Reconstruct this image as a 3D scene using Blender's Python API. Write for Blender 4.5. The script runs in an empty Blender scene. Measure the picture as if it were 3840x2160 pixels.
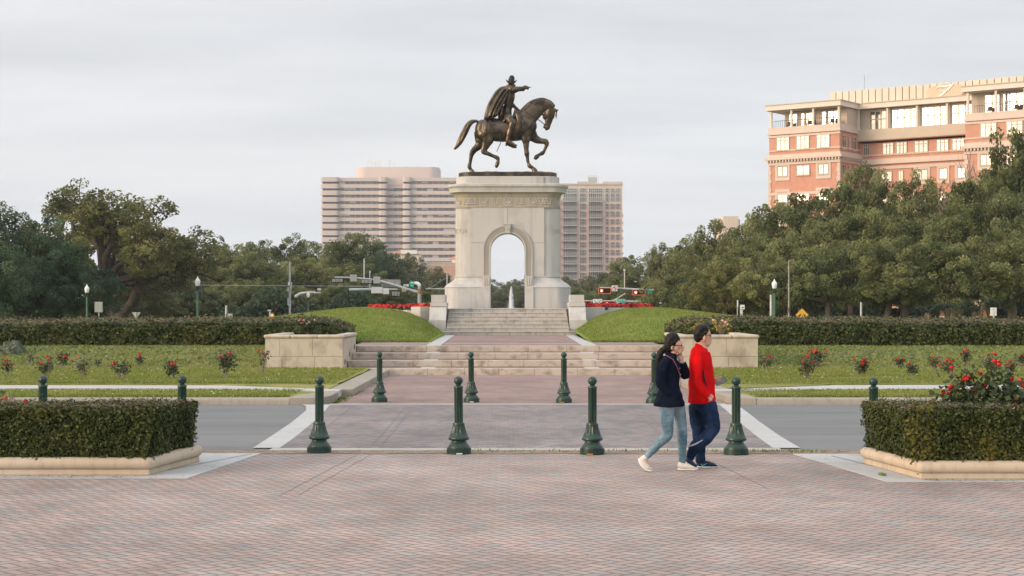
import bpy, bmesh, math, random
import numpy as np
from mathutils import Vector, Matrix, noise as mnoise
sc = bpy.context.scene
col = sc.collection
random.seed(7)
PI = math.pi
H0, F, HY, CX = 1.97, 6000.0, 1146.0, 1904.0      # eye height, focal length, horizon and axis of the survey

def at(px, py, Y):                                  # surveyed direction + distance -> place in the world
    return Vector(((px-CX)*Y/F, Y, H0-(py-HY)*Y/F))
def gx(px, Y): return (px-CX)*Y/F
def gz(py, Y): return H0-(py-HY)*Y/F
def lerp(a, b, t): return a+(b-a)*t
def sst(a, b, x):
    t = min(1, max(0, (x-a)/(b-a))); return t*t*(3-2*t)

# ------------------------------------------------------------------ materials
class NB:
    def __init__(s, m):
        m.use_nodes = True; s.nt = m.node_tree; s.nt.nodes.clear()
    def n(s, t, **k):
        nd = s.nt.nodes.new(t)
        for a, v in k.items():
            if a == 'i':
                for kk, vv in v.items():
                    if isinstance(vv, bpy.types.NodeSocket): s.nt.links.new(vv, nd.inputs[kk])
                    else: nd.inputs[kk].default_value = vv
            else: setattr(nd, a, v)
        return nd
    def m(s, op, a, b=0.0, c=None):
        i = {0: a, 1: b}
        if c is not None: i[2] = c
        return s.n('ShaderNodeMath', operation=op, i=i).outputs[0]
    def mix(s, f, a, b, bt='MIX'):
        nd = s.n('ShaderNodeMix', data_type='RGBA', blend_type=bt)
        for k, v in ((0, f), (6, a), (7, b)):
            if isinstance(v, bpy.types.NodeSocket): s.nt.links.new(v, nd.inputs[k])
            else: nd.inputs[k].default_value = (tuple(v)+(1,))[:4] if k else v
        return nd.outputs[2]
    def ramp(s, f, pts):
        nd = s.n('ShaderNodeValToRGB', i={0: f}); e = nd.color_ramp.elements
        while len(e) < len(pts): e.new(0.5)
        for q, (p, c) in zip(e, pts):
            q.position = p; q.color = (c, c, c, 1) if isinstance(c, (int, float)) else (tuple(c)+(1,))[:4]
        return nd.outputs[0]
    def noise(s, vec, scale, detail=4, rough=.55, out=0):
        i = {'Scale': scale, 'Detail': detail, 'Roughness': rough}
        if vec is not None: i['Vector'] = vec
        return s.n('ShaderNodeTexNoise', i=i).outputs[out]
    def obj(s): return s.n('ShaderNodeTexCoord').outputs['Object']
    def pos(s): return s.n('ShaderNodeNewGeometry').outputs['Position']
    def mapv(s, v, sc_=(1, 1, 1), rot=(0, 0, 0), loc=(0, 0, 0)):
        return s.n('ShaderNodeMapping', i={'Vector': v, 'Scale': sc_, 'Rotation': rot, 'Location': loc}).outputs[0]
    def bump(s, h, strength=.3, dist=.02):
        return s.n('ShaderNodeBump', i={'Height': h, 'Strength': strength, 'Distance': dist}).outputs[0]
    def out(s, colr, rough=.7, metal=0, normal=None, transl=0, spec=.3, emis=None, es=0, alpha=None):
        p = s.n('ShaderNodeBsdfPrincipled')
        def st(k, v):
            if isinstance(v, bpy.types.NodeSocket): s.nt.links.new(v, p.inputs[k])
            elif isinstance(v, (tuple, list)): p.inputs[k].default_value = (tuple(v)+(1,))[:4]
            else: p.inputs[k].default_value = v
        st('Base Color', colr); st('Roughness', rough); st('Metallic', metal); st('Specular IOR Level', spec)
        if normal is not None: st('Normal', normal)
        if emis is not None: st('Emission Color', emis); st('Emission Strength', es)
        if alpha is not None: st('Alpha', alpha)
        o = s.n('ShaderNodeOutputMaterial'); r = p.outputs[0]
        if transl:
            t = s.n('ShaderNodeBsdfTranslucent')
            if isinstance(colr, bpy.types.NodeSocket): s.nt.links.new(colr, t.inputs[0])
            else: t.inputs[0].default_value = (tuple(colr)+(1,))[:4]
            r = s.n('ShaderNodeMixShader', i={0: transl, 1: r, 2: t.outputs[0]}).outputs[0]
        s.nt.links.new(r, o.inputs[0])

def newmat(name):
    m = bpy.data.materials.new(name); return m, NB(m)

def simple(name, c, rough=.6, metal=0, vary=.12, scale=6, bump=0, spec=.3, c2=None, es=0):
    m, b = newmat(name); v = b.pos()
    n1 = b.noise(v, scale, 5)
    dark = tuple(x*(1-vary) for x in c) if c2 is None else c2
    lite = tuple(min(1, x*(1+vary)) for x in c) if c2 is None else c
    cc = b.mix(b.ramp(n1, [(.3, 0), (.7, 1)]), dark, lite)
    b.out(cc, rough, metal, b.bump(n1, bump) if bump else None, spec=spec, emis=c if es else None, es=es)
    return m

def stone(name, c, stain, sc1=1.2, streak=.5, warm=None, bump=.25, rough=.85, vs=(5, 5, .35)):
    """weathered stone: cloudy tone, vertical run-off streaks, fine grain"""
    m, b = newmat(name); v = b.pos()
    big = b.ramp(b.noise(v, sc1*.6, 5, .6), [(.35, 0), (.7, 1)])
    blot = b.ramp(b.noise(b.mapv(v, (1, 1, .8), loc=(3, 7, 1)), sc1*1.7, 6, .65), [(.52, 0), (.72, 1)])
    st = b.ramp(b.noise(b.mapv(v, vs), sc1*1.5, 5, .6), [(.5, 0), (.8, 1)])
    fine = b.noise(v, 60, 3)
    c2 = tuple(x*.8 for x in c) if warm is None else warm
    cc = b.mix(big, c, c2)
    cc = b.mix(b.m('MULTIPLY', blot, streak*.8), cc, stain)
    cc = b.mix(b.m('MULTIPLY', st, streak), cc, stain)
    cc = b.mix(b.m('MULTIPLY', fine, .25), cc, tuple(x*.7 for x in c))
    b.out(cc, rough, 0, b.bump(b.m('ADD', fine, big), bump, .01), spec=.2)
    return m

def herring(name, palette, w=.105, rot=45, mortar=(.25, .22, .2), rough=.8):
    m, b = newmat(name); v = b.pos()
    wob = b.noise(v, 1.3, 2, out=1)
    vv = b.n('ShaderNodeVectorMath', operation='MULTIPLY_ADD', i={0: wob, 1: (.05, .05, 0), 2: v}).outputs[0]
    vv = b.mapv(vv, (1/w, 1/w, 1), (0, 0, math.radians(rot)))
    s = b.n('ShaderNodeSeparateXYZ', i={0: vv}); x, y = s.outputs[0], s.outputs[1]
    i, j = b.m('FLOOR', x), b.m('FLOOR', y); fx, fy = b.m('FRACT', x), b.m('FRACT', y)
    k = b.m('FLOORED_MODULO', b.m('SUBTRACT', i, j), 4.0)
    eq = lambda q: b.m('COMPARE', k, float(q), .1)
    k0, k1, k2, k3 = eq(0), eq(1), eq(2), eq(3)
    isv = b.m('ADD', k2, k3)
    idx = b.m('ADD', b.m('SUBTRACT', i, k1), b.m('MULTIPLY', isv, .37))
    idy = b.m('SUBTRACT', j, k2)
    wn = b.n('ShaderNodeTexWhiteNoise', noise_dimensions='2D', i={'Vector': b.n('ShaderNodeCombineXYZ', i={0: idx, 1: idy}).outputs[0]}).outputs[0]
    # distance to the brick's edges, in brick widths
    dx0, dx1 = fx, b.m('SUBTRACT', 1.0, fx); dy0, dy1 = fy, b.m('SUBTRACT', 1.0, fy)
    big = 5.0
    l = b.m('ADD', dx0, b.m('MULTIPLY', k1, big)); r = b.m('ADD', dx1, b.m('MULTIPLY', k0, big))
    d = b.m('ADD', dy0, b.m('MULTIPLY', k2, big)); u = b.m('ADD', dy1, b.m('MULTIPLY', k3, big))
    e = b.m('MINIMUM', b.m('MINIMUM', l, r), b.m('MINIMUM', d, u))
    joint = b.ramp(e, [(.05, 1), (.15, 0)])
    mean = [sum(c[q] for _, c in palette)/len(palette) for q in range(3)]; palette = [(p, tuple(lerp(c[q], mean[q], .5)*(.955, .945, .94)[q] for q in range(3))) for p, c in palette]
    cc = b.n('ShaderNodeValToRGB', i={0: wn}); cr = cc.color_ramp; cr.interpolation = 'CONSTANT'
    while len(cr.elements) < len(palette): cr.elements.new(.5)
    for q, (p, c) in zip(cr.elements, palette): q.position = p; q.color = tuple(c)+(1,)
    cc = cc.outputs[0]
    cc = b.mix(b.m('MULTIPLY', isv, .38), cc, b.mix(1.0, cc, (.80, .81, .84), 'MULTIPLY'))  # light and shade of alternate brick columns painted in by laying direction
    spots = b.n('ShaderNodeTexVoronoi', i={'Vector': v, 'Scale': 1.7, 'Randomness': 1.0}).outputs['Distance']
    cc = b.mix(b.m('MULTIPLY', b.ramp(spots, [(.022, 1), (.04, 0)]), .45), cc, (.10, .09, .085))
    patch = b.ramp(b.noise(v, .35, 4, .6), [(.35, .78), (.65, 1.1)])
    patch2 = b.ramp(b.noise(b.mapv(v, (1, .6, 1), loc=(9, 2, 0)), 1.6, 5, .65), [(.3, .78), (.7, 1.08)])
    cc = b.mix(1.0, cc, b.mix(1.0, patch, patch2, 'MULTIPLY'), 'MULTIPLY')
    cc = b.mix(b.m('MULTIPLY', joint, .68), cc, mortar)
    grit = b.noise(v, 90, 2)
    cc = b.mix(b.m('MULTIPLY', b.ramp(grit, [(.5, 0), (.7, 1)]), .18), cc, mortar)
    hgt = b.m('ADD', b.m('MULTIPLY', b.m('SUBTRACT', 1.0, joint), 1.0), b.m('MULTIPLY', wn, .35))
    b.out(cc, rough, 0, b.bump(hgt, .5, .006), spec=.25)
    return m

def leafmat(name, a, c, ylw, transl=.38, rough=.55, objvar=.35):
    m, b = newmat(name)
    t = b.n('ShaderNodeAttribute', attribute_name='tint').outputs['Fac']
    rnd = b.n('ShaderNodeObjectInfo').outputs['Random']
    cc = b.mix(t, a, c)
    cc = b.mix(b.m('MULTIPLY', b.ramp(b.noise(b.pos(), .8, 4, .7), [(.5, 0), (.75, 1)]), .75), cc, ylw)
    hs = b.n('ShaderNodeHueSaturation', i={'Hue': b.m('ADD', .5, b.m('MULTIPLY', b.m('SUBTRACT', rnd, .5), -.035*objvar/.35)), 'Saturation': 1.0,
             'Value': b.m('ADD', 1-objvar/2, b.m('MULTIPLY', rnd, objvar)), 'Color': cc}).outputs[0]
    b.out(hs, rough, 0, None, transl, spec=.14)
    return m

M = {}
GRANITE = (.50, .495, .482)
M['granite'] = stone('granite', GRANITE, (.27, .262, .245), .6, .6, warm=(.52, .50, .468))
M['granite_carved'] = stone('granite_carved', (.46, .445, .415), (.25, .235, .205), .8, .5, warm=(.50, .475, .43))
M['frieze_stone_shaded'] = stone('frieze_stone_shaded', (.40, .355, .29), (.22, .19, .15), .8, .5, warm=(.44, .39, .32))  # recessed ground darkened: shade of the relief put into the stone colour
M['granite_step'] = stone('granite_step', (.45, .435, .41), (.17, .155, .13), 1.3, .85, warm=(.52, .49, .44))
M['groove_shade'] = simple('groove_shade', (.25, .225, .185), .9)  # dark colour stands for the shade in the net carving's grooves
M['limestone'] = stone('limestone', (.52, .475, .40), (.22, .185, .15), 1.1, .95, warm=(.50, .425, .33), vs=(1.6, 1, .7))
M['cast_stone'] = stone('cast_stone', (.55, .475, .37), (.31, .25, .18), 1.6, .55, warm=(.50, .40, .285))
M['step_stone'] = stone('step_stone', (.47, .41, .345), (.13, .11, .09), 1.5, .95, warm=(.54, .475, .40), vs=(1.3, 1, 2.2))
M['kerb_stone'] = stone('kerb_stone', (.36, .33, .28), (.17, .15, .12), 1.2, .6)
M['concrete'] = stone('concrete', (.44, .45, .445), (.30, .28, .25), 1.1, .55, warm=(.50, .505, .50), bump=.1)
M['concrete_line'] = stone('concrete_line', (.47, .455, .42), (.34, .31, .26), 1.4, .4)
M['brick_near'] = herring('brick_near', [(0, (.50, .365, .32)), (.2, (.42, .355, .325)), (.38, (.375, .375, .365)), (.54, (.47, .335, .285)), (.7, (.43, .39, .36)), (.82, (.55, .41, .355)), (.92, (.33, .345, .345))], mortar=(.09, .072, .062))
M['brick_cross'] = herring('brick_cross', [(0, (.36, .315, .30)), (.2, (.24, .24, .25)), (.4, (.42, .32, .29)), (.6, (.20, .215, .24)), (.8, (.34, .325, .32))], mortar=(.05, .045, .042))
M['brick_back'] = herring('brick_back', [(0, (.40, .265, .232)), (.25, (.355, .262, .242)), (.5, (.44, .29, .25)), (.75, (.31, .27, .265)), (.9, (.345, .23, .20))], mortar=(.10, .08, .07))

def mk_road():
    m, b = newmat('asphalt'); v = b.pos()
    g = b.noise(v, 45, 3); bg = b.ramp(b.noise(b.mapv(v, (.15, 1, 1)), .9, 5, .6), [(.3, 0), (.7, 1)])
    cc = b.mix(bg, (.15, .156, .16), (.205, .21, .212))
    stn = b.ramp(b.noise(b.mapv(v, (.5, 1.4, 1), loc=(5, 1, 0)), 1.1, 6, .7), [(.55, 0), (.72, 1)]); cc = b.mix(b.m('MULTIPLY', stn, .55), cc, (.075, .078, .08))
    s = b.n('ShaderNodeSeparateXYZ', i={0: v}); wv = b.noise(b.mapv(v, (1, 1, 1)), .8, 3)
    seam = b.m('LESS_THAN', b.m('ABSOLUTE', b.m('ADD', b.m('SUBTRACT', s.outputs[1], 24.6), b.m('MULTIPLY', b.m('SUBTRACT', wv, .5), .12))), .025)
    rough_lane = b.m('LESS_THAN', s.outputs[1], 24.6)
    cc = b.mix(b.m('MULTIPLY', b.m('MULTIPLY', rough_lane, b.ramp(g, [(.45, 0), (.6, 1)])), .5), cc, (.24, .235, .225))
    cc = b.mix(b.m('MULTIPLY', b.ramp(g, [(.4, 0), (.65, 1)]), .3), cc, (.12, .12, .125))
    cc = b.mix(b.m('MULTIPLY', seam, .7), cc, (.07, .07, .07))
    b.out(cc, .82, 0, b.bump(g, .4, .01), spec=.25); return m
M['asphalt'] = mk_road()

def grass_mat(name, a, c, dry, dryamt=.6, bands=True):
    m, b = newmat(name); v = b.pos()
    f = b.noise(b.mapv(v, (1, .5, 1)), 26, 5, .75)
    md = b.noise(b.mapv(v, (.6, 1.6, 1)), 1.6, 6, .65)
    bd = b.noise(b.mapv(v, (.12, 1, 1)), .9, 4, .6)
    cc = b.mix(b.ramp(f, [(.35, 0), (.65, 1)]), a, c)
    dm = b.ramp(b.m('ADD', b.m('MULTIPLY', md, .5), b.m('MULTIPLY', bd, .5)), [(.46, 0), (.62, 1)])
    cc = b.mix(b.m('MULTIPLY', dm, dryamt), cc, dry)
    cc = b.mix(b.m('MULTIPLY', b.ramp(md, [(.3, 1), (.45, 0)]), .4), cc, tuple(x*.55 for x in a))
    b.out(cc, .95, 0, b.bump(f, .9, .04), spec=.1); return m
M['lawn'] = grass_mat('lawn', (.145, .175, .045), (.26, .28, .075), (.42, .36, .18), .78)
M['mound'] = grass_mat('mound', (.115, .18, .028), (.205, .275, .048), (.30, .28, .09), .3)
M['bank'] = grass_mat('bank', (.13, .15, .06), (.235, .24, .09), (.34, .28, .15), .75)
M['field'] = grass_mat('field', (.07, .085, .035), (.12, .125, .05), (.2, .17, .09), .5)
M['soil'] = simple('soil', (.30, .24, .17), .95, vary=.35, scale=5, bump=.5)
M['grit'] = simple('grit', (.34, .265, .20), .95, vary=.3, scale=7, bump=.5, c2=(.15, .115, .085))
M['grass_blade'] = leafmat('grass_blade', (.12, .165, .038), (.26, .30, .075), (.38, .34, .14), .25, .7, 0)
M['leaf_oak'] = leafmat('leaf_oak', (.062, .086, .028), (.285, .31, .125), (.28, .26, .11))
M['leaf_dark'] = leafmat('leaf_dark', (.036, .064, .036), (.125, .185, .095), (.11, .14, .065))
M['leaf_gold'] = leafmat('leaf_gold', (.085, .10, .03), (.31, .30, .11), (.36, .26, .10))
M['leaf_far'] = leafmat('leaf_far', (.085, .105, .055), (.20, .22, .11), (.20, .19, .10))
M['leaf_hedge'] = leafmat('leaf_hedge', (.018, .032, .010), (.13, .15, .04), (.15, .145, .035), .15, .45, 0)
M['leaf_hedge_top'] = leafmat('leaf_hedge_top', (.19, .145, .095), (.32, .245, .165), (.17, .16, .07), .2, .6, 0)
M['leaf_rose'] = leafmat('leaf_rose', (.025, .05, .02), (.085, .115, .05), (.12, .11, .05), .2, .45, .2)
M['leaf_yellow'] = leafmat('leaf_yellow', (.32, .24, .04), (.48, .36, .08), (.3, .2, .06), .25, .5, .1)
M['joint'] = simple('joint', (.21, .18, .165), .95)
M['hedge_core'] = simple('hedge_core', (.016, .02, .009), .95, vary=.5)
M['bark'] = simple('bark', (.12, .098, .078), .95, vary=.35, scale=3, bump=.6)
M['bark_dark'] = simple('bark_dark', (.065, .054, .044), .95, vary=.35, scale=3, bump=.6)
M['bark_pale'] = simple('bark_pale', (.26, .22, .18), .9, vary=.3, scale=3, bump=.4)
M['palm_dead'] = simple('palm_dead', (.34, .20, .10), .85, vary=.3, scale=5)
M['petal_red'] = simple('petal_red', (.58, .014, .018), .6, vary=.3, scale=30)
M['petal_coral'] = simple('petal_coral', (.66, .085, .055), .6, vary=.3, scale=30)
M['petal_pink'] = simple('petal_pink', (.85, .50, .45), .5, vary=.15, scale=30)

def bronze():
    m, b = newmat('bronze'); v = b.pos()
    n1 = b.noise(v, 2.2, 6, .65); n2 = b.noise(b.mapv(v, (4, 4, 1)), 3, 4)
    cc = b.mix(b.ramp(n1, [(.38, 0), (.68, 1)]), (.042, .036, .030), (.16, .12, .082))
    cc = b.mix(b.m('MULTIPLY', b.ramp(n2, [(.55, 0), (.7, 1)]), .35), cc, (.13, .13, .115))
    f = b.noise(v, 16, 4)
    b.out(cc, b.ramp(n1, [(.3, .45), (.7, .28)]), .8, b.bump(f, .35, .03), spec=.5); return m
M['bronze'] = bronze()
M['bronze_dark'] = simple('bronze_dark', (.04, .034, .03), .5, .6, .3, 8)
M['green_paint'] = simple('green_paint', (.010, .038, .026), .36, 0, .3, 5, bump=.05, spec=.5)
M['lamp_green'] = simple('lamp_green', (.05, .125, .085), .5, 0, .2, 3)
M['globe'] = simple('globe', (.74, .77, .8), .25, 0, .05, 4)
M['galv'] = simple('galv', (.42, .45, .47), .45, .3, .15, 2)
M['galv_white'] = simple('galv_white', (.62, .62, .60), .5, .1, .1, 2)
M['rust'] = simple('rust', (.38, .17, .08), .8, 0, .3, 6)
M['sign_white'] = simple('sign_white', (.70, .71, .70), .5, 0, .06, 3)
M['sign_back'] = simple('sign_back', (.42, .43, .41), .5, .2, .08, 3)
M['sign_green'] = simple('sign_green', (.02, .36, .26), .5, 0, .06, 3)
M['sign_yellow'] = simple('sign_yellow', (.80, .42, .05), .5, 0, .08, 5)
M['black'] = simple('black', (.012, .012, .013), .5, 0, .2, 3)
M['signal_back'] = simple('signal_back', (.30, .29, .28), .6, .1, .3, 6)
M['tape_red'] = simple('tape_red', (.90, .22, .12), .5, 0, .08, 4)
M['lens_dark'] = simple('lens_dark', (.05, .012, .012), .3)
M['lens_green'] = simple('lens_green', (.01, .05, .045), .3)
m, b = newmat('lens_lit'); b.out((.9, .2, .12), .4, emis=(1, .30, .2), es=2.2); M['lens_lit'] = m
M['orange_hand'] = m2 = bpy.data.materials.new('orange_lamp'); bb = NB(m2); bb.out((.9, .25, .05), .4, emis=(1, .26, .07), es=1.3)

def glass(name, c, rough=.08, vary=.5, sx=.5):
    m, b = newmat(name); v = b.pos()
    n1 = b.noise(b.mapv(v, (sx, sx, sx)), 1.0, 3)
    cc = b.mix(b.ramp(n1, [(.35, 0), (.65, 1)]), tuple(x*(1-vary) for x in c), c)
    b.out(cc, rough, .2, None, spec=.9); return m
M['glass_dark'] = glass('glass_dark', (.055, .058, .06))
M['glass_office'] = glass('glass_office', (.115, .11, .108), .3, .4, .12)
M['glass_pale'] = simple('glass_pale', (.34, .335, .32), .12, .75, .12, .5, spec=1)
M['glass_curtain'] = simple('glass_curtain', (.20, .19, .165), .16, .5, .5, .7, spec=1)
M['glass_tower'] = glass('glass_tower', (.10, .12, .135), .25, .5, .3)
M['office_panel'] = simple('office_panel', (.55, .475, .435), .8, 0, .05, .08)
M['tower_pink'] = simple('tower_pink', (.58, .43, .375), .8, 0, .08, .3)
M['tower_cream'] = simple('tower_cream', (.58, .50, .44), .8, 0, .06, .3)
M['rail_grey'] = simple('rail_grey', (.40, .38, .37), .7, 0, .1, .5)
M['hotel_brick'] = simple('hotel_brick', (.55, .285, .205), .9, 0, .08, 1.5)
M['hotel_stone'] = stone('hotel_stone', (.66, .555, .47), (.48, .40, .33), .35, .25, warm=(.62, .51, .43))
M['hotel_trim'] = simple('hotel_trim', (.70, .62, .54), .7, 0, .05, .7)
M['hotel_beige'] = simple('hotel_beige', (.52, .44, .35), .8, 0, .06, .6)
M['screen_metal'] = simple('screen_metal', (.58, .51, .42), .6, .1, .08, .5)
M['tile_roof'] = simple('tile_roof', (.42, .19, .13), .8, 0, .25, 2)
M['skin'] = simple('skin', (.56, .33, .235), .5, 0, .08, 20, spec=.4)
M['hair'] = simple('hair', (.008, .007, .0065), .55, 0, .4, 60, spec=.25)
M['jacket_navy'] = simple('jacket_navy', (.006, .010, .022), .9, 0, .4, 9, bump=.6, spec=.05)
M['jacket_red'] = simple('jacket_red', (.60, .004, .006), .9, 0, .2, 7, bump=.6, spec=.08)
M['cloth_white'] = simple('cloth_white', (.65, .65, .68), .8)
M['strap_pink'] = simple('strap_pink', (.36, .10, .10), .7)
M['shoe_white'] = simple('shoe_white', (.62, .58, .52), .7, 0, .12, 20)
M['sole_white'] = simple('sole_white', (.76, .75, .72), .6)
M['shoe_navy'] = simple('shoe_navy', (.015, .025, .06), .7, 0, .2, 20)
M['teal'] = simple('teal', (.03, .5, .55), .5)
M['tablet'] = simple('tablet', (.13, .17, .16), .22, .1, .1, 5, spec=.8)
def denim(name, a, c, sc1):
    m, b = newmat(name); v = b.pos()
    n1 = b.noise(b.mapv(v, (1, 1, .7)), sc1, 4, .6); n2 = b.noise(b.mapv(v, (1, 1, 3)), sc1*3, 4)
    cc = b.mix(b.ramp(n1, [(.38, 0), (.66, 1)]), a, c)
    b.out(cc, .9, 0, b.bump(n2, .7, .03), spec=.1); return m
M['denim'] = denim('denim', (.085, .155, .205), (.27, .37, .42), 5)
M['track_navy'] = denim('track_navy', (.006, .015, .042), (.020, .045, .10), 5)
M['silver'] = simple('silver', (.35, .37, .42), .5)
def water():
    m, b = newmat('water_spray'); b.out((.85, .88, .92), .6, alpha=.8); return m
M['spray'] = water()
M['frond'] = leafmat('frond', (.02, .04, .02), (.06, .08, .035), (.2, .14, .06), .1)

# ------------------------------------------------------------------ mesh building
class MB:
    def __init__(s): s.v = []; s.f = []
    def add(s, vs, fs):
        o = len(s.v); s.v += [tuple(p) for p in vs]; s.f += [tuple(i+o for i in f) for f in fs]; return s
    def box(s, x0, x1, y0, y1, z0, z1):
        return s.add([(x0, y0, z0), (x1, y0, z0), (x1, y1, z0), (x0, y1, z0), (x0, y0, z1), (x1, y0, z1), (x1, y1, z1), (x0, y1, z1)],
                     [(0, 3, 2, 1), (4, 5, 6, 7), (0, 1, 5, 4), (1, 2, 6, 5), (2, 3, 7, 6), (3, 0, 4, 7)])
    def fbox(s, o, u, v, a0, a1, b0, b1, z0, z1):       # box in a rotated frame
        P = lambda a, b_, z: (o[0]+u[0]*a+v[0]*b_, o[1]+u[1]*a+v[1]*b_, z)
        return s.add([P(a0, b0, z0), P(a1, b0, z0), P(a1, b1, z0), P(a0, b1, z0), P(a0, b0, z1), P(a1, b0, z1), P(a1, b1, z1), P(a0, b1, z1)],
                     [(0, 3, 2, 1), (4, 5, 6, 7), (0, 1, 5, 4), (1, 2, 6, 5), (2, 3, 7, 6), (3, 0, 4, 7)])
    def prism(s, poly, z0, z1):                          # poly: ccw list of (x, y); z1 may be a list
        n = len(poly); a = [(x, y, z0) for x, y in poly]; c = [(x, y, z1) for x, y in poly]
        return s.add(a+c, [tuple(range(n-1, -1, -1)), tuple(range(n, 2*n))]+[(i, (i+1) % n, n+(i+1) % n, n+i) for i in range(n)])
    def xprism(s, poly, x0, x1):                         # poly in (y, z) extruded along x
        n = len(poly); a = [(x0, y, z) for y, z in poly]; c = [(x1, y, z) for y, z in poly]
        return s.add(a+c, [tuple(range(n-1, -1, -1)), tuple(range(n, 2*n))]+[(i, (i+1) % n, n+(i+1) % n, n+i) for i in range(n)])
    def yprism(s, poly, y0, y1):                         # poly in (x, z) extruded along y
        n = len(poly); a = [(x, y0, z) for x, z in poly]; c = [(x, y1, z) for x, z in poly]
        return s.add(a+c, [tuple(range(n)), tuple(range(2*n-1, n-1, -1))]+[(i, n+i, n+(i+1) % n, (i+1) % n) for i in range(n)])
    def lathe(s, prof, n=20, c=(0, 0, 0), flute=0, nf=0):
        vs = []; fs = []
        for r, z in prof:
            for k in range(n):
                a = 2*PI*k/n; vs.append((c[0]+r*math.cos(a), c[1]+r*math.sin(a), c[2]+z))
        for j in range(len(prof)-1):
            for k in range(n):
                q = (k+1) % n; fs.append((j*n+k, j*n+q, (j+1)*n+q, (j+1)*n+k))
        if prof[0][0] > 1e-4: fs.append(tuple(range(n-1, -1, -1)))
        if prof[-1][0] > 1e-4: fs.append(tuple((len(prof)-1)*n+k for k in range(n)))
        return s.add(vs, fs)
    def rod(s, p0, p1, r0, r1=None, n=8):
        return s.tube([Vector(p0), Vector(p1)], [r0, r0 if r1 is None else r1], n)
    def tube(s, pts, rad, n=8, side=None, cap=True):
        """rad: numbers or (in-plane, lateral) pairs; side: lateral axis"""
        pts = [Vector(p) for p in pts]; m = len(pts); vs = []; fs = []; up = Vector(side) if side else None; prev = None
        for i in range(m):
            t = (pts[min(i+1, m-1)]-pts[max(i-1, 0)])
            if t.length < 1e-9: t = Vector((0, 0, 1))
            t.normalize()
            if up is not None: b_ = (up-t*up.dot(t))
            else:
                ref = prev if prev is not None else (Vector((0, 0, 1)) if abs(t.z) < .9 else Vector((1, 0, 0)))
                b_ = ref-t*ref.dot(t)
            b_.normalize(); prev = b_; a_ = t.cross(b_)
            r = rad[i]; ra, rb = r if isinstance(r, tuple) else (r, r)
            for k in range(n):
                q = 2*PI*k/n; vs.append(pts[i]+a_*(ra*math.cos(q))+b_*(rb*math.sin(q)))
        for i in range(m-1):
            for k in range(n):
                q = (k+1) % n; fs.append((i*n+k, i*n+q, (i+1)*n+q, (i+1)*n+k))
        if cap: fs += [tuple(range(n-1, -1, -1)), tuple((m-1)*n+k for k in range(n))]
        return s.add(vs, fs)
    def limb(s, pts, rad, n=12, side=(0, 1, 0), steps=6, cap=9):
        """rounded limb: Catmull-Rom through the joints, elliptical sections, domed ends"""
        P = [Vector(p) for p in pts]; R = [Vector(r if isinstance(r, tuple) else (r, r)) for r in rad]
        pp = [P[0]*2-P[1]]+P+[P[-1]*2-P[-2]]; rr = [R[0]]+R+[R[-1]]; op = []; orr = []
        def cr(a, b_, c, d, t): return .5*((2*b_)+(c-a)*t+(2*a-5*b_+4*c-d)*t*t+(3*b_-a-3*c+d)*t**3)
        for i in range(1, len(pp)-2):
            for k in range(steps):
                t = k/steps; op.append(cr(pp[i-1], pp[i], pp[i+1], pp[i+2], t)); orr.append(rr[i].lerp(rr[i+1], t*t*(3-2*t)))
        op.append(P[-1]); orr.append(R[-1])
        def dome(p, r, d): return [(p+d*(min(min(r), cap)*math.sin(a)), r*math.cos(a)) for a in (PI*.42, PI*.32, PI*.2, PI*.1)]
        d0 = (op[0]-op[1]).normalized(); d1 = (op[-1]-op[-2]).normalized()
        h = dome(op[0], orr[0], d0); t_ = dome(op[-1], orr[-1], d1)[::-1]
        allp = [q[0] for q in h]+op+[q[0] for q in t_]; allr = [q[1] for q in h]+orr+[q[1] for q in t_]
        return s.tube(allp, [(max(q[0], 1e-4), max(q[1], 1e-4)) for q in allr], n, side)
    def ball(s, c, r, n=10, m=7, noisy=0):
        rx, ry, rz = r if isinstance(r, tuple) else (r, r, r); vs = [(c[0], c[1], c[2]-rz)]; fs = []
        for i in range(1, m):
            a = -PI/2+PI*i/m
            for k in range(n):
                q = 2*PI*k/n; g = 1+noisy*random.uniform(-1, 1)
                vs.append((c[0]+rx*g*math.cos(a)*math.cos(q), c[1]+ry*g*math.cos(a)*math.sin(q), c[2]+rz*g*math.sin(a)))
        vs.append((c[0], c[1], c[2]+rz)); L = len(vs)-1
        for k in range(n):
            q = (k+1) % n; fs.append((0, 1+q, 1+k)); fs.append((L, L-n+k, L-n+q))
        for i in range(m-2):
            for k in range(n):
                q = (k+1) % n; fs.append((1+i*n+k, 1+i*n+q, 1+(i+1)*n+q, 1+(i+1)*n+k))
        return s.add(vs, fs)
    def quad(s, *p): return s.add(p, [tuple(range(len(p)))])
    def merge(s, o): return s.add(o.v, o.f)

def mkmesh(name, mb, shift=None, smooth=None):
    me = bpy.data.meshes.new(name)
    vs = mb.v if shift is None else [(x-shift[0], y-shift[1], z-shift[2]) for x, y, z in mb.v]
    me.from_pydata(vs, [], mb.f); me.update()
    if smooth is not None:
        me.polygons.foreach_set('use_smooth', [True]*len(me.polygons))
        if smooth < 180: me.set_sharp_from_angle(angle=math.radians(smooth))
    return me

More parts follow.
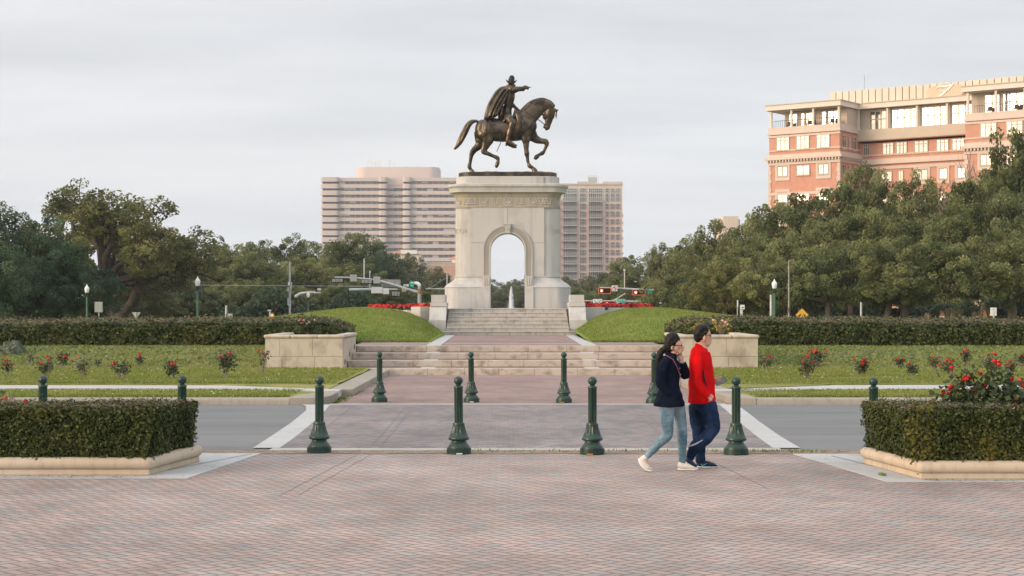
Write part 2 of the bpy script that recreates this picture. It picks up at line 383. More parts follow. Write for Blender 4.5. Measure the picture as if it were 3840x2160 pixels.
def root_of(o):
    while o.parent: o = o.parent
    return o
def link(name, me, mat, parent=None):
    o = bpy.data.objects.new(name, me); col.objects.link(o)
    if mat is not None and not me.materials:
        for q in (mat if isinstance(mat, (list, tuple)) else [mat]): me.materials.append(M[q] if isinstance(q, str) else q)
    if parent: o.parent = parent
    return o
def part(name, mb, mat, parent, smooth=None, bevel=0, world=True, label=None):
    """a part; vertices are given in world space unless world=False (then local to the thing)"""
    me = mkmesh(name, mb, root_of(parent).location if world else None, smooth)
    o = link(name, me, mat, parent)
    if bevel: bev(o, bevel)
    if label: o['label'] = label
    return o
def bev(o, w):
    md = o.modifiers.new('bevel', 'BEVEL'); md.width = w; md.segments = 2; md.limit_method = 'ANGLE'; md.angle_limit = math.radians(35)
def tag(o, label, cat, group=None):
    o['label'] = label; o['category'] = cat
    if group: o['group'] = group
    return o
def thing(name, label, cat, loc=(0, 0, 0), group=None, rotz=0):
    o = bpy.data.objects.new(name, None); col.objects.link(o); o.location = loc; o.rotation_euler = (0, 0, rotz)
    o.empty_display_size = .2
    return tag(o, label, cat, group)
def single(name, mb, mat, label, cat, loc=(0, 0, 0), group=None, smooth=None, bevel=0):
    o = link(name, mkmesh(name, mb, loc, smooth), mat); o.location = loc
    if bevel: bev(o, bevel)
    return tag(o, label, cat, group)
def struct(name, mb, mat, kind='structure', smooth=None, bevel=0):
    o = link(name, mkmesh(name, mb, None, smooth), mat); o['kind'] = kind
    if bevel: bev(o, bevel)
    return o
def dup(o, loc=None, label=None, rotz=None, scale=None, parent=None):
    r = o.copy(); col.objects.link(r); r.parent = parent
    if loc is not None: r.location = loc
    if label: r['label'] = label
    if rotz is not None: r.rotation_euler = (0, 0, rotz)
    if scale is not None: r.scale = scale
    for ch in list(o.children): dup(ch, parent=r)
    return r
def evalmesh(o, name=None):
    dg = bpy.context.evaluated_depsgraph_get(); dg.update()
    me = bpy.data.meshes.new_from_object(o.evaluated_get(dg), depsgraph=dg)
    if name: me.name = name
    return me
def fuse(name, mb, mat, parent, voxel, smooth_it=4, world=True, disp=None, label=None):
    """weld overlapping limbs into one continuous skin"""
    me = mkmesh(name+'_raw', mb, root_of(parent).location if world else None)
    t = bpy.data.objects.new('t', me); col.objects.link(t)
    r = t.modifiers.new('r', 'REMESH'); r.mode = 'VOXEL'; r.voxel_size = voxel
    s = t.modifiers.new('s', 'SMOOTH'); s.iterations = smooth_it; s.factor = .5
    me2 = evalmesh(t, name); bpy.data.objects.remove(t)
    if disp:
        n = len(me2.vertices); co = np.empty(n*3, 'f'); me2.vertices.foreach_get('co', co); co = co.reshape(-1, 3)
        no = np.empty(n*3, 'f'); me2.vertices.foreach_get('normal', no); no = no.reshape(-1, 3)
        for i in range(n): co[i] += no[i]*disp(Vector(co[i]), Vector(no[i]))
        me2.vertices.foreach_set('co', co.ravel()); me2.update()
    me2.materials.clear(); me2.polygons.foreach_set('use_smooth', [True]*len(me2.polygons))
    o = link(name, me2, mat, parent)
    if label: o['label'] = label
    return o
def bool_cut(me_src, cutters, name):
    t = bpy.data.objects.new('t', me_src); col.objects.link(t); cs = []
    for c in cutters:
        q = bpy.data.objects.new('c', c); col.objects.link(q); cs.append(q)
        m_ = t.modifiers.new('b', 'BOOLEAN'); m_.operation = 'DIFFERENCE'; m_.solver = 'EXACT'; m_.object = q
    me = evalmesh(t, name)
    for q in cs+[t]: bpy.data.objects.remove(q)
    me.materials.clear(); return me
def islands(name, me, mat, parent, smooth=None):
    """one object for every separate piece of a mesh"""
    bm = bmesh.new(); bm.from_mesh(me); left = set(bm.verts); out = []
    while left:
        st_ = [left.pop()]; comp = set(st_)
        while st_:
            v = st_.pop()
            for e in v.link_edges:
                o = e.other_vert(v)
                if o in left: left.discard(o); comp.add(o); st_.append(o)
        idx = {v: i for i, v in enumerate(comp)}; mb = MB(); mb.v = [tuple(v.co) for v in comp]
        mb.f = [tuple(idx[v] for v in f.verts) for f in bm.faces if f.verts[0] in comp]
        out.append(link(name, mkmesh(name, mb, None, smooth), mat, parent))
    bm.free(); return out
def text_mesh(s, size, depth, name='lettering'):
    c = bpy.data.curves.new('txt', 'FONT'); c.body = s; c.size = size; c.extrude = depth; c.align_x = 'CENTER'; c.align_y = 'CENTER'
    t = bpy.data.objects.new('t', c); col.objects.link(t); me = evalmesh(t, name); bpy.data.objects.remove(t)
    me.materials.clear(); return me

def quads_mesh(name, C, U, V, tint=None):
    """many small leaf faces: centres C, half-axes U, V (n,3 arrays)"""
    n = len(C); co = np.empty((n, 4, 3), 'f')
    co[:, 0] = C-U; co[:, 1] = C-V*.8+U*.1; co[:, 2] = C+U; co[:, 3] = C+V*.8+U*.1
    me = bpy.data.meshes.new(name); me.vertices.add(n*4); me.vertices.foreach_set('co', co.ravel())
    me.loops.add(n*4); me.loops.foreach_set('vertex_index', np.arange(n*4, dtype='i'))
    me.polygons.add(n); me.polygons.foreach_set('loop_start', np.arange(0, n*4, 4, dtype='i'))
    me.polygons.foreach_set('loop_total', np.full(n, 4, 'i')); me.update(calc_edges=True)
    if tint is not None:
        a = me.attributes.new('tint', 'FLOAT', 'POINT'); a.data.foreach_set('value', np.repeat(tint.astype('f'), 4))
    return me
rng = np.random.default_rng(11)
def rand_dirs(n):
    d = rng.normal(size=(n, 3)); return d/np.linalg.norm(d, axis=1, keepdims=True)
def leaf_axes(nrm, size, elong=1.5):
    n = len(nrm); r = rand_dirs(n); u = np.cross(nrm, r); u /= np.linalg.norm(u, axis=1, keepdims=True)+1e-9
    v = np.cross(nrm, u); s = (size*rng.uniform(.6, 1.3, n))[:, None]
    return u*s*elong*.5, v*s*.5

# ------------------------------------------------------------------ camera, light, sky
cam = bpy.data.cameras.new('camera'); co = bpy.data.objects.new('camera', cam); col.objects.link(co); sc.camera = co
co.location = (0, 0, H0); co.rotation_euler = (PI/2, 0, 0)
cam.sensor_width = 36; cam.lens = 36*F/3840; cam.shift_x = (1920-CX)/3840; cam.shift_y = (HY-1080)/3840
cam.clip_start = .1; cam.clip_end = 12000
sc.render.resolution_x = 1024; sc.render.resolution_y = 576
SUN_EL, SUN_AZ = math.radians(14), math.radians(243)      # azimuth from +Y (north) clockwise: behind and to the left
sd = Vector((math.sin(SUN_AZ)*math.cos(SUN_EL), math.cos(SUN_AZ)*math.cos(SUN_EL), math.sin(SUN_EL)))
L = bpy.data.lights.new('sun', 'SUN'); L.energy = 1.9; L.angle = math.radians(24); L.color = (1, .74, .52)
lo = bpy.data.objects.new('sun', L); col.objects.link(lo); lo.rotation_euler = (-sd).to_track_quat('-Z', 'Y').to_euler(); lo.location = sd*50+Vector((0, 0, 20))
w = bpy.data.worlds.new('World'); sc.world = w; w.use_nodes = True; nt = w.node_tree; nt.nodes.clear()
b = NB.__new__(NB); b.nt = nt
sky = b.n('ShaderNodeTexSky', sky_type='NISHITA', sun_disc=False, sun_elevation=SUN_EL, sun_rotation=SUN_AZ, air_density=1.2, dust_density=2.5)
tc = b.n('ShaderNodeTexCoord').outputs['Generated']; sp = b.n('ShaderNodeSeparateXYZ', i={0: tc})
zc = b.m('MAXIMUM', sp.outputs[2], 0.0)
# flat cloud sheet: project the direction on to a layer overhead so the streaks flatten towards the horizon
inv = b.m('DIVIDE', 1.0, b.m('ADD', zc, .09))
px_ = b.m('MULTIPLY', sp.outputs[0], inv); py_ = b.m('MULTIPLY', sp.outputs[1], inv)
cv = b.n('ShaderNodeCombineXYZ', i={0: b.m('MULTIPLY', px_, .55), 1: b.m('MULTIPLY', py_, 1.0), 2: 0.0}).outputs[0]
n1 = b.noise(cv, 1.15, 6, .55); n2 = b.noise(b.mapv(cv, (.5, 1.5, 1), loc=(4, 2, 0)), .7, 4, .5)
f1 = b.ramp(b.m('ADD', b.m('MULTIPLY', n1, .6), b.m('MULTIPLY', n2, .4)), [(.40, 0), (.60, 1)])
cloud = b.mix(f1, (.565, .585, .62), (.71, .72, .745))
warm = b.ramp(b.noise(b.mapv(cv, (.6, .9, 1), loc=(1, 8, 0)), .6, 3), [(.45, 0), (.7, 1)])
cloud = b.mix(b.m('MULTIPLY', warm, .35), cloud, (.74, .695, .68))
hz = b.ramp(zc, [(0, 1), (.16, 0)])
cloud = b.mix(b.m('MULTIPLY', hz, .75), cloud, (.70, .735, .77))
glow = b.m('ADD', 1.0, b.m('MULTIPLY', b.ramp(zc, [(.22, 0), (.85, 1)]), .85))
bg1 = b.n('ShaderNodeBackground', i={0: sky.outputs[0], 1: .07})
bg2 = b.n('ShaderNodeBackground', i={0: cloud, 1: glow})
mx = b.n('ShaderNodeMixShader', i={0: .88, 1: bg1.outputs[0], 2: bg2.outputs[0]})
dt = b.n('ShaderNodeVectorMath', operation='DOT_PRODUCT', i={0: tc, 1: tuple(sd)}).outputs['Value']
gw = b.m('POWER', b.m('MAXIMUM', dt, 0.0), 9.0)
bg3 = b.n('ShaderNodeBackground', i={0: (1.0, .74, .50, 1), 1: b.m('MULTIPLY', gw, 1.6)})
ad = b.n('ShaderNodeAddShader', i={0: mx.outputs[0], 1: bg3.outputs[0]})
nt.links.new(ad.outputs[0], b.n('ShaderNodeOutputWorld').inputs[0])
sc.view_settings.view_transform = 'Standard'; sc.view_settings.look = 'None'; sc.view_settings.exposure = .43; sc.view_settings.gamma = 1
HAZE = 0.0002
# ================================================================== GROUND
def gridmesh(xl, xr, y0, y1, nx, ny, zf, ys=None):
    mb = MB(); ys = ys or [lerp(y0, y1, j/ny) for j in range(ny+1)]; ny = len(ys)-1
    for y in ys:
        a, c = xl(y), xr(y)
        for i in range(nx+1):
            x = lerp(a, c, i/nx); mb.v.append((x, y, zf(x, y)))
    for j in range(ny):
        for i in range(nx):
            o = j*(nx+1)+i; mb.f.append((o, o+1, o+nx+2, o+nx+1))
    return mb
def table(t, x):
    if x <= t[0][0]: return t[0][1]
    for (a, u), (c, v) in zip(t, t[1:]):
        if x <= c: return lerp(u, v, sst(a, c, x) if False else (x-a)/(c-a))
    return t[-1][1]
MT = [(2.6, .735), (3.0, 1.0), (3.5, 1.32), (4.2, 1.62), (5, 1.80), (5.8, 1.87), (6.8, 1.84), (8, 1.70), (9.1, 1.57), (12, 1.22), (16, .92), (25, .75), (60, .7)]
def moundz(x, y):
    t = max(0, min(1, (y-53.8)/14.5)); k = math.sin(t*PI/2)
    z = .72+(table(MT, abs(x))-.72)*k+.02*mnoise.noise(Vector((x*.5, y*.5, 0)))
    if y > 76: z = lerp(z, 0, sst(76, 95, y))
    return z
def lawnz(x, y):
    z = .13+.50*sst(44, 52.5, y)+.05*sst(52.5, 54, y)
    return z+.012*mnoise.noise(Vector((x*.7, y*.7, 3)))

gb = MB(); gb.add([(-6000, -60, -.06), (6000, -60, -.06), (6000, 9000, -.06), (-6000, 9000, -.06)], [(0, 1, 2, 3)])
struct('ground', gb, 'field')
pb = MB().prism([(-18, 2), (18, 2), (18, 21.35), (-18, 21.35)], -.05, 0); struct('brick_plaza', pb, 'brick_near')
rd = MB().prism([(-90, 21.75), (90, 21.75), (90, 31.85), (-90, 31.85)], -.055, -.008); struct('road', rd, 'asphalt')
# light concrete line and the gritty joint between plaza and road
cl = MB().prism([(-3.25, 21.76), (3.75, 21.76), (3.75, 22.12), (-3.25, 22.12)], -.05, .004)
struct('concrete_line', cl, 'concrete_line')
random.seed(3)
gp = [(-18+i*.6, 21.28+.07*random.uniform(-1, 1)-(.10 if -2 < -18+i*.6 < 6 else 0)*abs(math.sin(i*.9))) for i in range(61)]
gt = MB(); n = len(gp); gt.add([(x, y, .005) for x, y in gp]+[(x, 21.76, .005) for x, _ in gp], [(i, i+1, n+i+1, n+i) for i in range(n-1)])
struct('grit_joint', gt, 'grit', kind='stuff')
# brick crossing and its light concrete borders
CL = [(22.1, -3.15, -3.52), (24, -3.18, -3.56), (27, -3.28, -3.64), (30, -3.42, -3.78), (31.3, -3.50, -3.95), (31.8, -3.52, -4.1)]
CR = [(22.1, 3.66, 4.04), (24, 3.74, 4.1), (27, 3.9, 4.26), (30, 4.1, 4.45), (31.3, 4.17, 4.52), (31.8, 4.2, 4.6)]
cb = MB(); cb.add([(a, y, .004) for y, a, _ in CL]+[(a, y, .004) for y, a, _ in CR], [(i, 6+i, 7+i, i+1) for i in range(5)])
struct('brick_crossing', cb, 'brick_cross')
for T in (CL, CR):
    e = MB(); e.add([(a, y, .006) for y, a, _ in T]+[(c, y, .006) for y, _, c in T], [(i, i+1, 7+i, 6+i) if T is CL else (i, 6+i, 7+i, i+1) for i in range(5)])
    struct('crossing_border', e, 'concrete')
fl = MB().prism([(-3.55, 31.8), (4.35, 31.8), (4.35, 32.05), (-3.55, 32.05)], -.05, .006); struct('concrete_line', fl, 'concrete_line')
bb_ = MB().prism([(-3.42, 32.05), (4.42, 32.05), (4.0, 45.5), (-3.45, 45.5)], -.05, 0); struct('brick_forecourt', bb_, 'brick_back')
# thin joints running along the paving
for (xa, ya, xb, yb) in ((-1.85, 31.6, -1.77, 22.3), (-2.0, 31.6, -1.90, 22.3), (2.37, 31.6, 2.32, 22.3), (2.53, 31.6, 2.47, 22.3), (-1.80, 21.2, -2.18, 16.6), (-1.98, 21.2, -2.36, 16.6), (2.52, 21.1, 2.80, 17.2), (-3.05, 31.6, -2.85, 22.3)):
    g = MB(); wd = .0045; pts = [(lerp(xa, xb, k/12)+random.uniform(-.008, .008), lerp(ya, yb, k/12)) for k in range(13)]
    g.add([(x-wd, y, .0075 if ya > 22 else .003) for x, y in pts]+[(x+wd, y, .0075 if ya > 22 else .003) for x, y in pts], [(i, i+13, i+14, i+1) for i in range(12)])
    struct('paving_joint', g, 'joint')
# aprons under the planters
ap = MB(); ap.prism([(-18, 18.22), (-3.65, 18.22), (-3.28, 21.3), (-18, 21.3)], -.04, .006); struct('concrete_apron', ap, 'concrete')
ap = MB(); ap.prism([(4.24, 17.86), (18, 17.86), (18, 21.2), (3.78, 21.2)], -.04, .006); struct('concrete_apron', ap, 'concrete')
for pts in (((-4.1, 19.0), (-3.40, 21.2)), ((4.22, 20.9), (4.75, 18.0)), ((5.0, 18.0), (5.3, 17.88))):
    g = MB(); (xa, ya), (xb, yb) = pts; g.add([(xa, ya, .010), (xa+.02, ya, .010), (xb+.02, yb, .010), (xb, yb, .010)], [(0, 1, 2, 3)]); struct('paving_joint', g, 'soil')
# road kerb (rounded stone) either side
def kerb(name, xa, xb, y, w=.3, h=.13):
    mb = MB(); n = max(1, int(abs(xb-xa)/3)); lo_, hi_ = min(xa, xb), max(xa, xb)
    for i in range(n):
        a = lerp(lo_, hi_, i/n)+.006; c = lerp(lo_, hi_, (i+1)/n)-.006
        mb.xprism([(y, -.05), (y+w, -.05), (y+w, h), (y+.09, h), (y+.03, h-.025), (y+.004, h-.08)], a, c)
    return struct(name, mb, 'kerb_stone', smooth=40)
kerb('kerb', -60, -4.35, 31.86); kerb('kerb', 4.95, 60, 31.86)
# kerb returns and the stone edging of the forecourt
def slabs(name, polys, z1, mat='concrete'):
    mb = MB()
    for p in polys: mb.prism(p, -.05, z1)
    return struct(name, mb, mat, bevel=.015)
slabs('kerb_return', [[(-4.35, 31.86), (-3.72, 31.9), (-3.60, 32.6), (-3.60, 34.0), (-3.98, 34.0), (-4.35, 32.7)]], .14, 'kerb_stone')
slabs('kerb_return', [[(4.62, 31.9), (4.95, 31.86), (4.95, 32.7), (4.78, 34.0), (4.42, 34.0), (4.44, 32.6)]], .14, 'kerb_stone')
slabs('stone_edging', [[(-3.9, 34.9+i*2.6), (-3.38, 34.9+i*2.6), (-3.38, 37.48+i*2.6), (-3.9, 37.48+i*2.6)] for i in range(4)], .15, 'kerb_stone')
slabs('stone_edging', [[(4.3-.06*i, 34.9+i*2.6), (4.85-.06*i, 34.9+i*2.6), (4.82-.06*i, 37.48+i*2.6), (4.25-.06*i, 37.48+i*2.6)] for i in range(4)], .15, 'kerb_stone')
# verge, footpath, lawns
yy = [31.95, 32.3, 32.8, 33.6, 34.4, 35.1]
struct('verge', gridmesh(lambda y: -60, lambda y: -4.36 if y < 32.9 else -4.02, 0, 0, 60, 0, lambda x, y: .12+.012*sst(31.9, 32.4, y), yy), 'lawn')
struct('verge', gridmesh(lambda y: 4.97 if y < 32.9 else 4.8, lambda y: 60, 0, 0, 60, 0, lambda x, y: .12+.012*sst(31.9, 32.4, y), yy), 'lawn')
struct('footpath', MB().prism([(-60, 35.6), (-16, 35.4), (-6.5, 35.2), (-3.92, 34.2), (-3.62, 34.2), (-3.62, 34.85), (-3.92, 34.9), (-6.5, 36.5), (-16, 36.7), (-60, 36.9)], 0, .15), 'concrete')
struct('footpath', MB().prism([(4.45, 34.2), (4.8, 34.2), (7.5, 35.0), (16, 35.4), (60, 35.6), (60, 37.3), (16, 37.1), (7.5, 36.6), (4.9, 34.9), (4.45, 34.9)], 0, .15), 'concrete')
lz = lambda x, y: .17+(lawnz(x, y)-.13)*.92
ysl = [36.84, 36.85, 37.2, 38, 39, 40, 41, 42, 43, 44, 45, 45.36]+[45.5+.4*i for i in range(21)]+[53.8]
def lawn_in(y, s):
    if y < 45.4: return s*((3.9 if s < 0 else 4.72))
    return s*(6.85 if s < 0 else 7.02) if y < 49.7 else s*4.9
def pathfix(x, y): return .08 if y < 36.845 else lz(x, y)
lw = gridmesh(lambda y: -60, lambda y: lawn_in(y, -1), 0, 0, 90, 0, pathfix, ysl)
rw = gridmesh(lambda y: lawn_in(y, 1), lambda y: 60, 0, 0, 90, 0, pathfix, ysl)
# strip of lawn between the path's near bend and the plaza edging
for s, e in ((-1, 'l'), (1, 'r')):
    a = 3.9 if s < 0 else 4.84
    p = [(s*a, 34.95), (s*6.5 if s < 0 else s*7.5, 36.55), (s*60, 37.0 if s < 0 else 37.3), (s*60, 36.7), (s*a, 36.7)]
    q = MB(); z = .165; pts = [(x, y) for x, y in ([(s*a, 34.98), (s*a, 36.71), (s*(6.9 if s < 0 else 7.4), 36.71), (s*(6.3 if s < 0 else 7.2), 36.45)])]
    if s > 0: pts = pts[::-1]
    q.prism(pts[::-1] if s < 0 else pts[::-1], 0, z); struct('lawn', q, 'lawn')
def split(mb, ysplit):
    A, B = MB(), MB(); A.v = B.v = mb.v
    for f in mb.f: (A if sum(mb.v[i][1] for i in f)/4 < ysplit else B).f.append(f)
    return A, B
for g in (lw, rw):
    A, B = split(g, 45.4); struct('lawn', A, 'lawn'); struct('rose_bank', B, 'bank')
ysm = [53.78, 53.95, 54.2]+[54.6+.6*i for i in range(50)]+[86, 90, 95, 100]
struct('grass_mound', gridmesh(lambda y: -60, lambda y: -2.63, 0, 0, 110, 0, moundz, ysm), 'mound', smooth=60)
struct('grass_mound', gridmesh(lambda y: 2.78, lambda y: 60, 0, 0, 110, 0, moundz, ysm), 'mound', smooth=60)

# grass blades: short tufts over verge, lawns, bank and mound
def blades(name, n, xf, y0, y1, zf, h, mat, wd=.012, ybias=1.0):
    ys_ = y0+(y1-y0)*rng.random(n)**ybias; xs_ = np.array([xf(y) for y in ys_])
    zs_ = np.array([zf(x, y) for x, y in zip(xs_, ys_)]); C = np.stack([xs_, ys_, zs_+h*.45], 1)
    a = rng.uniform(0, PI, n); lean = rng.normal(0, .35, (n, 2)); hh = h*rng.uniform(.5, 1.2, n)
    U = np.stack([lean[:, 0]*hh, lean[:, 1]*hh, hh], 1)*.5; V = np.stack([np.cos(a), np.sin(a)*.5, a*0], 1)*(wd*rng.uniform(.6, 1.4, n))[:, None]
    me = quads_mesh(name, C, U, V, rng.random(n)); o = link(name, me, mat); o['kind'] = 'stuff'; return o
def vis(y, s, inner):                                 # spread over the strip in view only
    e = y*.335; return s*random.uniform(inner, max(inner+.5, e))
random.seed(5)
for s in (-1, 1):
    i0 = 4.4 if s < 0 else 5.0
    blades('grass_tufts', 9000, lambda y: vis(y, s, i0), 32.1, 34.9, lambda x, y: .13, .05, 'grass_blade', .014, 1.6)
    blades('grass_tufts', 26000, lambda y: vis(y, s, 4.0 if s < 0 else 4.9), 36.8, 45.3, lz, .06, 'grass_blade', .016)
    blades('grass_tufts', 16000, lambda y: vis(y, s, 7.1), 45.5, 53.6, lz, .08, 'grass_blade', .02)
    blades('grass_tufts', 26000, lambda y: s*random.uniform(2.72 if s < 0 else 2.86, 11), 54, 69, moundz, .06, 'grass_blade', .02)
    blades('grass_tufts', 1800, lambda y: s*random.uniform(2.7 if s < 0 else 2.85, 5.2), 53.8, 54.0, moundz, .10, 'grass_blade', .02)
for xa, xb, y, z in ((-18, -4.4, 32.05, .14), (5, 18, 32.05, .14), (-13, -4.2, 37.0, .165), (5.2, 13, 37.4, .165)):
    blades('grass_tufts', 3500, lambda q: random.uniform(xa, xb), y-.02, y+.2, lambda x, q: z, .06, 'grass_blade', .016)
# weeds in joints
for xa, xb, ya, yb, n in ((-3.55, -3.30, 32.2, 36.5, 260), (-3.9, -3.4, 44.6, 45.2, 60), (3.9, 4.5, 44.2, 45.2, 60), (3.1, 4.3, 21.35, 21.6, 120), (-1, 6, 21.4, 21.7, 200), (4.3, 4.36, 18.4, 18.6, 30)):
    blades('weeds', n, lambda q: random.uniform(xa, xb), ya, yb, lambda x, q: 0, .045, 'grass_blade', .012)
# fallen leaves on the bricks
n = 420; C = np.stack([rng.uniform(-7, 7, n), 8+14*rng.random(n)**.6, np.full(n, .008)], 1); a = rng.uniform(0, PI, n)
U = np.stack([np.cos(a), np.sin(a), a*0+.1], 1)*.022; V = np.stack([-np.sin(a), np.cos(a), a*0], 1)*.010
o = link('fallen_leaves', quads_mesh('fallen_leaves', C, U, V, rng.random(n)), 'bark_pale'); o['kind'] = 'stuff'

# leaf litter gathered at the planters' feet and in the gritty joint
for xa, xb, ya, yb, n in ((-6.5, -3.9, 18.25, 18.5, 90), (4.7, 6.8, 17.9, 18.05, 80), (-4.0, 6.5, 21.35, 21.7, 260), (-3.3, -2.2, 32.2, 36, 160), (3.0, 4.2, 32.2, 38, 160)):
    C = np.stack([rng.uniform(xa, xb, n), rng.uniform(ya, yb, n), np.full(n, .012)], 1); a = rng.uniform(0, PI, n)
    U = np.stack([np.cos(a), np.sin(a), a*0+.15], 1)*.02; V = np.stack([-np.sin(a), np.cos(a), a*0], 1)*.010
    o = link('fallen_leaves', quads_mesh('fallen_leaves', C, U, V, rng.random(n)), 'bark'); o['kind'] = 'stuff'
# daisies and clover heads in the grass, and low weeds on the banks
for s in (-1, 1):
    for n, ya, yb, zf, i0 in ((60, 37.5, 45.2, lz, 4.6), (30, 55, 66, moundz, 3.4), (14, 32.3, 34.6, lambda x, y: .13, 5.2)):
        ys_ = rng.uniform(ya, yb, n); xs_ = np.array([vis(y, s, i0) for y in ys_]); C = np.stack([xs_, ys_, np.array([zf(x, y) for x, y in zip(xs_, ys_)])+.055], 1)
        U, V = leaf_axes(np.tile([0, -.5, 1.0], (n, 1)), .022); o = link('clover_flowers', quads_mesh('clover_flowers', C, U, V), 'cloth_white'); o['kind'] = 'stuff'
    n = 2400; cx = np.array([vis(48, s, 7.4) for _ in range(60)]); cy = rng.uniform(46.2, 51.5, 60); k = rng.integers(0, 60, n)
    xs_ = cx[k]+rng.normal(0, .45, n); ys_ = cy[k]+rng.normal(0, .3, n); m_ = np.abs(xs_) > 7.15; xs_, ys_ = xs_[m_], ys_[m_]
    C = np.stack([xs_, ys_, np.array([lz(x, y) for x, y in zip(xs_, ys_)])+.05], 1); U, V = leaf_axes(rand_dirs(len(C))+np.array([0, -.3, 1.2]), .07)
    o = link('low_weeds', quads_mesh('low_weeds', C, U, V, rng.random(len(C))), leafmat('weed%d' % s, (.11, .15, .05), (.22, .26, .10), (.24, .22, .1), .2, .6, 0)); o['kind'] = 'stuff'

# ================================================================== STEPS AND TERRACE
st = thing('wide_steps', 'four broad shallow stone steps with brick treads, between the two planter walls', 'steps', (0, 45.3, 0))
R, TR = .181, 1.4
for k in range(4):
    y = 45.3+TR*k; z0, z1 = R*k-(.05 if k == 0 else 0), R*(k+1)
    xl, xr = (-5.85, 6.0) if k == 0 else (-4.68, 4.86)
    mb = MB(); xs = [xl]; 
    while xs[-1] < xr-1.3: xs.append(xs[-1]+1.12*random.uniform(.85, 1.1))
    xs[-1] = xr
    for a, c in zip(xs, xs[1:]): mb.box(a+.004, c-.004, y, y+.42, z0, z1)
    part('step', mb, 'step_stone', st, bevel=.012)
    bk = MB().box(xl+.02, xr-.02, y+.02, y+.40, z0, z1-.015)
    part('step_joint', bk, 'soil', st)
    if k < 3:
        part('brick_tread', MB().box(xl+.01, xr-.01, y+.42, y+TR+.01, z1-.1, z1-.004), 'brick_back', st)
        for a in (-2.50, 2.22): part('concrete_band', MB().box(a, a+.42, y+.43, y+TR, z1-.09, z1), 'concrete', st)
tz = R*4
tb = MB().prism([(-4.9, 49.92), (4.9, 49.92), (4.9, 53.5), (2.3, 53.5), (2.42, 67.25), (-2.2, 67.25), (-2.1, 53.5), (-4.9, 53.5)], 0, tz-.004)
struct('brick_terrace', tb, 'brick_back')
for s, xa, xb in ((-1, -4.9, -2.55), (1, 2.78, 4.9)): struct('concrete_line', MB().box(xa, xb, 53.42, 53.79, .3, tz+.004), 'concrete_line')
struct('concrete_line', MB().prism([(-2.15, 52.6), (2.33, 52.6), (2.33, 52.78), (-2.15, 52.78)], .5, tz+.002), 'concrete')
struct('path_border', MB().prism([(-2.55, 49.92), (-2.10, 49.92), (-2.22, 67.25), (-2.7, 67.25)], .3, tz+.006), 'concrete')
struct('path_border', MB().prism([(2.33, 49.92), (2.78, 49.92), (2.86, 67.25), (2.44, 67.25)], .3, tz+.006), 'concrete')

# planter walls beside the wide steps
def ashlar(mb, core, x0, x1, y, z0, z1, rows, bl, rnd, d=.03):
    """front-facing blocks laid proud of a core"""
    hs = [lerp(z0, z1, i/rows) for i in range(rows+1)]
    for i in range(rows):
        xs = [x0]; off = rnd.uniform(.4, .9)
        while xs[-1] < x1-bl*.7: xs.append(xs[-1]+bl*(off if len(xs) == 1 else 1))
        xs[-1] = x1
        for a, c in zip(xs, xs[1:]): mb.box(a+.003, c-.003, y, y+d+.02, hs[i]+.003, hs[i+1]-.003)
def planter_wall(label, x0, x1, side):
    y0, y1, z1 = 45.5, 49.4, 1.14
    t = thing('planter_wall', label, 'planter wall', ((x0+x1)/2, y0, .1), 'limestone planter walls beside the wide steps')
    mb = MB(); r = random.Random(4); ashlar(mb, None, x0, x1, y0, 0, z1-.1, 2, .93, r)
    mb.box(x0, x1, y0+.032, y1, 0, z1-.11); part('wall', mb, 'limestone', t, bevel=.006)
    cp = MB(); n = 3
    for i in range(n):
        a, c = lerp(x0-.04, x1+.04, i/n), lerp(x0-.04, x1+.04, (i+1)/n)
        cp.box(a+.003, c-.003, y0-.04, y0+.34, z1-.1, z1)
    for xa, xb in ((x0-.04, x0+.3), (x1-.3, x1+.04)): cp.box(xa, xb, y0+.345, y1+.04, z1-.1, z1)
    o = part('coping', cp, 'limestone', t); md = o.modifiers.new('bevel', 'BEVEL'); md.width = .045; md.segments = 4; md.limit_method = 'ANGLE'
    part('soil_fill', MB().box(x0+.25, x1-.25, y0+.3, y1-.2, .5, z1-.06), 'soil', t)
    xs = x1 if side < 0 else x0-.004
    for k in range(3): part('vent_grille', MB().box(xs, xs+.006, 46.0+1.4*k, 46.22+1.4*k, .1+R*(k+1), .24+R*(k+1)), 'black', t)
    return t
planter_wall('stained limestone planter wall left of the wide steps, pink and white roses growing on it', -6.90, -4.69, -1)
planter_wall('stained limestone planter wall right of the wide steps, behind the two walkers', 4.87, 7.12, 1)

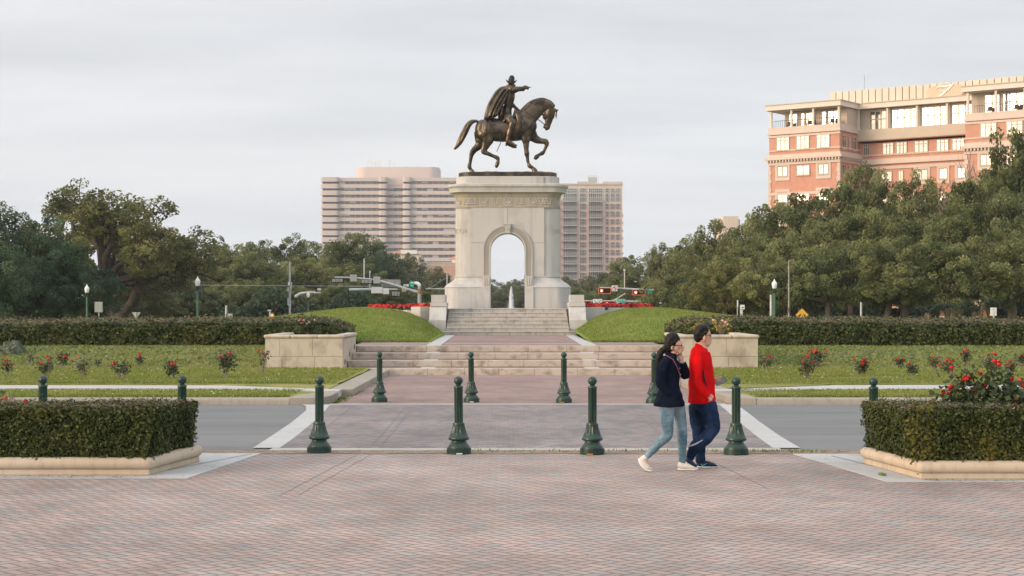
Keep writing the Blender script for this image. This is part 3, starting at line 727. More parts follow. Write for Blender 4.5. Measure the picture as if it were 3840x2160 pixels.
# ================================================================== BOLLARDS
def bollard_proto():
    t = thing('bollard', 'x', 'bollard', (0, 0, 0), 'dark green fluted bollards around the crossing')
    base = MB().lathe([(.164, 0), (.164, .072), (.157, .0725), (.156, .084), (.147, .0845), (.142, .102), (.128, .122), (.112, .142), (.103, .158), (.099, .166), (.098, .176)], 28)
    part('base', base, 'green_paint', t, 28, world=False)
    prof = [(.097, .174), (.110, .178), (.130, .184), (.138, .194), (.139, .206), (.136, .218), (.131, .226), (.124, .236), (.114, .26), (.101, .295), (.088, .335), (.079, .378)]
    bell = MB(); n = 36; vs = []; fs = []
    for r, z in prof:
        for k in range(n):
            d = .88 if (k % 3 == 0 and .24 < z < .37) else 1; a = 2*PI*k/n; vs.append((r*d*math.cos(a), r*d*math.sin(a), z))
    for j in range(len(prof)-1):
        for k in range(n): q = (k+1) % n; fs.append((j*n+k, j*n+q, (j+1)*n+q, (j+1)*n+k))
    bell.add(vs, fs); part('bell', bell, 'green_paint', t, 30, world=False)
    part('ring', MB().lathe([(.066, .372), (.078, .378), (.080, .392), (.076, .402), (.074, .412), (.062, .418)], 28), 'green_paint', t, 45, world=False)
    sh = MB(); vs = []; fs = []; n = 48; Z = [.415, .43, .86, .875]
    for z in Z:
        for k in range(n):
            d = .80 if (k % 3 == 0 and .42 < z < .87) else 1; a = 2*PI*k/n; vs.append((.0575*d*math.cos(a), .0575*d*math.sin(a), z))
    for j in range(3):
        for k in range(n): q = (k+1) % n; fs.append((j*n+k, j*n+q, (j+1)*n+q, (j+1)*n+k))
    sh.add(vs, fs); part('shaft', sh, 'green_paint', t, 35, world=False)
    part('collar', MB().lathe([(.056, .872), (.063, .878), (.064, .892), (.058, .9), (.046, .904), (.034, .915), (.030, .926)], 28), 'green_paint', t, 45, world=False)
    part('ball', MB().lathe([(.0601*math.sin(a)+1e-6, .971-.0601*math.cos(a)) for a in np.linspace(.5, PI, 14)], 28), 'green_paint', t, 60, world=False)
    return t
bol = bollard_proto()
front = [(161, 1694, 'bollard half hidden behind the left planter hedge, at the photo\'s left edge'), (683, 1694, 'bollard behind the right corner of the left planter hedge'),
         (1197, 1697, 'front row bollard at the near left corner of the brick crossing'), (1721, 1701, 'front row bollard left of the crossing\'s middle, white tag at its foot'),
         (2221, 1703, 'front row bollard right of the crossing\'s middle, left of the walking woman'), (2760, 1704, 'front row bollard right of the man in red'),
         (3275, 1708, 'bollard partly behind the left corner of the right planter hedge'), (3786, 1708, 'bollard behind the red rose bush in the right planter')]
back = [(1423, 1507, 'far row bollard on the forecourt\'s left, nearest the planter wall with pink roses'), (1768, 1508, 'far row bollard left of centre in front of the wide steps'),
        (2115, 1510, 'far row bollard right of centre in front of the wide steps'), (2452, 1512, 'far row bollard partly hidden behind the walking woman')]
for i, (px, py, lab) in enumerate(front+back):
    Y = F*H0/(py-HY); loc = (gx(px, Y), Y, 0)
    if i == 0: bol.location = loc; bol['label'] = 'dark green '+lab; b_ = bol
    else: b_ = dup(bol, loc, 'dark green '+lab, rotz=random.uniform(0, .4)); b_.rotation_euler[0] = random.uniform(-.008, .008); b_.rotation_euler[1] = random.uniform(-.010, .010)
    if i in (3, 4, 9, 10):
        tg = MB().box(-.045, .03, -.185, -.160, .006, .022)
        t_ = part('foot_tag', tg, 'sign_white' if i in (3, 9) else 'rust', b_, world=False); t_.rotation_euler = (0, 0, -b_.rotation_euler[2]+random.uniform(-.2, .2))

# ================================================================== HEDGES
def hedge_leaves(name, quads, dens, size, mat, parent, jit=.03, tmin=0, rough=.06):
    """leaves over hedge faces: quads = list of (p0,p1,p2,p3) corner tuples, outward by p0->p1 x p0->p3"""
    Cs, Ns = [], []
    for q in quads:
        p = [np.array(v, float) for v in q]; nr = np.cross(p[1]-p[0], p[3]-p[0]); A = np.linalg.norm(nr); nr = nr/A
        n = max(4, int(A*dens)); a, c = rng.random((n, 1)), rng.random((n, 1))
        P_ = (p[0]*(1-a)+p[1]*a)*(1-c)+(p[3]*(1-a)+p[2]*a)*c
        wob = np.array([mnoise.noise(Vector(v)*2.2)*rough+mnoise.noise(Vector(v)*9)*rough*.55 for v in P_])[:, None]
        wob = wob+np.where(rng.random((n, 1)) < .03, rng.random((n, 1))*size*2.6, 0)     # stray shoots
        Cs.append(P_+nr*(wob+rng.normal(0, jit, (n, 1))-jit*.6)); Ns.append(nr+rng.normal(0, .55, (n, 3))+np.array([0, 0, .35]))
    C = np.concatenate(Cs)-np.array(root_of(parent).location); N_ = np.concatenate(Ns); N_ /= np.linalg.norm(N_, axis=1, keepdims=True)
    U, V = leaf_axes(N_, size); t = np.clip(rng.beta(1.3, 2.6, len(C))+.0, tmin, 1)
    return link(name, quads_mesh(name, C, U, V, t), mat, parent)
def hedge_box(poly_b, poly_t, zb, zt, parent, dens, size, topdens=None, jit=.03, skip=(), rough=.06, inset=.06):
    n = len(poly_b); qs = []
    for i in range(n):
        if i in skip: continue
        j = (i+1) % n; qs.append(((*poly_b[i], zb), (*poly_b[j], zb), (*poly_t[j], zt), (*poly_t[i], zt)))
    top = [tuple((*p, zt) for p in poly_t)]
    return qs, top
def hedge_core(poly_b, poly_t, zb, zt, parent, inset):
    def ins(p):
        cx = sum(x for x, _ in p)/len(p); cy = sum(y for _, y in p)/len(p); o = []
        for x, y in p:
            o.append((x-math.copysign(min(inset, abs(x-cx)), x-cx), y-math.copysign(min(inset, abs(y-cy)), y-cy)))
        return o
    a, c = ins(poly_b), ins(poly_t); n = len(a); mb = MB()
    mb.add([(x, y, zb) for x, y in a]+[(x, y, zt-inset) for x, y in c], [tuple(range(n-1, -1, -1)), tuple(range(n, 2*n))]+[(i, (i+1) % n, n+(i+1) % n, n+i) for i in range(n)])
    part('branches', mb, 'hedge_core', parent)

def front_planter(label_p, label_h, base, hb, ht, holes, zt_front, zt_back):
    cx = sum(p[0] for p in base)/4; cy = base[0][1]
    t = thing('stone_planter', label_p, 'planter', (cx, cy, 0), 'cast stone planters at the edge of the plaza')
    def off(d): 
        (x0, y0), (x1, y1), (x2, y2), (x3, y3) = base
        return [(x0-d, y0-d), (x1+d, y1-d), (x2+d, y2+d), (x3-d, y3+d)]
    part('plinth', MB().prism(off(0), .006, .075), 'cast_stone', t, bevel=.01)
    o = part('rolled_rim', MB().prism(off(.045), .072, .215), 'cast_stone', t); md = o.modifiers.new('b', 'BEVEL'); md.width = .066; md.segments = 5; md.limit_method = 'ANGLE'
    for p in o.data.polygons: p.use_smooth = True
    part('soil_fill', MB().prism(off(-.12), .2, .235), 'soil', t)
    h = thing('box_hedge', label_h, 'hedge', (cx, cy+.2, .2), 'clipped box hedges in the plaza planters')
    (a0, a1, a2, a3), (b0, b1, b2, b3) = hb, ht
    W = .52                                           # ring of hedge round a planted middle
    segs = []
    ztf, ztb = zt_front, zt_back
    qs = [((*a0, .2), (*a1, .2), (*b1, ztf), (*b0, ztf)), ((*a1, .2), (*a2, .2), (*b2, ztb), (*b1, ztf)), ((*a2, .2), (*a3, .2), (*b3, ztb), (*b2, ztb)), ((*a3, .2), (*a0, .2), (*b0, ztf), (*b3, ztb))]
    i0, i1, i2, i3 = holes
    inner = [((*i1, .35), (*i0, .35), (*i0, ztf), (*i1, ztf)), ((*i0, .35), (*i3, .35), (*i3, ztb), (*i0, ztf)), ((*i3, .35), (*i2, .35), (*i2, ztb), (*i3, ztb)), ((*i2, .35), (*i1, .35), (*i1, ztf), (*i2, ztb))]
    tops = [((*b0, ztf), (*b1, ztf), (*i1, ztf), (*i0, ztf)), ((*b1, ztf), (*b2, ztb), (*i2, ztb), (*i1, ztf)), ((*i3, ztb), (*i2, ztb), (*b2, ztb), (*b3, ztb)), ((*b0, ztf), (*i0, ztf), (*i3, ztb), (*b3, ztb))]
    hedge_leaves('foliage', qs+inner, 8600, .028, 'leaf_hedge', h, .026, rough=.06)
    hedge_leaves('foliage', tops, 5000, .027, 'leaf_hedge', h, .026, rough=.05)
    hedge_leaves('top_growth', tops, 3600, .024, 'leaf_hedge_top', h, .022, rough=.05)
    g = .07; core = MB()
    def cen(p, q, t_): return (lerp(p[0], q[0], t_), lerp(p[1], q[1], t_))
    for (A0, A1, B0, B1, I0, I1, z0_, z1_) in ((a0, a1, b0, b1, i0, i1, ztf, ztf), (a1, a2, b1, b2, i1, i2, ztf, ztb), (a2, a3, b2, b3, i2, i3, ztb, ztb), (a3, a0, b3, b0, i3, i0, ztb, ztf)):
        f = .14
        P = [(*cen(A0, I0, f), .2), (*cen(A1, I1, f), .2), (*cen(I1, A1, f), .2), (*cen(I0, A0, f), .2), (*cen(B0, I0, f+.03), z0_-g), (*cen(B1, I1, f+.03), z1_-g), (*cen(I1, B1, f), z1_-g), (*cen(I0, B0, f), z0_-g)]
        core.add(P, [(0, 3, 2, 1), (4, 5, 6, 7), (0, 1, 5, 4), (1, 2, 6, 5), (2, 3, 7, 6), (3, 0, 4, 7)])
    part('branches', core, 'hedge_core', h)
    return t, h
front_planter('long low cast stone planter in the left foreground, under a clipped hedge', 'dense clipped box hedge filling the left foreground planter',
    [(-9.5, 18.52), (-4.15, 18.52), (-3.88, 20.15), (-9.5, 20.15)], [(-9.5, 18.55), (-4.18, 18.55), (-3.98, 20.1), (-9.5, 20.1)], [(-9.5, 18.45), (-4.04, 18.45), (-3.90, 20.2), (-9.5, 20.2)],
    [(-9.0, 18.95), (-4.5, 18.95), (-4.4, 19.75), (-9.0, 19.75)], .79, .75)
front_planter('low cast stone planter in the right foreground, cracked rim, under a clipped hedge', 'clipped box hedge with yellowing left corner in the right foreground planter',
    [(10, 19.9), (4.42, 19.9), (4.67, 18.1), (10, 18.1)][::-1][:0] or [(4.67, 18.1), (10, 18.1), (10, 19.9), (4.42, 19.9)],
    [(4.68, 18.13), (10, 18.13), (10, 19.85), (4.48, 19.85)], [(4.50, 18.02), (10, 18.02), (10, 19.95), (4.41, 19.95)],
    [(4.95, 18.5), (9.6, 18.5), (9.6, 19.5), (4.9, 19.5)], .80, .77)
# yellowed leaves on the right hedge's corner
hy = [o for o in col.objects if o.name.startswith('box_hedge')][-1]
def patch(c, r, n):
    P_ = rng.normal(0, 1, (n, 3))*np.array([r*.5, r*.25, r])+np.array(c)
    P_[:, 1] = 18.02+(.8-P_[:, 2])*.16+rng.normal(0, .02, n); P_ -= np.array(hy.location)
    U, V = leaf_axes(rand_dirs(n)*.5+np.array([0, -1, .3]), .034); return P_, U, V
pp = [patch((4.72, 18, .5), .16, 420), patch((5.45, 18, .4), .10, 200), patch((4.6, 18, .62), .1, 200)]
link('yellow_leaves', quads_mesh('yellow_leaves', *(np.concatenate([q[i] for q in pp]) for i in range(3)), rng.random(820)*.8), leafmat('leaf_hedge_yellow', (.08, .075, .018), (.22, .18, .04), (.2, .13, .04), .2), hy)

def long_hedge(label, fx, ya, yb, zb, ztf, ztb, n, flip, endround):
    """fx: list of (x, front y, back y)"""
    t = thing('privet_hedge', label, 'hedge', (fx[n//2][0], fx[n//2][1], zb))
    qs, tops = [], []; core = MB()
    def zd(x):                                        # lower towards the outer sides and at the rounded end
        e = max(0, 1-abs(abs(x)-5.2)/1.1) if abs(x) < 6.3 else 0
        return -.0011*max(0, abs(x)-5)**1.75*.8-.34*e*e+.025*math.sin(x*1.7)
    for (x0, f0, b0), (x1, f1, b1) in zip(fx, fx[1:]):
        a, c = zd(x0), zd(x1); s1, s2 = ztf-.13, ztf
        qs.append(((x0, f0, zb), (x1, f1, zb), (x1, f1+.02, s1+c), (x0, f0+.02, s1+a)))
        qs.append(((x0, f0+.02, s1+a), (x1, f1+.02, s1+c), (x1, f1+.30, s2+c), (x0, f0+.30, s2+a)))
        tops.append(((x0, f0+.30, s2+a), (x1, f1+.30, s2+c), (x1, b1, ztb+c), (x0, b0, ztb+a)))
        core.add([(x0, f0+.14, zb), (x1, f1+.14, zb), (x1, b1-.05, zb), (x0, b0-.05, zb), (x0, f0+.36, s2-.13+a), (x1, f1+.36, s2-.13+c), (x1, b1-.05, ztb-.1+c), (x0, b0-.05, ztb-.1+a)],
                 [(0, 3, 2, 1), (4, 5, 6, 7), (0, 1, 5, 4), (2, 3, 7, 6), (1, 2, 6, 5), (3, 0, 4, 7)])
    hedge_leaves('foliage', qs, 1500, .07, 'leaf_hedge', t, .06, rough=.17)
    hedge_leaves('foliage', tops, 600, .07, 'leaf_hedge', t, .03, rough=.05)
    hedge_leaves('top_growth', tops, 520, .055, 'leaf_hedge_top', t, .03, rough=.05)
    part('branches', core, 'hedge_core', t)
    part('stone_footing', MB().tube([(x, f-.18, zb+.0) for x, f, _ in fx], [.05]*len(fx), 6), 'kerb_stone', t)
    return t
def endcurve(x, xe, s, d=3.3):
    """front and back y of a hedge with a rounded end at xe; s=+1 if the end is on the right"""
    k = max(0, 1-abs(xe-x)/1.1) if abs(xe-x) < 1.1 else 0
    r = 1-math.sqrt(max(0, 1-k*k)); return 52.4+1.5*r, 52.4+d-1.6*r
def curveoff(x): return -.0085*max(0, abs(x)-6)**1.6
fxl = []
for x in list(np.linspace(-27, -6.3, 34))+[-6.1, -5.8, -5.6, -5.4, -5.28, -5.2]:
    f_, b_ = endcurve(x, -5.18, 1); fxl.append((x, f_+curveoff(x), b_+curveoff(x)))
long_hedge('long clipped hedge with brownish top behind the left rose bank', fxl, 0, 0, .60, 1.42, 1.55, 20, 0, 0)
fxr = []
for x in [5.34, 5.42, 5.55, 5.75, 6.0, 6.3]+list(np.linspace(6.6, 27, 34)):
    f_, b_ = endcurve(x, 5.30, -1); fxr.append((x, f_+curveoff(x), b_+curveoff(x)))
long_hedge('long clipped hedge with reddish brown top behind the right rose bank', fxr, 0, 0, .60, 1.42, 1.58, 20, 0, 0)

# ================================================================== ROSES
def flower_mesh(r, seed):
    rr = random.Random(seed); mb = MB()
    mb.ball((0, 0, 0), (r*.55, r*.55, r*.5), 7, 5)
    for k in range(9):
        a = 2*PI*k/9+rr.uniform(-.2, .2); e = rr.uniform(-.1, .8); d = Vector((math.cos(a)*math.cos(e), math.sin(a)*math.cos(e), math.sin(e)))
        s_ = d.cross(Vector((0, 0, 1))).normalized(); u = d.cross(s_)
        c = d*r*.6; mb.add([c+s_*r*.5-u*r*.1, c+d*r*.35-u*r*.5, c-s_*r*.5-u*r*.1, c+u*r*.45+d*r*.12], [(0, 1, 2, 3)])
    return mkmesh('flower', mb, None, 30)
FM = {}
for key, mat in (('red', 'petal_red'), ('coral', 'petal_coral'), ('pink', 'petal_pink')):
    for k in range(2):
        me = flower_mesh(.05, k); me.materials.append(M[mat]); FM[key, k] = me
NROSE = [0]
def rose(name, label, cat, loc, h, wd, nfl, seed, group=None, cols=('red', 'red', 'coral'), fr=.05, leaves=260, leafsz=.035, leafm='leaf_rose', stem='bark_pale', spots=None, top=.55):
    rr = random.Random(seed); t = thing(name, label, cat, loc, group); stems = MB(); tips = []
    ns = max(5, int(wd*12))
    for i in range(ns):
        a = rr.uniform(0, 2*PI); R_ = wd*.5*rr.uniform(.25, 1); hh = h*rr.uniform(.6, 1)
        p0 = Vector((rr.uniform(-.06, .06), rr.uniform(-.05, .05), -.03)); p2 = Vector((R_*math.cos(a), R_*.6*math.sin(a), hh*.92)); p1 = p0.lerp(p2, .5)+Vector((rr.uniform(-.06, .06), 0, .03))-Vector((p2.x*.25, 0, 0))
        stems.tube([p0, p1, p2], [.013, .009, .004], 5); tips.append(p2)
        for _ in range(2):
            q = p1.lerp(p2, rr.uniform(.1, .8)); e = q+Vector((rr.uniform(-.16, .16), rr.uniform(-.1, .1), rr.uniform(.04, .2)))*(h+.2); stems.tube([q, e], [.006, .003], 4); tips.append(e)
    if spots:
        tips2 = []
        for dx, dz in spots:
            e = Vector((dx, rr.uniform(-.12, .12), dz)); q = min(tips, key=lambda v: (v-e).length)
            tips.append(e-Vector((0, 0, .05))); tips.append(q.lerp(e, .6)); stems.tube([q, q.lerp(e, .5)+Vector((.02, 0, -.02)), e-Vector((0, 0, .03))], [.007, .006, .004], 5); tips2.append(e)
    part('stems', stems, stem, t, world=False)
    n = leaves; ti = np.array([list(rr.choice(tips)) for _ in range(n)])
    C = ti*(1-.55*rng.random((n, 1))**1.5*np.array([1, 1, 1.0]))+rng.normal(0, 1, (n, 3))*np.array([.075, .06, .06])*(wd+.3)
    C[:, 2] = np.clip(C[:, 2], h*.15, None); U, V = leaf_axes(rand_dirs(n)+np.array([0, -.3, .8]), leafsz)
    link('leaves', quads_mesh('leaves', C, U, V, rng.beta(1.5, 2, n)), leafm, t)
    for i in range(nfl if not spots else len(spots)):
        p = tips2[i] if spots else rr.choice([q for q in tips if q.z > h*top] or tips)+Vector((rr.uniform(-.05, .05), rr.uniform(-.08, .02), rr.uniform(0, .05)))
        f = bpy.data.objects.new('flower', FM[rr.choice(cols), rr.randint(0, 1)]); col.objects.link(f); f.parent = t
        f.location = p; s_ = fr/.05*rr.uniform(.75, 1.2); f.scale = (s_, s_, s_*.85); f.rotation_euler = (rr.uniform(.2, .9), 0, rr.uniform(0, 6))
    return t
# (px centre, base py, height m, width m, flowers, leaves, text)
LR = [(35, 1338, .5, .3, 7, 120, 'sparse red rose at the photo\'s left edge, beside the round grey shrub'), (110, 1312, .3, .3, 1, 60, 'small bare rose just right of the grey shrub'),
      (170, 1342, .55, .55, 5, 220, 'wide leafy red rose, first large one right of the grey shrub'), (228, 1318, .5, .45, 7, 200, 'red rose with a row of blooms against the left hedge'),
      (312, 1340, .55, .5, 4, 130, 'thin red rose with its lowest bloom near the grass'), (366, 1318, .3, .25, 0, 50, 'small flowerless rose twig clump'),
      (455, 1346, .5, .45, 6, 190, 'vase shaped red rose in the middle of the left bank'), (522, 1315, .35, .35, 5, 120, 'low red rose against the foot of the left hedge'),
      (655, 1345, .52, .55, 6, 260, 'bushy red rose with one low bloom, second to the left of the planter wall'), (845, 1342, .88, .6, 14, 420, 'tallest red rose of the left bank, reaching up the hedge'),
      (985, 1330, .72, .22, 4, 90, 'thin red rose touching the left end of the left planter wall')]
RR = [(2868, 1322, .40, .35, 3, 130, 'low red rose touching the right end of the right planter wall'), (3022, 1342, .62, .65, 14, 420, 'full red rose, the largest of the right bank\'s first pair'),
      (3065, 1316, .62, .6, 16, 360, 'red rose crowded with blooms against the hedge, behind another rose'), (3228, 1340, .55, .45, 11, 320, 'rounded red rose standing alone above the yellow and green lawn'),
      (3375, 1318, .35, .3, 5, 120, 'small red rose against the hedge right of the lone rounded one'), (3420, 1338, .35, .35, 3, 160, 'low red rose bush with two blooms on its top'),
      (3500, 1320, .42, .45, 3, 130, 'twiggy red rose leaning left against the hedge'), (3560, 1340, .56, .5, 9, 200, 'open vase shaped red rose with bare forked stems'),
      (3625, 1316, .48, .4, 6, 200, 'upright red rose behind and between two forked ones'), (3718, 1340, .62, .5, 13, 240, 'tall red rose above the big foreground rose bush'),
      (3790, 1336, .42, .45, 6, 160, 'low sprawling red rose near the photo\'s right edge'), (3832, 1318, .5, .4, 6, 170, 'red rose cut by the photo\'s right edge')]
for k, (px, py, h, wd, nf, lv, lab) in enumerate(LR+RR):
    Y = 46.0
    for _ in range(12): Y = F*(H0-lz(gx(px, Y), Y))/(py-HY)
    rose('rose_bush', lab, 'rose bush', (gx(px, Y), Y, lz(gx(px, Y), Y)), h, wd, nf, 40+k, 'red rose bushes along the hedge banks', leaves=int(lv*1.3), leafsz=.042, leafm='leaf_rose', fr=.041)
# the big foreground rose bush in the right planter
base = Vector((gx(3700, 19.0), 19.0, .22)); S = 6000/19.0
bl = [(3573, 1380), (3722, 1355), (3735, 1367), (3613, 1420), (3632, 1418), (3644, 1418), (3686, 1402), (3563, 1453), (3535, 1473), (3562, 1476), (3610, 1499), (3655, 1466), (3685, 1448), (3722, 1450), (3717, 1469), (3798, 1424), (3822, 1428), (3828, 1448)]
sp_ = [((x-3700)/S, H0-(y-HY)/S-base.z) for x, y in bl]
big = rose('rose_bush', 'large dark leaved rose bush with big red blooms in the right foreground planter', 'rose bush', base, .78, 1.0, 0, 99, None, ('red', 'red', 'red', 'coral'), .047, 2700, .052, spots=sp_, stem='bark')
rose('rose_bush', 'leafy rose at the photo\'s right edge in the right foreground planter', 'rose bush', (gx(3835, 19.0), 19.0, .22), .72, .6, 2, 98, None, leaves=1500, leafsz=.055, stem='bark')
rose('rose_bush', 'thin straggling rose with dark red buds at the left edge of the left planter', 'rose bush', (gx(15, 19.3), 19.3, .22), .86, .35, 5, 97, None, leaves=90, leafsz=.05, fr=.04)
rose('rose_bush', 'reddish young rose shoots rising from the middle of the left planter hedge', 'rose bush', (gx(378, 19.4), 19.4, .22), .66, .25, 2, 96, None, leaves=60, leafsz=.045, fr=.02, leafm='leaf_hedge_top')
rose('rose_bush', 'low reddish rose shoots inside the left planter near the edge', 'rose bush', (gx(90, 19.4), 19.4, .22), .66, .5, 3, 95, None, leaves=80, leafsz=.045, fr=.03, leafm='leaf_hedge_top')
# pink and yellow roses on the planter walls
Y = 47.6; z0 = 1.08
rose('rose_bush', 'broad bush of pink and white roses on the left planter wall', 'rose bush', (gx(1155, Y), Y, z0), .52, 1.15, 14, 71, None, ('pink', 'pink', 'pink', 'coral'), .055, 1500, .05, top=.3)
rose('rose_bush', 'wiry rose with pale pink blooms on the right planter wall, right of the man\'s head', 'rose bush', (gx(2705, Y), Y, z0), .5, .7, 6, 72, None, ('pink',), .05, 160, .045, 'leaf_yellow')
rose('yellow_shrub', 'small golden yellow shrub left of the man\'s head on the right planter wall', 'shrub', (gx(2625, 47.2), 47.2, z0), .36, .4, 0, 73, None, leaves=520, leafsz=.05, leafm='leaf_yellow')
# grey-green rounded shrub and its like
def round_shrub(name, label, loc, r, mat, n=2600, sz=.06):
    t = thing(name, label, 'shrub', loc); d = rand_dirs(n); d[:, 2] = np.abs(d[:, 2])*1.0
    C = d*np.array(r)*(1-.25*rng.random((n, 1))**2)*(1+.1*np.sin(d[:, :1]*9+d[:, 2:]*7)); U, V = leaf_axes(d+rng.normal(0, .5, (n, 3)), sz)
    link('leaves', quads_mesh('leaves', C, U, V, rng.beta(1.5, 2, n)), mat, t)
    part('branches', MB().ball((0, 0, 0), tuple(q*.8 for q in r), 12, 8), 'hedge_core', t, 60, world=False); return t
Y = 49.2; round_shrub('round_shrub', 'round grey-green shrub at the left end of the left hedge', (gx(48, Y), Y, lz(0, Y)-.02), (.42, .4, .42), leafmat('leaf_sage', (.10, .13, .09), (.24, .27, .19), (.2, .22, .14), .2))
# ================================================================== MONUMENT STEPS
YS = 67.3; r7 = .16
ms = thing('monument_steps', 'flight of seven granite steps leading up to the arch', 'steps', (0, YS, tz))
for k in range(7):
    hw = 2.9 if k == 0 else 2.62-.012*k; y = YS+.35*k; z0, z1 = tz+r7*k, tz+r7*(k+1)
    mb = MB(); jx = [-hw, (-.1 if k % 2 else .55)+(.0 if k else 0), hw]
    for a, c in zip(jx, jx[1:]): mb.box(a+.004, c-.004, y, y+.6 if k < 6 else y+.4, z0-(.3 if k == 0 else 0), z1)
    for a, c in zip(jx, jx[1:]): mb.box(a+.003, c-.003, y-.03, y, z1-.045, z1-.001)
    part('step', mb, 'granite_step', ms, bevel=.008)
platz = tz+7*r7
struct('monument_terrace', MB().box(-3.3, 3.3, YS+2.5, 80, .8, platz-.001), 'granite_step')
def cheek(label, s):
    x0, x1 = (2.63, 3.32)
    t = thing('cheek_block', label, 'stone block', (s*(x0+x1)/2, YS+1, tz), 'granite blocks flanking the monument steps')
    def P(poly, a=x0, c=x1, nm='block', m_='granite'): 
        lo_, hi_ = sorted((s*a, s*c)); part(nm, MB().xprism(poly, lo_, hi_), m_, t, bevel=.012)
    P([(68.0, .5), (70.4, .5), (70.4, 1.335), (68.0, 1.335)], x0, x1+.06)
    P([(68.02, 1.34), (70.4, 1.34), (70.4, 1.93), (68.55, 1.93)], x0, x1+.02)
    P([(68.5, 1.934), (70.4, 1.934), (70.4, 2.10), (68.5, 2.10)], x0-.02, x1)
    P([(68.62, 2.104), (70.4, 2.104), (70.4, 2.43), (68.62, 2.43)], x0+.05, x1-.04, 'top_block')
cheek('stepped granite block flanking the monument steps on the left', -1); cheek('stepped granite block flanking the monument steps on the right', 1)

# low bed walls with poinsettias
def lowwall(label, pts, th=.28):
    cx = sum(p[0] for p in pts)/len(pts); t = thing('bed_wall', label, 'low wall', (cx, pts[0][1], 1.3), 'low granite walls holding the flower beds')
    for (xa, ya, zt, zb), (xb, yb, zt2, _) in zip(pts, pts[1:]):
        d = Vector((xb-xa, yb-ya, 0)).normalized(); nrm = Vector((-d.y, d.x, 0))*th
        if nrm.y < 0: nrm = -nrm
        poly = [(xa, ya), (xb-d.x*.006, yb-d.y*.006), (xb+nrm.x, yb+nrm.y), (xa+nrm.x, ya+nrm.y)]
        if (poly[1][0]-poly[0][0])*(poly[3][1]-poly[0][1])-(poly[1][1]-poly[0][1])*(poly[3][0]-poly[0][0]) < 0: poly = poly[::-1]
        part('block', MB().prism(poly, zb, zt), 'granite', t, bevel=.01)
lowwall('curved low granite wall under the left red flower bed', [(gx(1380, 76), 76, 1.88, 1.4), (gx(1450, 73.5), 73.5, 1.90, 1.4), (gx(1530, 71.4), 71.4, 1.91, 1.4), (gx(1541, 69.6), 69.6, 1.92, 1.2), (gx(1576, 69.2), 69.2, 1.92, 1.2), (-3.36, 69.5, 1.92, 1.2)])
lowwall('low granite wall under the right red flower bed', [(3.38, 69.4, 1.90, 1.2), (gx(2269, 69.4), 69.4, 1.90, 1.2)])
lowwall('long low granite wall behind the right red flower bed', [(gx(2271, 70.4), 70.4, 1.88, 1.4), (gx(2360, 72), 72, 1.86, 1.4), (gx(2446, 75), 75, 1.80, 1.4)])
def poinsettia(loc, label, sc_, seed, group, faded=False):
    rr = random.Random(seed); t = thing('poinsettia', label, 'flowering plant', loc, group)
    n = 130; d = rand_dirs(n); d[:, 2] = abs(d[:, 2]); C = d*np.array([.21, .16, .19])*sc_; U, V = leaf_axes(d+rng.normal(0, .4, (n, 3)), .07)
    link('leaves', quads_mesh('leaves', C, U, V, rng.random(n)), 'leaf_gold' if faded else 'leaf_rose', t)
    n = 42; d = rand_dirs(n); d[:, 2] = abs(d[:, 2])+.35; C = d*np.array([.2, .15, .17])*sc_+np.array([0, 0, .06]); U, V = leaf_axes(d+rng.normal(0, .35, (n, 3)), .085)
    link('bracts', quads_mesh('bracts', C, U, V), 'petal_coral' if faded else 'petal_red', t); return t
gl, gr_ = 'red poinsettias in the bed left of the monument steps', 'red poinsettias in the bed right of the monument steps'
for i, px in enumerate([1392, 1404, 1417, 1428, 1440, 1454, 1476, 1501, 1529, 1544, 1557, 1569, 1581, 1594, 1606]):
    Y = lerp(75.6, 69.9, sst(1380, 1541, px)) if px < 1541 else 69.75
    fd = px > 1560 and px < 1600
    poinsettia((gx(px, Y), Y, 1.80), 'faded orange-green poinsettia in the left bed near the stepped block' if fd else ('bright red poinsettia in the left bed beside the monument' if px < 1541 else 'red poinsettia at the raised right end of the left bed'),
               random.uniform(.62, .85) if px < 1541 else .9, i, gl+(' (faded)' if fd else (' (raised end)' if px > 1541 else '')), fd)
for i, px in enumerate([2207, 2222, 2235, 2248, 2263, 2275, 2288, 2301, 2322, 2343, 2356, 2367, 2378, 2389, 2400, 2411, 2422, 2434]):
    Y = 69.7 if px < 2270 else lerp(70.8, 74.8, (px-2270)/176)
    fd = 2225 < px < 2260
    poinsettia((gx(px, Y), Y, 1.80 if px < 2380 else 1.76), 'faded orange-green poinsettia in the right bed under the left turn sign' if fd else ('red poinsettia at the right end of the right bed' if px > 2350 else 'bright red poinsettia in the right bed below the traffic lights'), 1.0 if px < 2380 else 1.1, 50+i, gr_+(' (faded)' if fd else (' (right end)' if px > 2350 else '')), fd)

# ================================================================== ARCH MONUMENT
YC = 72.25
mon = thing('arch_monument', 'pale granite memorial arch with carved frieze, carrying the bronze rider', 'monument', (0, YC, platz))
NS = 16
def outline(hx, R_, fy):
    pts = []
    for k in range(NS+1):
        a = -PI/2+PI*k/NS; pts.append((hx+R_*math.cos(a), YC+fy*math.sin(a)))
    for k in range(NS+1):
        a = PI/2+PI*k/NS; pts.append((-hx+R_*math.cos(a), YC+fy*math.sin(a)))
    return pts
def loft(levels, mb=None):
    mb = mb or MB(); vs = []; n = 2*(NS+1)
    for hx, R_, fy, z in levels: vs += [(x, y, z) for x, y in outline(hx, R_, fy)]
    fs = [tuple(range(n-1, -1, -1)), tuple((len(levels)-1)*n+k for k in range(n))]
    for j in range(len(levels)-1):
        for k in range(n): q = (k+1) % n; fs.append((j*n+k, j*n+q, (j+1)*n+q, (j+1)*n+k))
    return mb.add(vs, fs)
AR, AZ = .768, 4.452
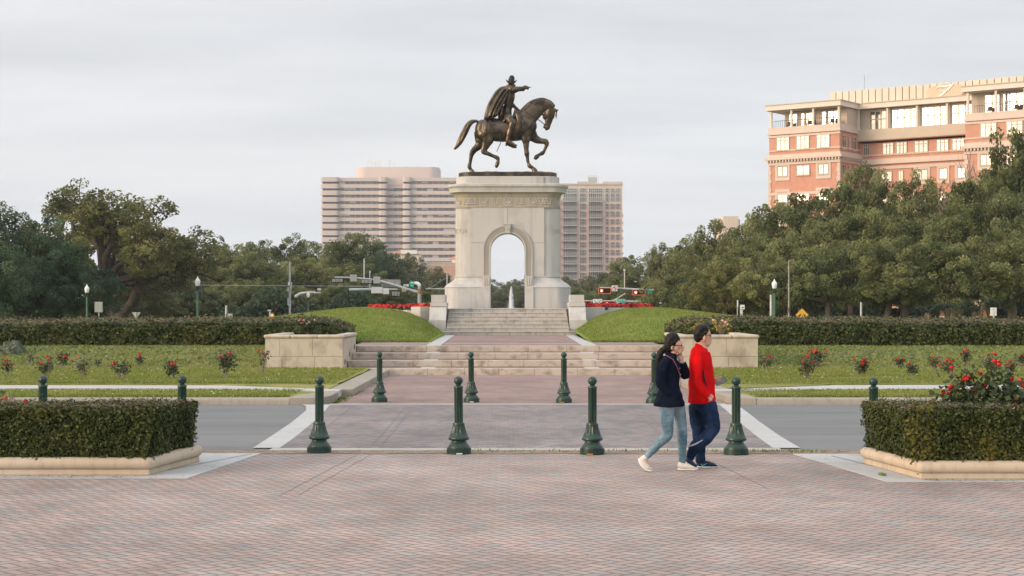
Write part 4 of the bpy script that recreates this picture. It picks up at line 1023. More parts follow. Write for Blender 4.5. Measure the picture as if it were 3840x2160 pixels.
def archpoly(r, zb, zs=AZ, n=28): return [(-r, zb), (r, zb)]+[(r*math.cos(PI*k/n), zs+r*math.sin(PI*k/n)) for k in range(n+1)]
cut = lambda: mkmesh('cut', MB().yprism(archpoly(AR, 1.0), YC-3, YC+3), mon.location)
ped = [(2.13, .70, 1.05, platz-.05), (2.14, .70, 1.06, 1.9), (2.14, .70, 1.06, 2.76), (2.16, .71, 1.08, 2.775), (2.16, .71, 1.08, 2.80), (2.13, .70, 1.05, 2.82)]
for t_ in np.linspace(0, 1, 9)[1:]:
    k = .5-.5*math.cos(PI*t_**.85); ped.append((lerp(2.12, 1.675, k), .70, lerp(1.04, .74, k), lerp(2.83, 3.24, t_)))
ped += [(1.70, .72, .765, 3.25), (1.70, .72, .765, 3.29)]
islands('pedestal', bool_cut(mkmesh('p', loft(ped), mon.location), [cut()], 'pedestal'), 'granite', mon, 28)
shf = loft([(1.66, .70, .70, 3.28), (1.66, .70, .70, 6.36)])
o = link('shaft', bool_cut(mkmesh('p', shf, mon.location), [cut()], 'shaft'), 'granite', mon)
o.data.polygons.foreach_set('use_smooth', [True]*len(o.data.polygons)); o.data.set_sharp_from_angle(angle=math.radians(28))
fp = MB()
for yf in (YC-.76, YC+.70-.005):
    for (a, c, z0, z1) in ((-1.63, -.008, 4.78, 6.345), (.008, 1.63, 4.78, 6.345), (-1.63, -.9, 3.295, 4.765), (.9, 1.63, 3.295, 4.765)): fp.box(a, c, yf, yf+.065, z0, z1)
islands('face_slab', bool_cut(mkmesh('p', fp, mon.location), [cut()], 'face_slab'), 'granite', mon)
fz = [(1.67, .72, .775, 6.35), (1.67, .72, .775, 6.385), (1.655, .705, .755, 6.39), (1.655, .705, .755, 6.84), (1.67, .725, .78, 6.85), (1.67, .725, .78, 6.88)]
for t_ in np.linspace(0, 1, 6): fz.append((lerp(1.67, 1.76, t_**1.6), lerp(.72, .76, t_), lerp(.78, .88, t_**1.6), lerp(6.885, 7.04, t_)))
part('frieze', loft(fz), 'frieze_stone_shaded', mon, 28)
cn = [(1.97, .66, 1.00, 7.035), (1.97, .66, 1.00, 7.13), (1.985, .665, 1.015, 7.135), (1.985, .665, 1.015, 7.20), (1.995, .67, 1.03, 7.21), (2.02, .675, 1.05, 7.25), (2.06, .68, 1.09, 7.29), (2.06, .68, 1.09, 7.37), (2.04, .67, 1.07, 7.385), (1.8, .70, .9, 7.42)]
part('cornice', loft(cn), 'granite', mon, 28)
at_ = [(1.64, .72, .76, 7.38), (1.64, .72, .76, 7.46), (1.63, .70, .74, 7.475), (1.63, .70, .74, 7.74), (1.60, .68, .72, 7.757)]
part('attic', loft(at_), 'granite', mon, 28)
part('attic_panel', MB().box(-1.61, 1.61, YC-.80, YC-.70, 7.39, 7.742), 'granite', mon, bevel=.01)
# archivolt, jambs, keystone
av = MB(); n = 28; yf0, yf1 = YC-.82, YC-.74
def ring(r0, r1, y0, y1, zb):
    mb = MB(); A = archpoly(r0, zb)[2:]; B = archpoly(r1, zb)[2:]; A = [(r0, zb)]+A+[(-r0, zb)]; B = [(r1, zb)]+B+[(-r1, zb)]; k = len(A)
    vs = [(x, y0, z) for x, z in A]+[(x, y0, z) for x, z in B]+[(x, y1, z) for x, z in A]+[(x, y1, z) for x, z in B]; fs = []
    for i in range(k-1): fs += [(i, k+i, k+i+1, i+1), (2*k+i, 2*k+i+1, 3*k+i+1, 3*k+i), (k+i, 3*k+i, 3*k+i+1, k+i+1), (i, i+1, 2*k+i+1, 2*k+i)]
    fs += [(0, 2*k, 3*k, k), (k-1, 2*k-1, 4*k-1, 3*k-1)]
    return mb.add(vs, fs)
part('archivolt', ring(.80, 1.075, YC-.80, YC-.70, 3.29), 'granite_carved', mon, 30)
part('arch_moulding', ring(.769, .83, YC-.83, YC-.71, 3.29), 'granite_carved', mon, 30)
part('arch_moulding', ring(1.05, 1.105, YC-.825, YC-.71, 3.29), 'granite_carved', mon, 30)
net = MB()
def band(s, q):      # s along the band (from left foot), q across 0..1
    r = lerp(.84, 1.04, q); Ls = AZ-3.3; La = PI*.94
    if s < Ls: return (-r, 3.3+s)
    if s < Ls+La: a = PI-(s-Ls)/.94; return (r*math.cos(a), AZ+r*math.sin(a))
    return (r, AZ-(s-Ls-La))
tot = 2*(AZ-3.3)+PI*.94; ns = 52
for i in range(ns):
    for d in (0, 1):
        for sh in (0, .5):
            pts = [band(min(tot, max(0, (i+sh*0+(u if d else 1-u)*1.6)/ns*tot)), u) for u in (0, .5, 1)]
            net.tube([(x, YC-.801, z) for x, z in pts], [.010]*3, 4)
            break
part('net_carving', net, 'groove_shade', mon)
for s in (-1, 1):
    a, c = sorted((s*.7705, s*1.15))
    part('jamb_block', MB().box(a, c, YC-1.12, YC-.72, platz-.02, 2.79), 'granite', mon, bevel=.01)
    a, c = sorted((s*.7705, s*1.12))
    part('jamb_capital', MB().box(a, c, YC-1.06, YC-.72, 2.793, 3.29), 'granite_carved', mon, bevel=.012)
    lf = MB()
    for k in range(3):
        x = s*.94+(k-1)*.08; lf.limb([(x, YC-1.065, 2.85), (x+(k-1)*.02, YC-1.07, 3.05), (x+(k-1)*.045, YC-1.065, 3.22)], [(.02, .012), (.04, .02), (.012, .01)], 8)
    part('acanthus', lf, 'granite_carved', mon, 60)
key = MB(); key.add([(x, y, z) for y in (YC-.90, YC-.72) for x, z in ((-.10, 5.20), (.10, 5.20), (.14, 5.57), (-.14, 5.57))], [(0, 1, 2, 3), (7, 6, 5, 4), (0, 4, 5, 1), (1, 5, 6, 2), (2, 6, 7, 3), (3, 7, 4, 0)])
key.box(-.17, .17, YC-.92, YC-.72, 5.575, 5.63); part('keystone', key, 'granite_carved', mon, bevel=.01)
star = MB(); sp5 = [((.085 if k % 2 == 0 else .034)*math.sin(PI*k/5), 5.39+(.085 if k % 2 == 0 else .034)*math.cos(PI*k/5)) for k in range(10)]
star.yprism(sp5[::-1], YC-.925, YC-.89); part('star', star, 'granite_step', mon)
# frieze carving wrapped round the ends
def surf(s, z, out=0, hx=1.655, R_=.705, fy=.755):
    sg = 1 if s >= 0 else -1; a = abs(s)
    if a <= hx: return Vector((s, YC-fy-out, z))
    th = (a-hx)/R_; return Vector((sg*(hx+(R_+out)*math.sin(th)), YC-(fy+out)*math.cos(th), z))
orn = MB()
def stroke(pts, w0, w1): 
    P_ = [surf(s, z, .006) for s, z in pts]; m_ = len(P_); orn.tube(P_, [1.25*lerp(w0, w1, i/(m_-1)) for i in range(m_)], 6)
for sgn in (-1, 1):
    pass
for c in (-2.30, -1.05, .03, 1.11, 2.36):
    stroke([(c+.185*math.sin(a), 6.62+.2*math.cos(a)) for a in np.linspace(.35, 2*PI-.35, 20)], .013, .013)
    for a in (-1.35, -.8, 0, .8, 1.35):
        stroke([(c, 6.50), (c+.07*math.sin(a), 6.55+.06*math.cos(a)), (c+.14*math.sin(a), 6.58+.13*math.cos(a))], .012, .026)
    for s_ in (-1, 1): stroke([(c, 6.46), (c+s_*.12, 6.42), (c+s_*.26, 6.43)], .012, .008)
for c in (-1.80, -1.52, -.53, .56, 1.50, 1.86):
    for s_ in (-1, 1):
        stroke([(c+s_*.02, 6.44), (c+s_*.05, 6.6), (c+s_*.10, 6.76)], .014, .012)
        for zz, L_ in ((6.52, .13), (6.62, .13), (6.72, .10)): stroke([(c+s_*.04, zz-.03), (c+s_*(.04+L_*.6), zz+.02), (c+s_*(.04+L_), zz-.01)], .012, .024)
part('frieze_carving', orn, 'granite', mon, 60)
# raised name round each end
txt = 'SAM HOUSTON'; lt = MB()
for side in (1, -1):
    for i, ch in enumerate(txt):
        if ch == ' ': continue
        s_ = 1.66+.36+.152*i if side == 1 else -(1.66+.26+.152*(10-i))
        me = text_mesh(ch, .31, .012); p = surf(s_, 5.30, .006, 1.66, .70, .70)
        th = (abs(s_)-1.66)/.70*(1 if s_ > 0 else -1)
        vs = [(p.x+v.co.x*math.cos(th)*.72+v.co.z*math.sin(th), p.y+v.co.x*.72*math.sin(th)-v.co.z*math.cos(th), p.z+v.co.y) for v in me.vertices]
        lt.add(vs, [tuple(f.vertices) for f in me.polygons]); bpy.data.meshes.remove(me)
part('raised_lettering', lt, 'granite_carved', mon)

# ================================================================== EQUESTRIAN STATUE
ZB = 7.965
sta = thing('equestrian_statue', 'bronze statue of a caped rider pointing ahead on a walking horse, atop the arch', 'statue', (0, YC, 7.757))
bs = loft([(1.56, .64, .66, 7.757), (1.57, .65, .67, 7.775), (1.57, .65, .67, 7.93), (1.55, .63, .65, 7.955)])
part('bronze_base', bs, 'bronze', sta, 30)
part('base_plate', MB().box(-1.12, 1.50, YC-.70, YC-.6, 7.76, 7.93), 'bronze', sta, bevel=.01)
gm = MB(); nx, ny = 56, 14
for j in range(ny+1):
    for i in range(nx+1):
        x = lerp(-2.14, 2.14, i/nx); y = lerp(-.62, .62, j/ny); e = max(0, 1-(max(0, abs(x)-1.55)/.60)**2-(y/.63)**2*.999) ; 
        gm.v.append((x, YC+y*min(1, math.sqrt(max(.01, 1-(max(0, abs(x)-1.55)/.62)**2))), 7.948+.055*min(1, e*3)*(.6+.9*mnoise.noise(Vector((x*3, y*3, 1))))))
for j in range(ny):
    for i in range(nx): o_ = j*(nx+1)+i; gm.f.append((o_, o_+1, o_+nx+2, o_+nx+1))
part('rough_ground', gm, 'bronze', sta, 60)
SP = 273.3*72.28/72.28
def sp3(x, y, lat=0): return Vector(((x-868)/SP, YC+lat, ZB+(1328-y)/SP))
def sl(mb, rows, n=16, steps=6):
    """rows: (x, y, in-plane radius, lateral radius[, lateral offset]) in statue survey units"""
    mb.limb([sp3(r[0], r[1], r[4] if len(r) > 4 else 0) for r in rows], [(r[2]/SP, r[3]/SP) for r in rows], n, (0, 1, 0), steps)
h = MB()
sl(h, [(548, 786, 120, 86), (600, 795, 135, 122), (690, 800, 138, 128), (780, 808, 138, 126), (870, 808, 136, 122), (960, 795, 142, 122), (1050, 775, 150, 118), (1130, 770, 128, 98), (1150, 775, 105, 74)])
sl(h, [(1040, 700, 120, 85), (1110, 645, 118, 66), (1180, 575, 110, 54), (1250, 525, 96, 46), (1310, 503, 82, 42), (1368, 512, 62, 40)])
sl(h, [(1375, 520, 50, 38), (1392, 560, 62, 42), (1385, 620, 64, 40), (1372, 680, 48, 30), (1362, 735, 38, 25), (1352, 775, 34, 25), (1345, 792, 18, 18)])
sl(h, [(1320, 600, 30, 30), (1335, 640, 36, 30), (1345, 680, 20, 20)])                 # jaw
sl(h, [(1325, 745, 16, 16), (1318, 768, 14, 14)])                                      # open lower lip
for s in (-1, 1):
    sl(h, [(1430, 555, 16, 10, .07*s), (1465, 560, 17, 8, .09*s), (1503, 548, 4, 3, .10*s)], 8)
N_, Fa = -.25, .22
sl(h, [(600, 840, 110, 62, -.17), (620, 920, 78, 52, -.2), (600, 985, 55, 40, -.2), (578, 1045, 38, 28, -.2), (575, 1075, 33, 25, -.2), (640, 1103, 24, 20, -.2), (700, 1130, 23, 18, -.2), (742, 1150, 27, 21, -.2), (752, 1180, 19, 16, -.2), (742, 1215, 26, 22, -.2), (728, 1255, 22, 24, -.2), (722, 1268, 8, 12, -.2)])
sl(h, [(540, 840, 90, 60, .16), (535, 920, 75, 50, .18), (510, 985, 50, 36, .18), (450, 1045, 38, 28, .18), (424, 1090, 31, 24, .18), (415, 1130, 24, 19, .18), (403, 1190, 21, 17, .18), (394, 1248, 27, 21, .18), (410, 1280, 20, 17, .18), (425, 1305, 30, 26, .18), (432, 1322, 34, 30, .18)])
sl(h, [(1085, 830, 88, 55, -.16), (1090, 910, 58, 42, -.2), (1094, 990, 37, 30, -.2), (1099, 1060, 29, 25, -.2), (1103, 1095, 33, 28, -.2), (1110, 1150, 21, 18, -.2), (1122, 1210, 20, 17, -.2), (1138, 1248, 28, 23, -.2), (1170, 1270, 21, 18, -.2), (1195, 1298, 33, 27, -.2), (1202, 1320, 40, 32, -.2)])
sl(h, [(1150, 850, 85, 55, .14), (1215, 905, 52, 40, .18), (1280, 930, 37, 30, .18), (1335, 935, 34, 28, .18), (1350, 965, 30, 26, .18), (1338, 1010, 21, 18, .18), (1318, 1055, 20, 17, .18), (1295, 1082, 27, 22, .18), (1262, 1098, 18, 16, .18), (1235, 1118, 28, 24, .18), (1208, 1142, 28, 26, .18), (1196, 1148, 10, 12, .18)])
def hd(co_, no_):
    p = co_*1.0; return .010*mnoise.noise(p*5)+.006*mnoise.noise(p*14)
fuse('horse', h, 'bronze', sta, .022, 4, disp=hd)
# muscle and hoof accents are kept in the fused skin; separate bronze parts follow
mn = MB(); rr = random.Random(2)
crest = [(1000, 585), (1040, 560), (1100, 500), (1150, 462), (1200, 440), (1250, 425), (1300, 422), (1350, 435), (1395, 458), (1432, 498)]
sl(mn, [(x, y, 22, 26) for x, y in crest])
for i in range(70):
    k = rr.random()*(len(crest)-1.01); a, c = crest[int(k)], crest[int(k)+1]; f = k-int(k); x, y = lerp(a[0], c[0], f), lerp(a[1], c[1], f); s = rr.choice((-1, -1, 1))
    L_ = rr.uniform(35, 75); dx = rr.uniform(-25, 25)-12; o_ = .07
    sl(mn, [(x+rr.uniform(-8, 8), y-rr.uniform(4, 16), 9, 8, s*.03), (x+dx*.4, y+L_*.3, 9, 8, s*.13), (x+dx, y+L_, 5, 4, s*.16)], 6, 3)
for i in range(6): sl(mn, [(1425, 520, 8, 7, -.02+.01*i), (1462+i*3, 560, 9, 6, -.03+.012*i), (1470-i*2, 610, 7, 5, -.04+.012*i), (1466, 660, 3, 3, -.03+.01*i)], 6, 3)
fuse('mane', mn, 'bronze', sta, .017, 1)
tl = MB(); spine = [(505, 700, 26), (470, 688, 30), (420, 702, 36), (375, 750, 42), (340, 820, 46), (305, 890, 44), (270, 955, 36), (240, 1005, 22), (212, 1035, 6)]
sl(tl, [(x, y, r*.62, r*.62) for x, y, r in spine])
for i in range(26):
    a = 2*PI*i/26; ph = rr.uniform(0, 6)
    pts = []
    for k, (x, y, r) in enumerate(spine):
        tw = a+.5*math.sin(k*.7+ph); j = 1 if k < 8 else 1+rr.uniform(-.6, 1.8)
        pts.append((x+r*.62*math.cos(tw)*j, y+r*.4*math.cos(tw)*j, 7.5*(1 if k < 7 else .6), 7, r/SP*.65*math.sin(tw)))
    sl(tl, pts, 6, 3)
fuse('tail', tl, 'bronze', sta, .016, 1)
# rider: one continuous body
rd_ = MB()
sl(rd_, [(850, 655, 62, 75), (858, 600, 62, 72), (868, 540, 52, 60), (880, 470, 58, 70), (893, 390, 64, 80), (900, 320, 60, 84), (905, 280, 40, 60)])
sl(rd_, [(908, 285, 26, 26), (914, 250, 24, 24), (918, 222, 31, 28), (922, 195, 33, 30), (920, 172, 26, 26)])
sl(rd_, [(940, 222, 10, 9), (952, 226, 5, 6)], 8)                                        # nose
sl(rd_, [(905, 300, 46, 42, -.22), (950, 312, 42, 36, -.27), (1000, 304, 34, 30, -.27), (1050, 298, 30, 27, -.26), (1075, 290, 22, 20, -.26)])
sl(rd_, [(1062, 290, 27, 24, -.26), (1062, 320, 12, 22, -.26)])                           # cuff
sl(rd_, [(1072, 280, 24, 17, -.26), (1098, 282, 22, 18, -.26), (1112, 288, 15, 16, -.26)])  # palm
sl(rd_, [(1105, 276, 8, 8, -.28), (1130, 279, 7, 7, -.28), (1155, 286, 4.5, 4.5, -.28)], 8)   # pointing finger
for q in range(3): sl(rd_, [(1108, 288+q*2, 7, 7, -.27+q*.03), (1124, 296+q*2, 7, 7, -.27+q*.03), (1116, 306, 6, 6, -.265+q*.03), (1104, 303, 5, 5, -.26+q*.03)], 8)
sl(rd_, [(1085, 290, 7, 7, -.31), (1108, 297, 6, 6, -.31)], 8)                             # thumb
sl(rd_, [(905, 310, 42, 40, .26), (890, 380, 34, 32, .30), (905, 450, 28, 27, .28), (960, 515, 22, 22, .16), (990, 545, 16, 16, .08), (1005, 552, 14, 14, .05)])   # rein arm
for s in (-1, 1):
    L0 = .22*s
    sl(rd_, [(845, 630, 60, 50, .15*s), (875, 665, 55, 46, .36*s), (905, 700, 50, 42, .46*s), (925, 722, 46, 40, .49*s), (912, 780, 40, 35, .49*s), (890, 850, 36, 32, .48*s), (872, 915, 29, 27, .47*s), (868, 945, 27, 25, .47*s), (888, 965, 24, 22, .47*s), (935, 988, 21, 22, .47*s), (972, 1003, 12, 16, .47*s)])
    sl(rd_, [(852, 960, 12, 12, .47*s), (846, 978, 9, 12, .47*s)], 8)
def rdp(co_, no_): return .011*mnoise.noise(co_*7)+.007*mnoise.noise(Vector((co_.x*16, co_.y*16, co_.z*6)))
fuse('rider', rd_, 'bronze', sta, .018, 3, disp=rdp)
ctl = MB(); sl(ctl, [(800, 520, 26, 60), (790, 580, 34, 74), (775, 640, 30, 90), (765, 668, 14, 80)]); sl(ctl, [(852, 640, 30, 30, -.3), (835, 690, 24, 26, -.38), (815, 718, 12, 14, -.42)])
fuse('coat_tails', ctl, 'bronze', sta, .02, 1, disp=rdp)
cp = MB()
F_ = [((915, 262), (862, 272), (770, 300), (700, 390), (650, 480), (620, 570), (598, 655), -.20, 24), ((912, 268), (868, 292), (790, 330), (722, 430), (672, 520), (648, 600), (630, 660), -.33, 26),
      ((905, 278), (868, 318), (812, 390), (765, 470), (722, 550), (700, 610), (680, 655), -.40, 24), ((905, 290), (872, 350), (838, 420), (800, 490), (762, 560), (735, 610), (712, 640), -.36, 20),
      ((915, 262), (850, 280), (752, 310), (690, 400), (645, 490), (612, 580), (592, 655), .05, 26), ((912, 265), (865, 285), (775, 320), (700, 420), (655, 510), (622, 590), (605, 655), .28, 26), ((905, 270), (870, 300), (800, 360), (740, 460), (690, 540), (660, 610), (645, 655), .42, 26)]
for q in F_:
    pts = q[:7]; lat, rad = q[7], q[8]
    sl(cp, [(x, y, .84*rad*(.75+.5*k/6)*(1 if k < 6 else .7), (20+8.5*k)*(1 if k < 6 else .8), lat*(.55+.45*k/6)) for k, (x, y) in enumerate(pts)], 12, 4)
sl(cp, [(945, 250, 14, 30, -.1), (915, 252, 24, 55, -.02), (880, 262, 26, 70), (850, 275, 20, 75)])
sl(cp, [(830, 300, 20, 90), (770, 380, 26, 130), (720, 470, 26, 150), (680, 560, 24, 160), (650, 640, 18, 160)], 14)
def cpd(co_, no_):
    return .03*math.sin(co_.y*26+2.2*math.sin(co_.x*3+co_.z*2.2))*max(0, min(1, (10.9-7.757-co_.z)*.9))*.6+.008*mnoise.noise(co_*9)
fuse('cape', cp, 'bronze_cape' if 'bronze_cape' in M else 'bronze', sta, .017, 2, disp=cpd)
ht = MB()
cc0 = sp3(912, 205)
ht.limb([sp3(908, 212), sp3(913, 185), sp3(918, 160), sp3(917, 145)], [(38/SP, 38/SP), (38/SP, 36/SP), (36/SP, 30/SP), (30/SP, 22/SP)], 14, (0, 1, 0), 4)
vs = []; fs = []; nb = 30
for (rr0, lift) in ((.12, 0), (.2, .25), (.25, 1.0)):
    for k in range(nb):
        a = 2*PI*k/nb; cx_ = math.cos(a)*rr0*1.0; cy_ = math.sin(a)*rr0*.92; up = .155*lift*abs(math.cos(a))**1.5*(1 if math.cos(a) < 0 else .85)-.03*lift*abs(math.sin(a))
        vs.append((cc0.x+cx_, cc0.y+cy_, cc0.z-.03+up+.1*cx_*0))
k3 = len(vs); vs += [(x, y, z-.022) for x, y, z in vs]
for j in range(2):
    for k in range(nb): q = (k+1) % nb; fs.append((j*nb+k, (j+1)*nb+k, (j+1)*nb+q, j*nb+q)); fs.append((k3+j*nb+k, k3+j*nb+q, k3+(j+1)*nb+q, k3+(j+1)*nb+k))
for k in range(nb): q = (k+1) % nb; fs.append((2*nb+k, k3+2*nb+k, k3+2*nb+q, 2*nb+q))
ht.add(vs, fs); part('hat', ht, 'bronze_dark', sta, 60)
# saddle blanket draped on the barrel
bl_ = MB(); secs = [(645, 798, 143, 132), (700, 800, 144, 134), (760, 806, 145, 134), (830, 808, 144, 132), (900, 803, 144, 130), (960, 795, 148, 130), (1028, 780, 153, 125)]
NA = 22; vs = []
for off in (0, .022):
    for x, c, r, l in secs:
        for k in range(NA+1):
            a = lerp(-PI*.56, PI*.56, k/NA); vs.append(tuple(sp3(x, c-(r/SP+off)*SP*math.cos(a), (l/SP+off)*math.sin(a))))
m_ = len(secs); fs = []; half = m_*(NA+1)
for i in range(m_-1):
    for k in range(NA): o_ = i*(NA+1)+k; fs.append((o_, o_+1, o_+NA+2, o_+NA+1)); fs.append((half+o_, half+o_+NA+1, half+o_+NA+2, half+o_+1))
for i in range(m_-1):
    for k in (0, NA): o_ = i*(NA+1)+k; fs.append((o_, o_+NA+1, half+o_+NA+1, half+o_))
for k in range(NA):
    for i in (0, m_-1): o_ = i*(NA+1)+k; fs.append((o_, half+o_, half+o_+1, o_+1))
bl_.add(vs, fs); part('saddle_blanket', bl_, 'bronze', sta, 60)
sad = MB(); sl(sad, [(760, 668, 18, 70), (830, 662, 26, 90), (900, 655, 26, 92), (945, 640, 28, 60), (958, 600, 24, 34), (966, 560, 20, 26), (970, 540, 16, 20)])
sad.lathe([(.03, 0), (.11, .03), (.12, .045), (.03, .05)], 16, tuple(sp3(972, 536)))
sl(sad, [(985, 600, 30, 20, -.35), (1005, 680, 32, 18, -.44), (1010, 760, 28, 14, -.47), (1005, 795, 20, 12, -.47)]); sl(sad, [(985, 600, 30, 20, .35), (1005, 680, 32, 18, .44), (1010, 760, 28, 14, .47)])
fuse('saddle', sad, 'bronze', sta, .02, 2)
em = MB(); p0 = sp3(690, 745, -.505); star_ = [(p0.x+(.10 if k % 2 == 0 else .04)*math.sin(PI*k/5), p0.z+(.10 if k % 2 == 0 else .04)*math.cos(PI*k/5)) for k in range(10)]
em.yprism(star_[::-1], p0.y-.03, p0.y+.05)
em.tube([sp3(650, 685, -.51), sp3(655, 832, -.50), sp3(845, 838, -.51)], [.014]*3, 6); em.tube([sp3(770, 740, -.52), sp3(768, 820, -.52), sp3(778, 950, -.36)], [.018]*3, 6)
for cx_, cy_ in ((762, 822), (962, 802)):
    c_ = sp3(cx_, cy_, -.53); em.tube([(c_.x+.05*math.cos(a), c_.y, c_.z+.05*math.sin(a)) for a in np.linspace(0, 2*PI, 14)], [.015]*14, 6)
em.tube([sp3(1030, 650, -.47), sp3(1120, 760, -.42), sp3(1180, 800, -.25), sp3(1195, 800, 0)], [.016]*4, 6)
part('tack_straps', em, 'bronze', sta, 60)
re = MB(); re.tube([sp3(1335, 745, -.1), sp3(1290, 715, -.16), sp3(1200, 650, -.24), sp3(1100, 590, -.22), sp3(1005, 552, 0)], [.012]*5, 6)
re.tube([sp3(1335, 735, .1), sp3(1290, 690, .12), sp3(1200, 640, .2), sp3(1100, 590, .18), sp3(1005, 552, .05)], [.012]*5, 6)
for s in (-1, 1): re.tube([sp3(1335, 745, .095*s), sp3(1385, 650, .165*s), sp3(1400, 570, .175*s), sp3(1370, 540, .17*s)], [.011]*4, 6)
re.tube([sp3(1430, 590, -.15), sp3(1455, 585, 0), sp3(1430, 590, .15)], [.011]*3, 6); re.tube([sp3(1345, 700, -.11), sp3(1405, 690, -.1), sp3(1420, 690, 0), sp3(1405, 690, .1)], [.011]*4, 6)
part('bridle', re, 'bronze_dark', sta, 60)
sw = MB(); sw.tube([sp3(830, 780, .5), sp3(775, 955, .46), sp3(733, 1055, .44)], [.02, .017, .014], 8); part('sword', sw, 'bronze_dark', sta, 60)
sp_r = MB()
for s in (-1, 1):
    sp_r.tube([sp3(905, 760, .45*s), sp3(905, 935, .47*s)], [.010]*2, 6); sp_r.tube([sp3(905, 930, .47*s), sp3(925, 1000, .41*s), sp3(925, 1012, .47*s), sp3(925, 1000, .54*s), sp3(905, 930, .47*s)], [.012]*5, 6)
part('stirrups', sp_r, 'bronze_dark', sta, 60)
# ================================================================== BUILDINGS
def prnd(seed): return random.Random(seed)
# ---- long pink office block with ribbon windows
YO = 900.0; k9 = YO/F
ox = lambda cx: ((1100+cx/1.9815)-CX)*k9
oz = lambda cy: H0+(HY-(560+cy/1.9815))*k9
of = thing('office_building', 'long pinkish office block with dark ribbon windows and rounded bays, left of the arch', 'building', (0, YO, 0))
X0o, X1o, XA0, XA1, XB0, XB1 = ox(206), ox(1300), ox(636), ox(696), ox(814), ox(874)
DP = 45
part('core', MB().box(X0o+1.9, X1o-1, YO+3.3, YO+DP, 0, oz(216)), 'glass_office', of)
fl_ = 49.6
bands, wins = MB(), MB(); r = prnd(1)
for i in range(16):
    z1 = oz(210+fl_*i); z0 = oz(210+fl_*i+27)
    if z0 < 1: break
    bn = MB()
    bn.box(X0o+9, XA0+1, YO, YO+1.2, z0, z1); bn.box(XA1-1, XB0+1, YO+2.2, YO+3.2, z0, z1); bn.box(XB1-1, X1o, YO, YO+1.2, z0, z1)
    bn.box(X0o+.6, X0o+1.8, YO+4, YO+DP, z0, z1)
    part('spandrel_band', bn, 'office_panel', of)
    for a, c in ((X0o, X0o+10), (XA0, XA1), (XB0, XB1)):
        bay = MB(); m_ = (a+c)/2; hw = (c-a)/2
        poly = [(m_-hw, YO+3), (m_-hw, YO-.5)]+[(m_-hw+1.4-1.4*math.cos(t), YO-.5-1.6*math.sin(t)) for t in np.linspace(.3, PI/2, 5)]+[(m_+hw-1.4+1.4*math.cos(t), YO-.5-1.6*math.sin(t)) for t in np.linspace(PI/2, .3, 5)]+[(m_+hw, YO-.5), (m_+hw, YO+3)]
        bay.prism(poly[::-1][::-1] if False else poly, z0-.4, z1+.15)
        part('rounded_bay', bay, 'office_panel', of, 40)
    zt, zb = z0, oz(210+fl_*(i+1)); w_ = MB(); mu = MB()
    for a, c, yy_ in ((X0o+10, XA0, YO+.6), (XA1, XB0, YO+2.8), (XB1, X1o, YO+.6)):
        w_.box(a, c, yy_, yy_+.2, zb, zt); x = a
        while x < c: mu.box(x, x+.22, yy_-.12, yy_, zb, zt); x += 3.05
        for q_ in range(int((c-a)/3.05)):
            if r.random() < .22: mu.box(a+q_*3.05+.22, a+q_*3.05+3.05, yy_-.05, yy_-.02, zb+(.9 if r.random() < .6 else 0), zt)
    part('ribbon_window', w_, 'glass_office', of); mu.box(a, c, yy_-.05, yy_-.001, zt-.1, zt); part('window_frame', mu, 'rail_grey', of)
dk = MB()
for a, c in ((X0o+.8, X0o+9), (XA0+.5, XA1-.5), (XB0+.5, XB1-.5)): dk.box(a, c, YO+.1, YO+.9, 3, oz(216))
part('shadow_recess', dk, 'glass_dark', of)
part('parapet', MB().box(ox(690), ox(820), YO+1.8, YO+2.2, oz(262), oz(208)), 'office_panel', of)
pz0, pz1 = oz(214), oz(124); a, c = ox(452), ox(1079); R_ = 6
poly = [(a, YO+30)]+[(a+R_-R_*math.cos(t), YO+6+R_-R_*math.sin(t)) for t in np.linspace(0, PI/2, 7)]+[(c-R_+R_*math.cos(t), YO+6+R_-R_*math.sin(t)) for t in np.linspace(PI/2, 0, 7)]+[(c, YO+30)]
part('rooftop_plant', MB().prism(poly, pz0-.5, pz1), simple('office_roof', (.64, .54, .495), .8, 0, .03, .1), of, 40)
for cx in (555, 612, 716):
    d_ = thing('roof_mast', {555: 'left of the three lattice masts on the office roof', 612: 'middle of the three lattice masts on the office roof', 716: 'right of the three lattice masts on the office roof, standing apart'}[cx], 'mast', (ox(cx), YO+14, pz1), 'lattice masts on the office block roof')
    mb = MB(); x = ox(cx)
    for dx in (-1.4, 1.4): mb.box(x+dx-.18, x+dx+.18, YO+13.8, YO+14.2, pz1, pz1+4.0)
    for z in (.8, 1.8, 2.8, 3.8): mb.box(x-1.4, x+1.4, YO+13.9, YO+14.1, pz1+z, pz1+z+.22)
    part('frame', mb, 'galv_white', d_)
    m2 = MB(); s_ = -1 if cx == 612 else 1
    m2.rod((x-1.3*s_, YO+14, pz1+4), (x+1.0*s_, YO+14, pz1+5.8), .13); part('arm', m2, 'galv_white', d_)
for cx in (784, 819, 915): single('roof_antenna', MB().rod((ox(cx), YO+14, pz1), (ox(cx), YO+14, pz1+(1.9 if cx == 915 else 1.1)), .16), 'rail_grey', {784: 'short antenna, leftmost of three on the office roof', 819: 'short antenna, middle of three on the office roof', 915: 'taller antenna near the right end of the office roof'}[cx], 'antenna', (ox(cx), YO+14, pz1), 'antennas on the office roof')

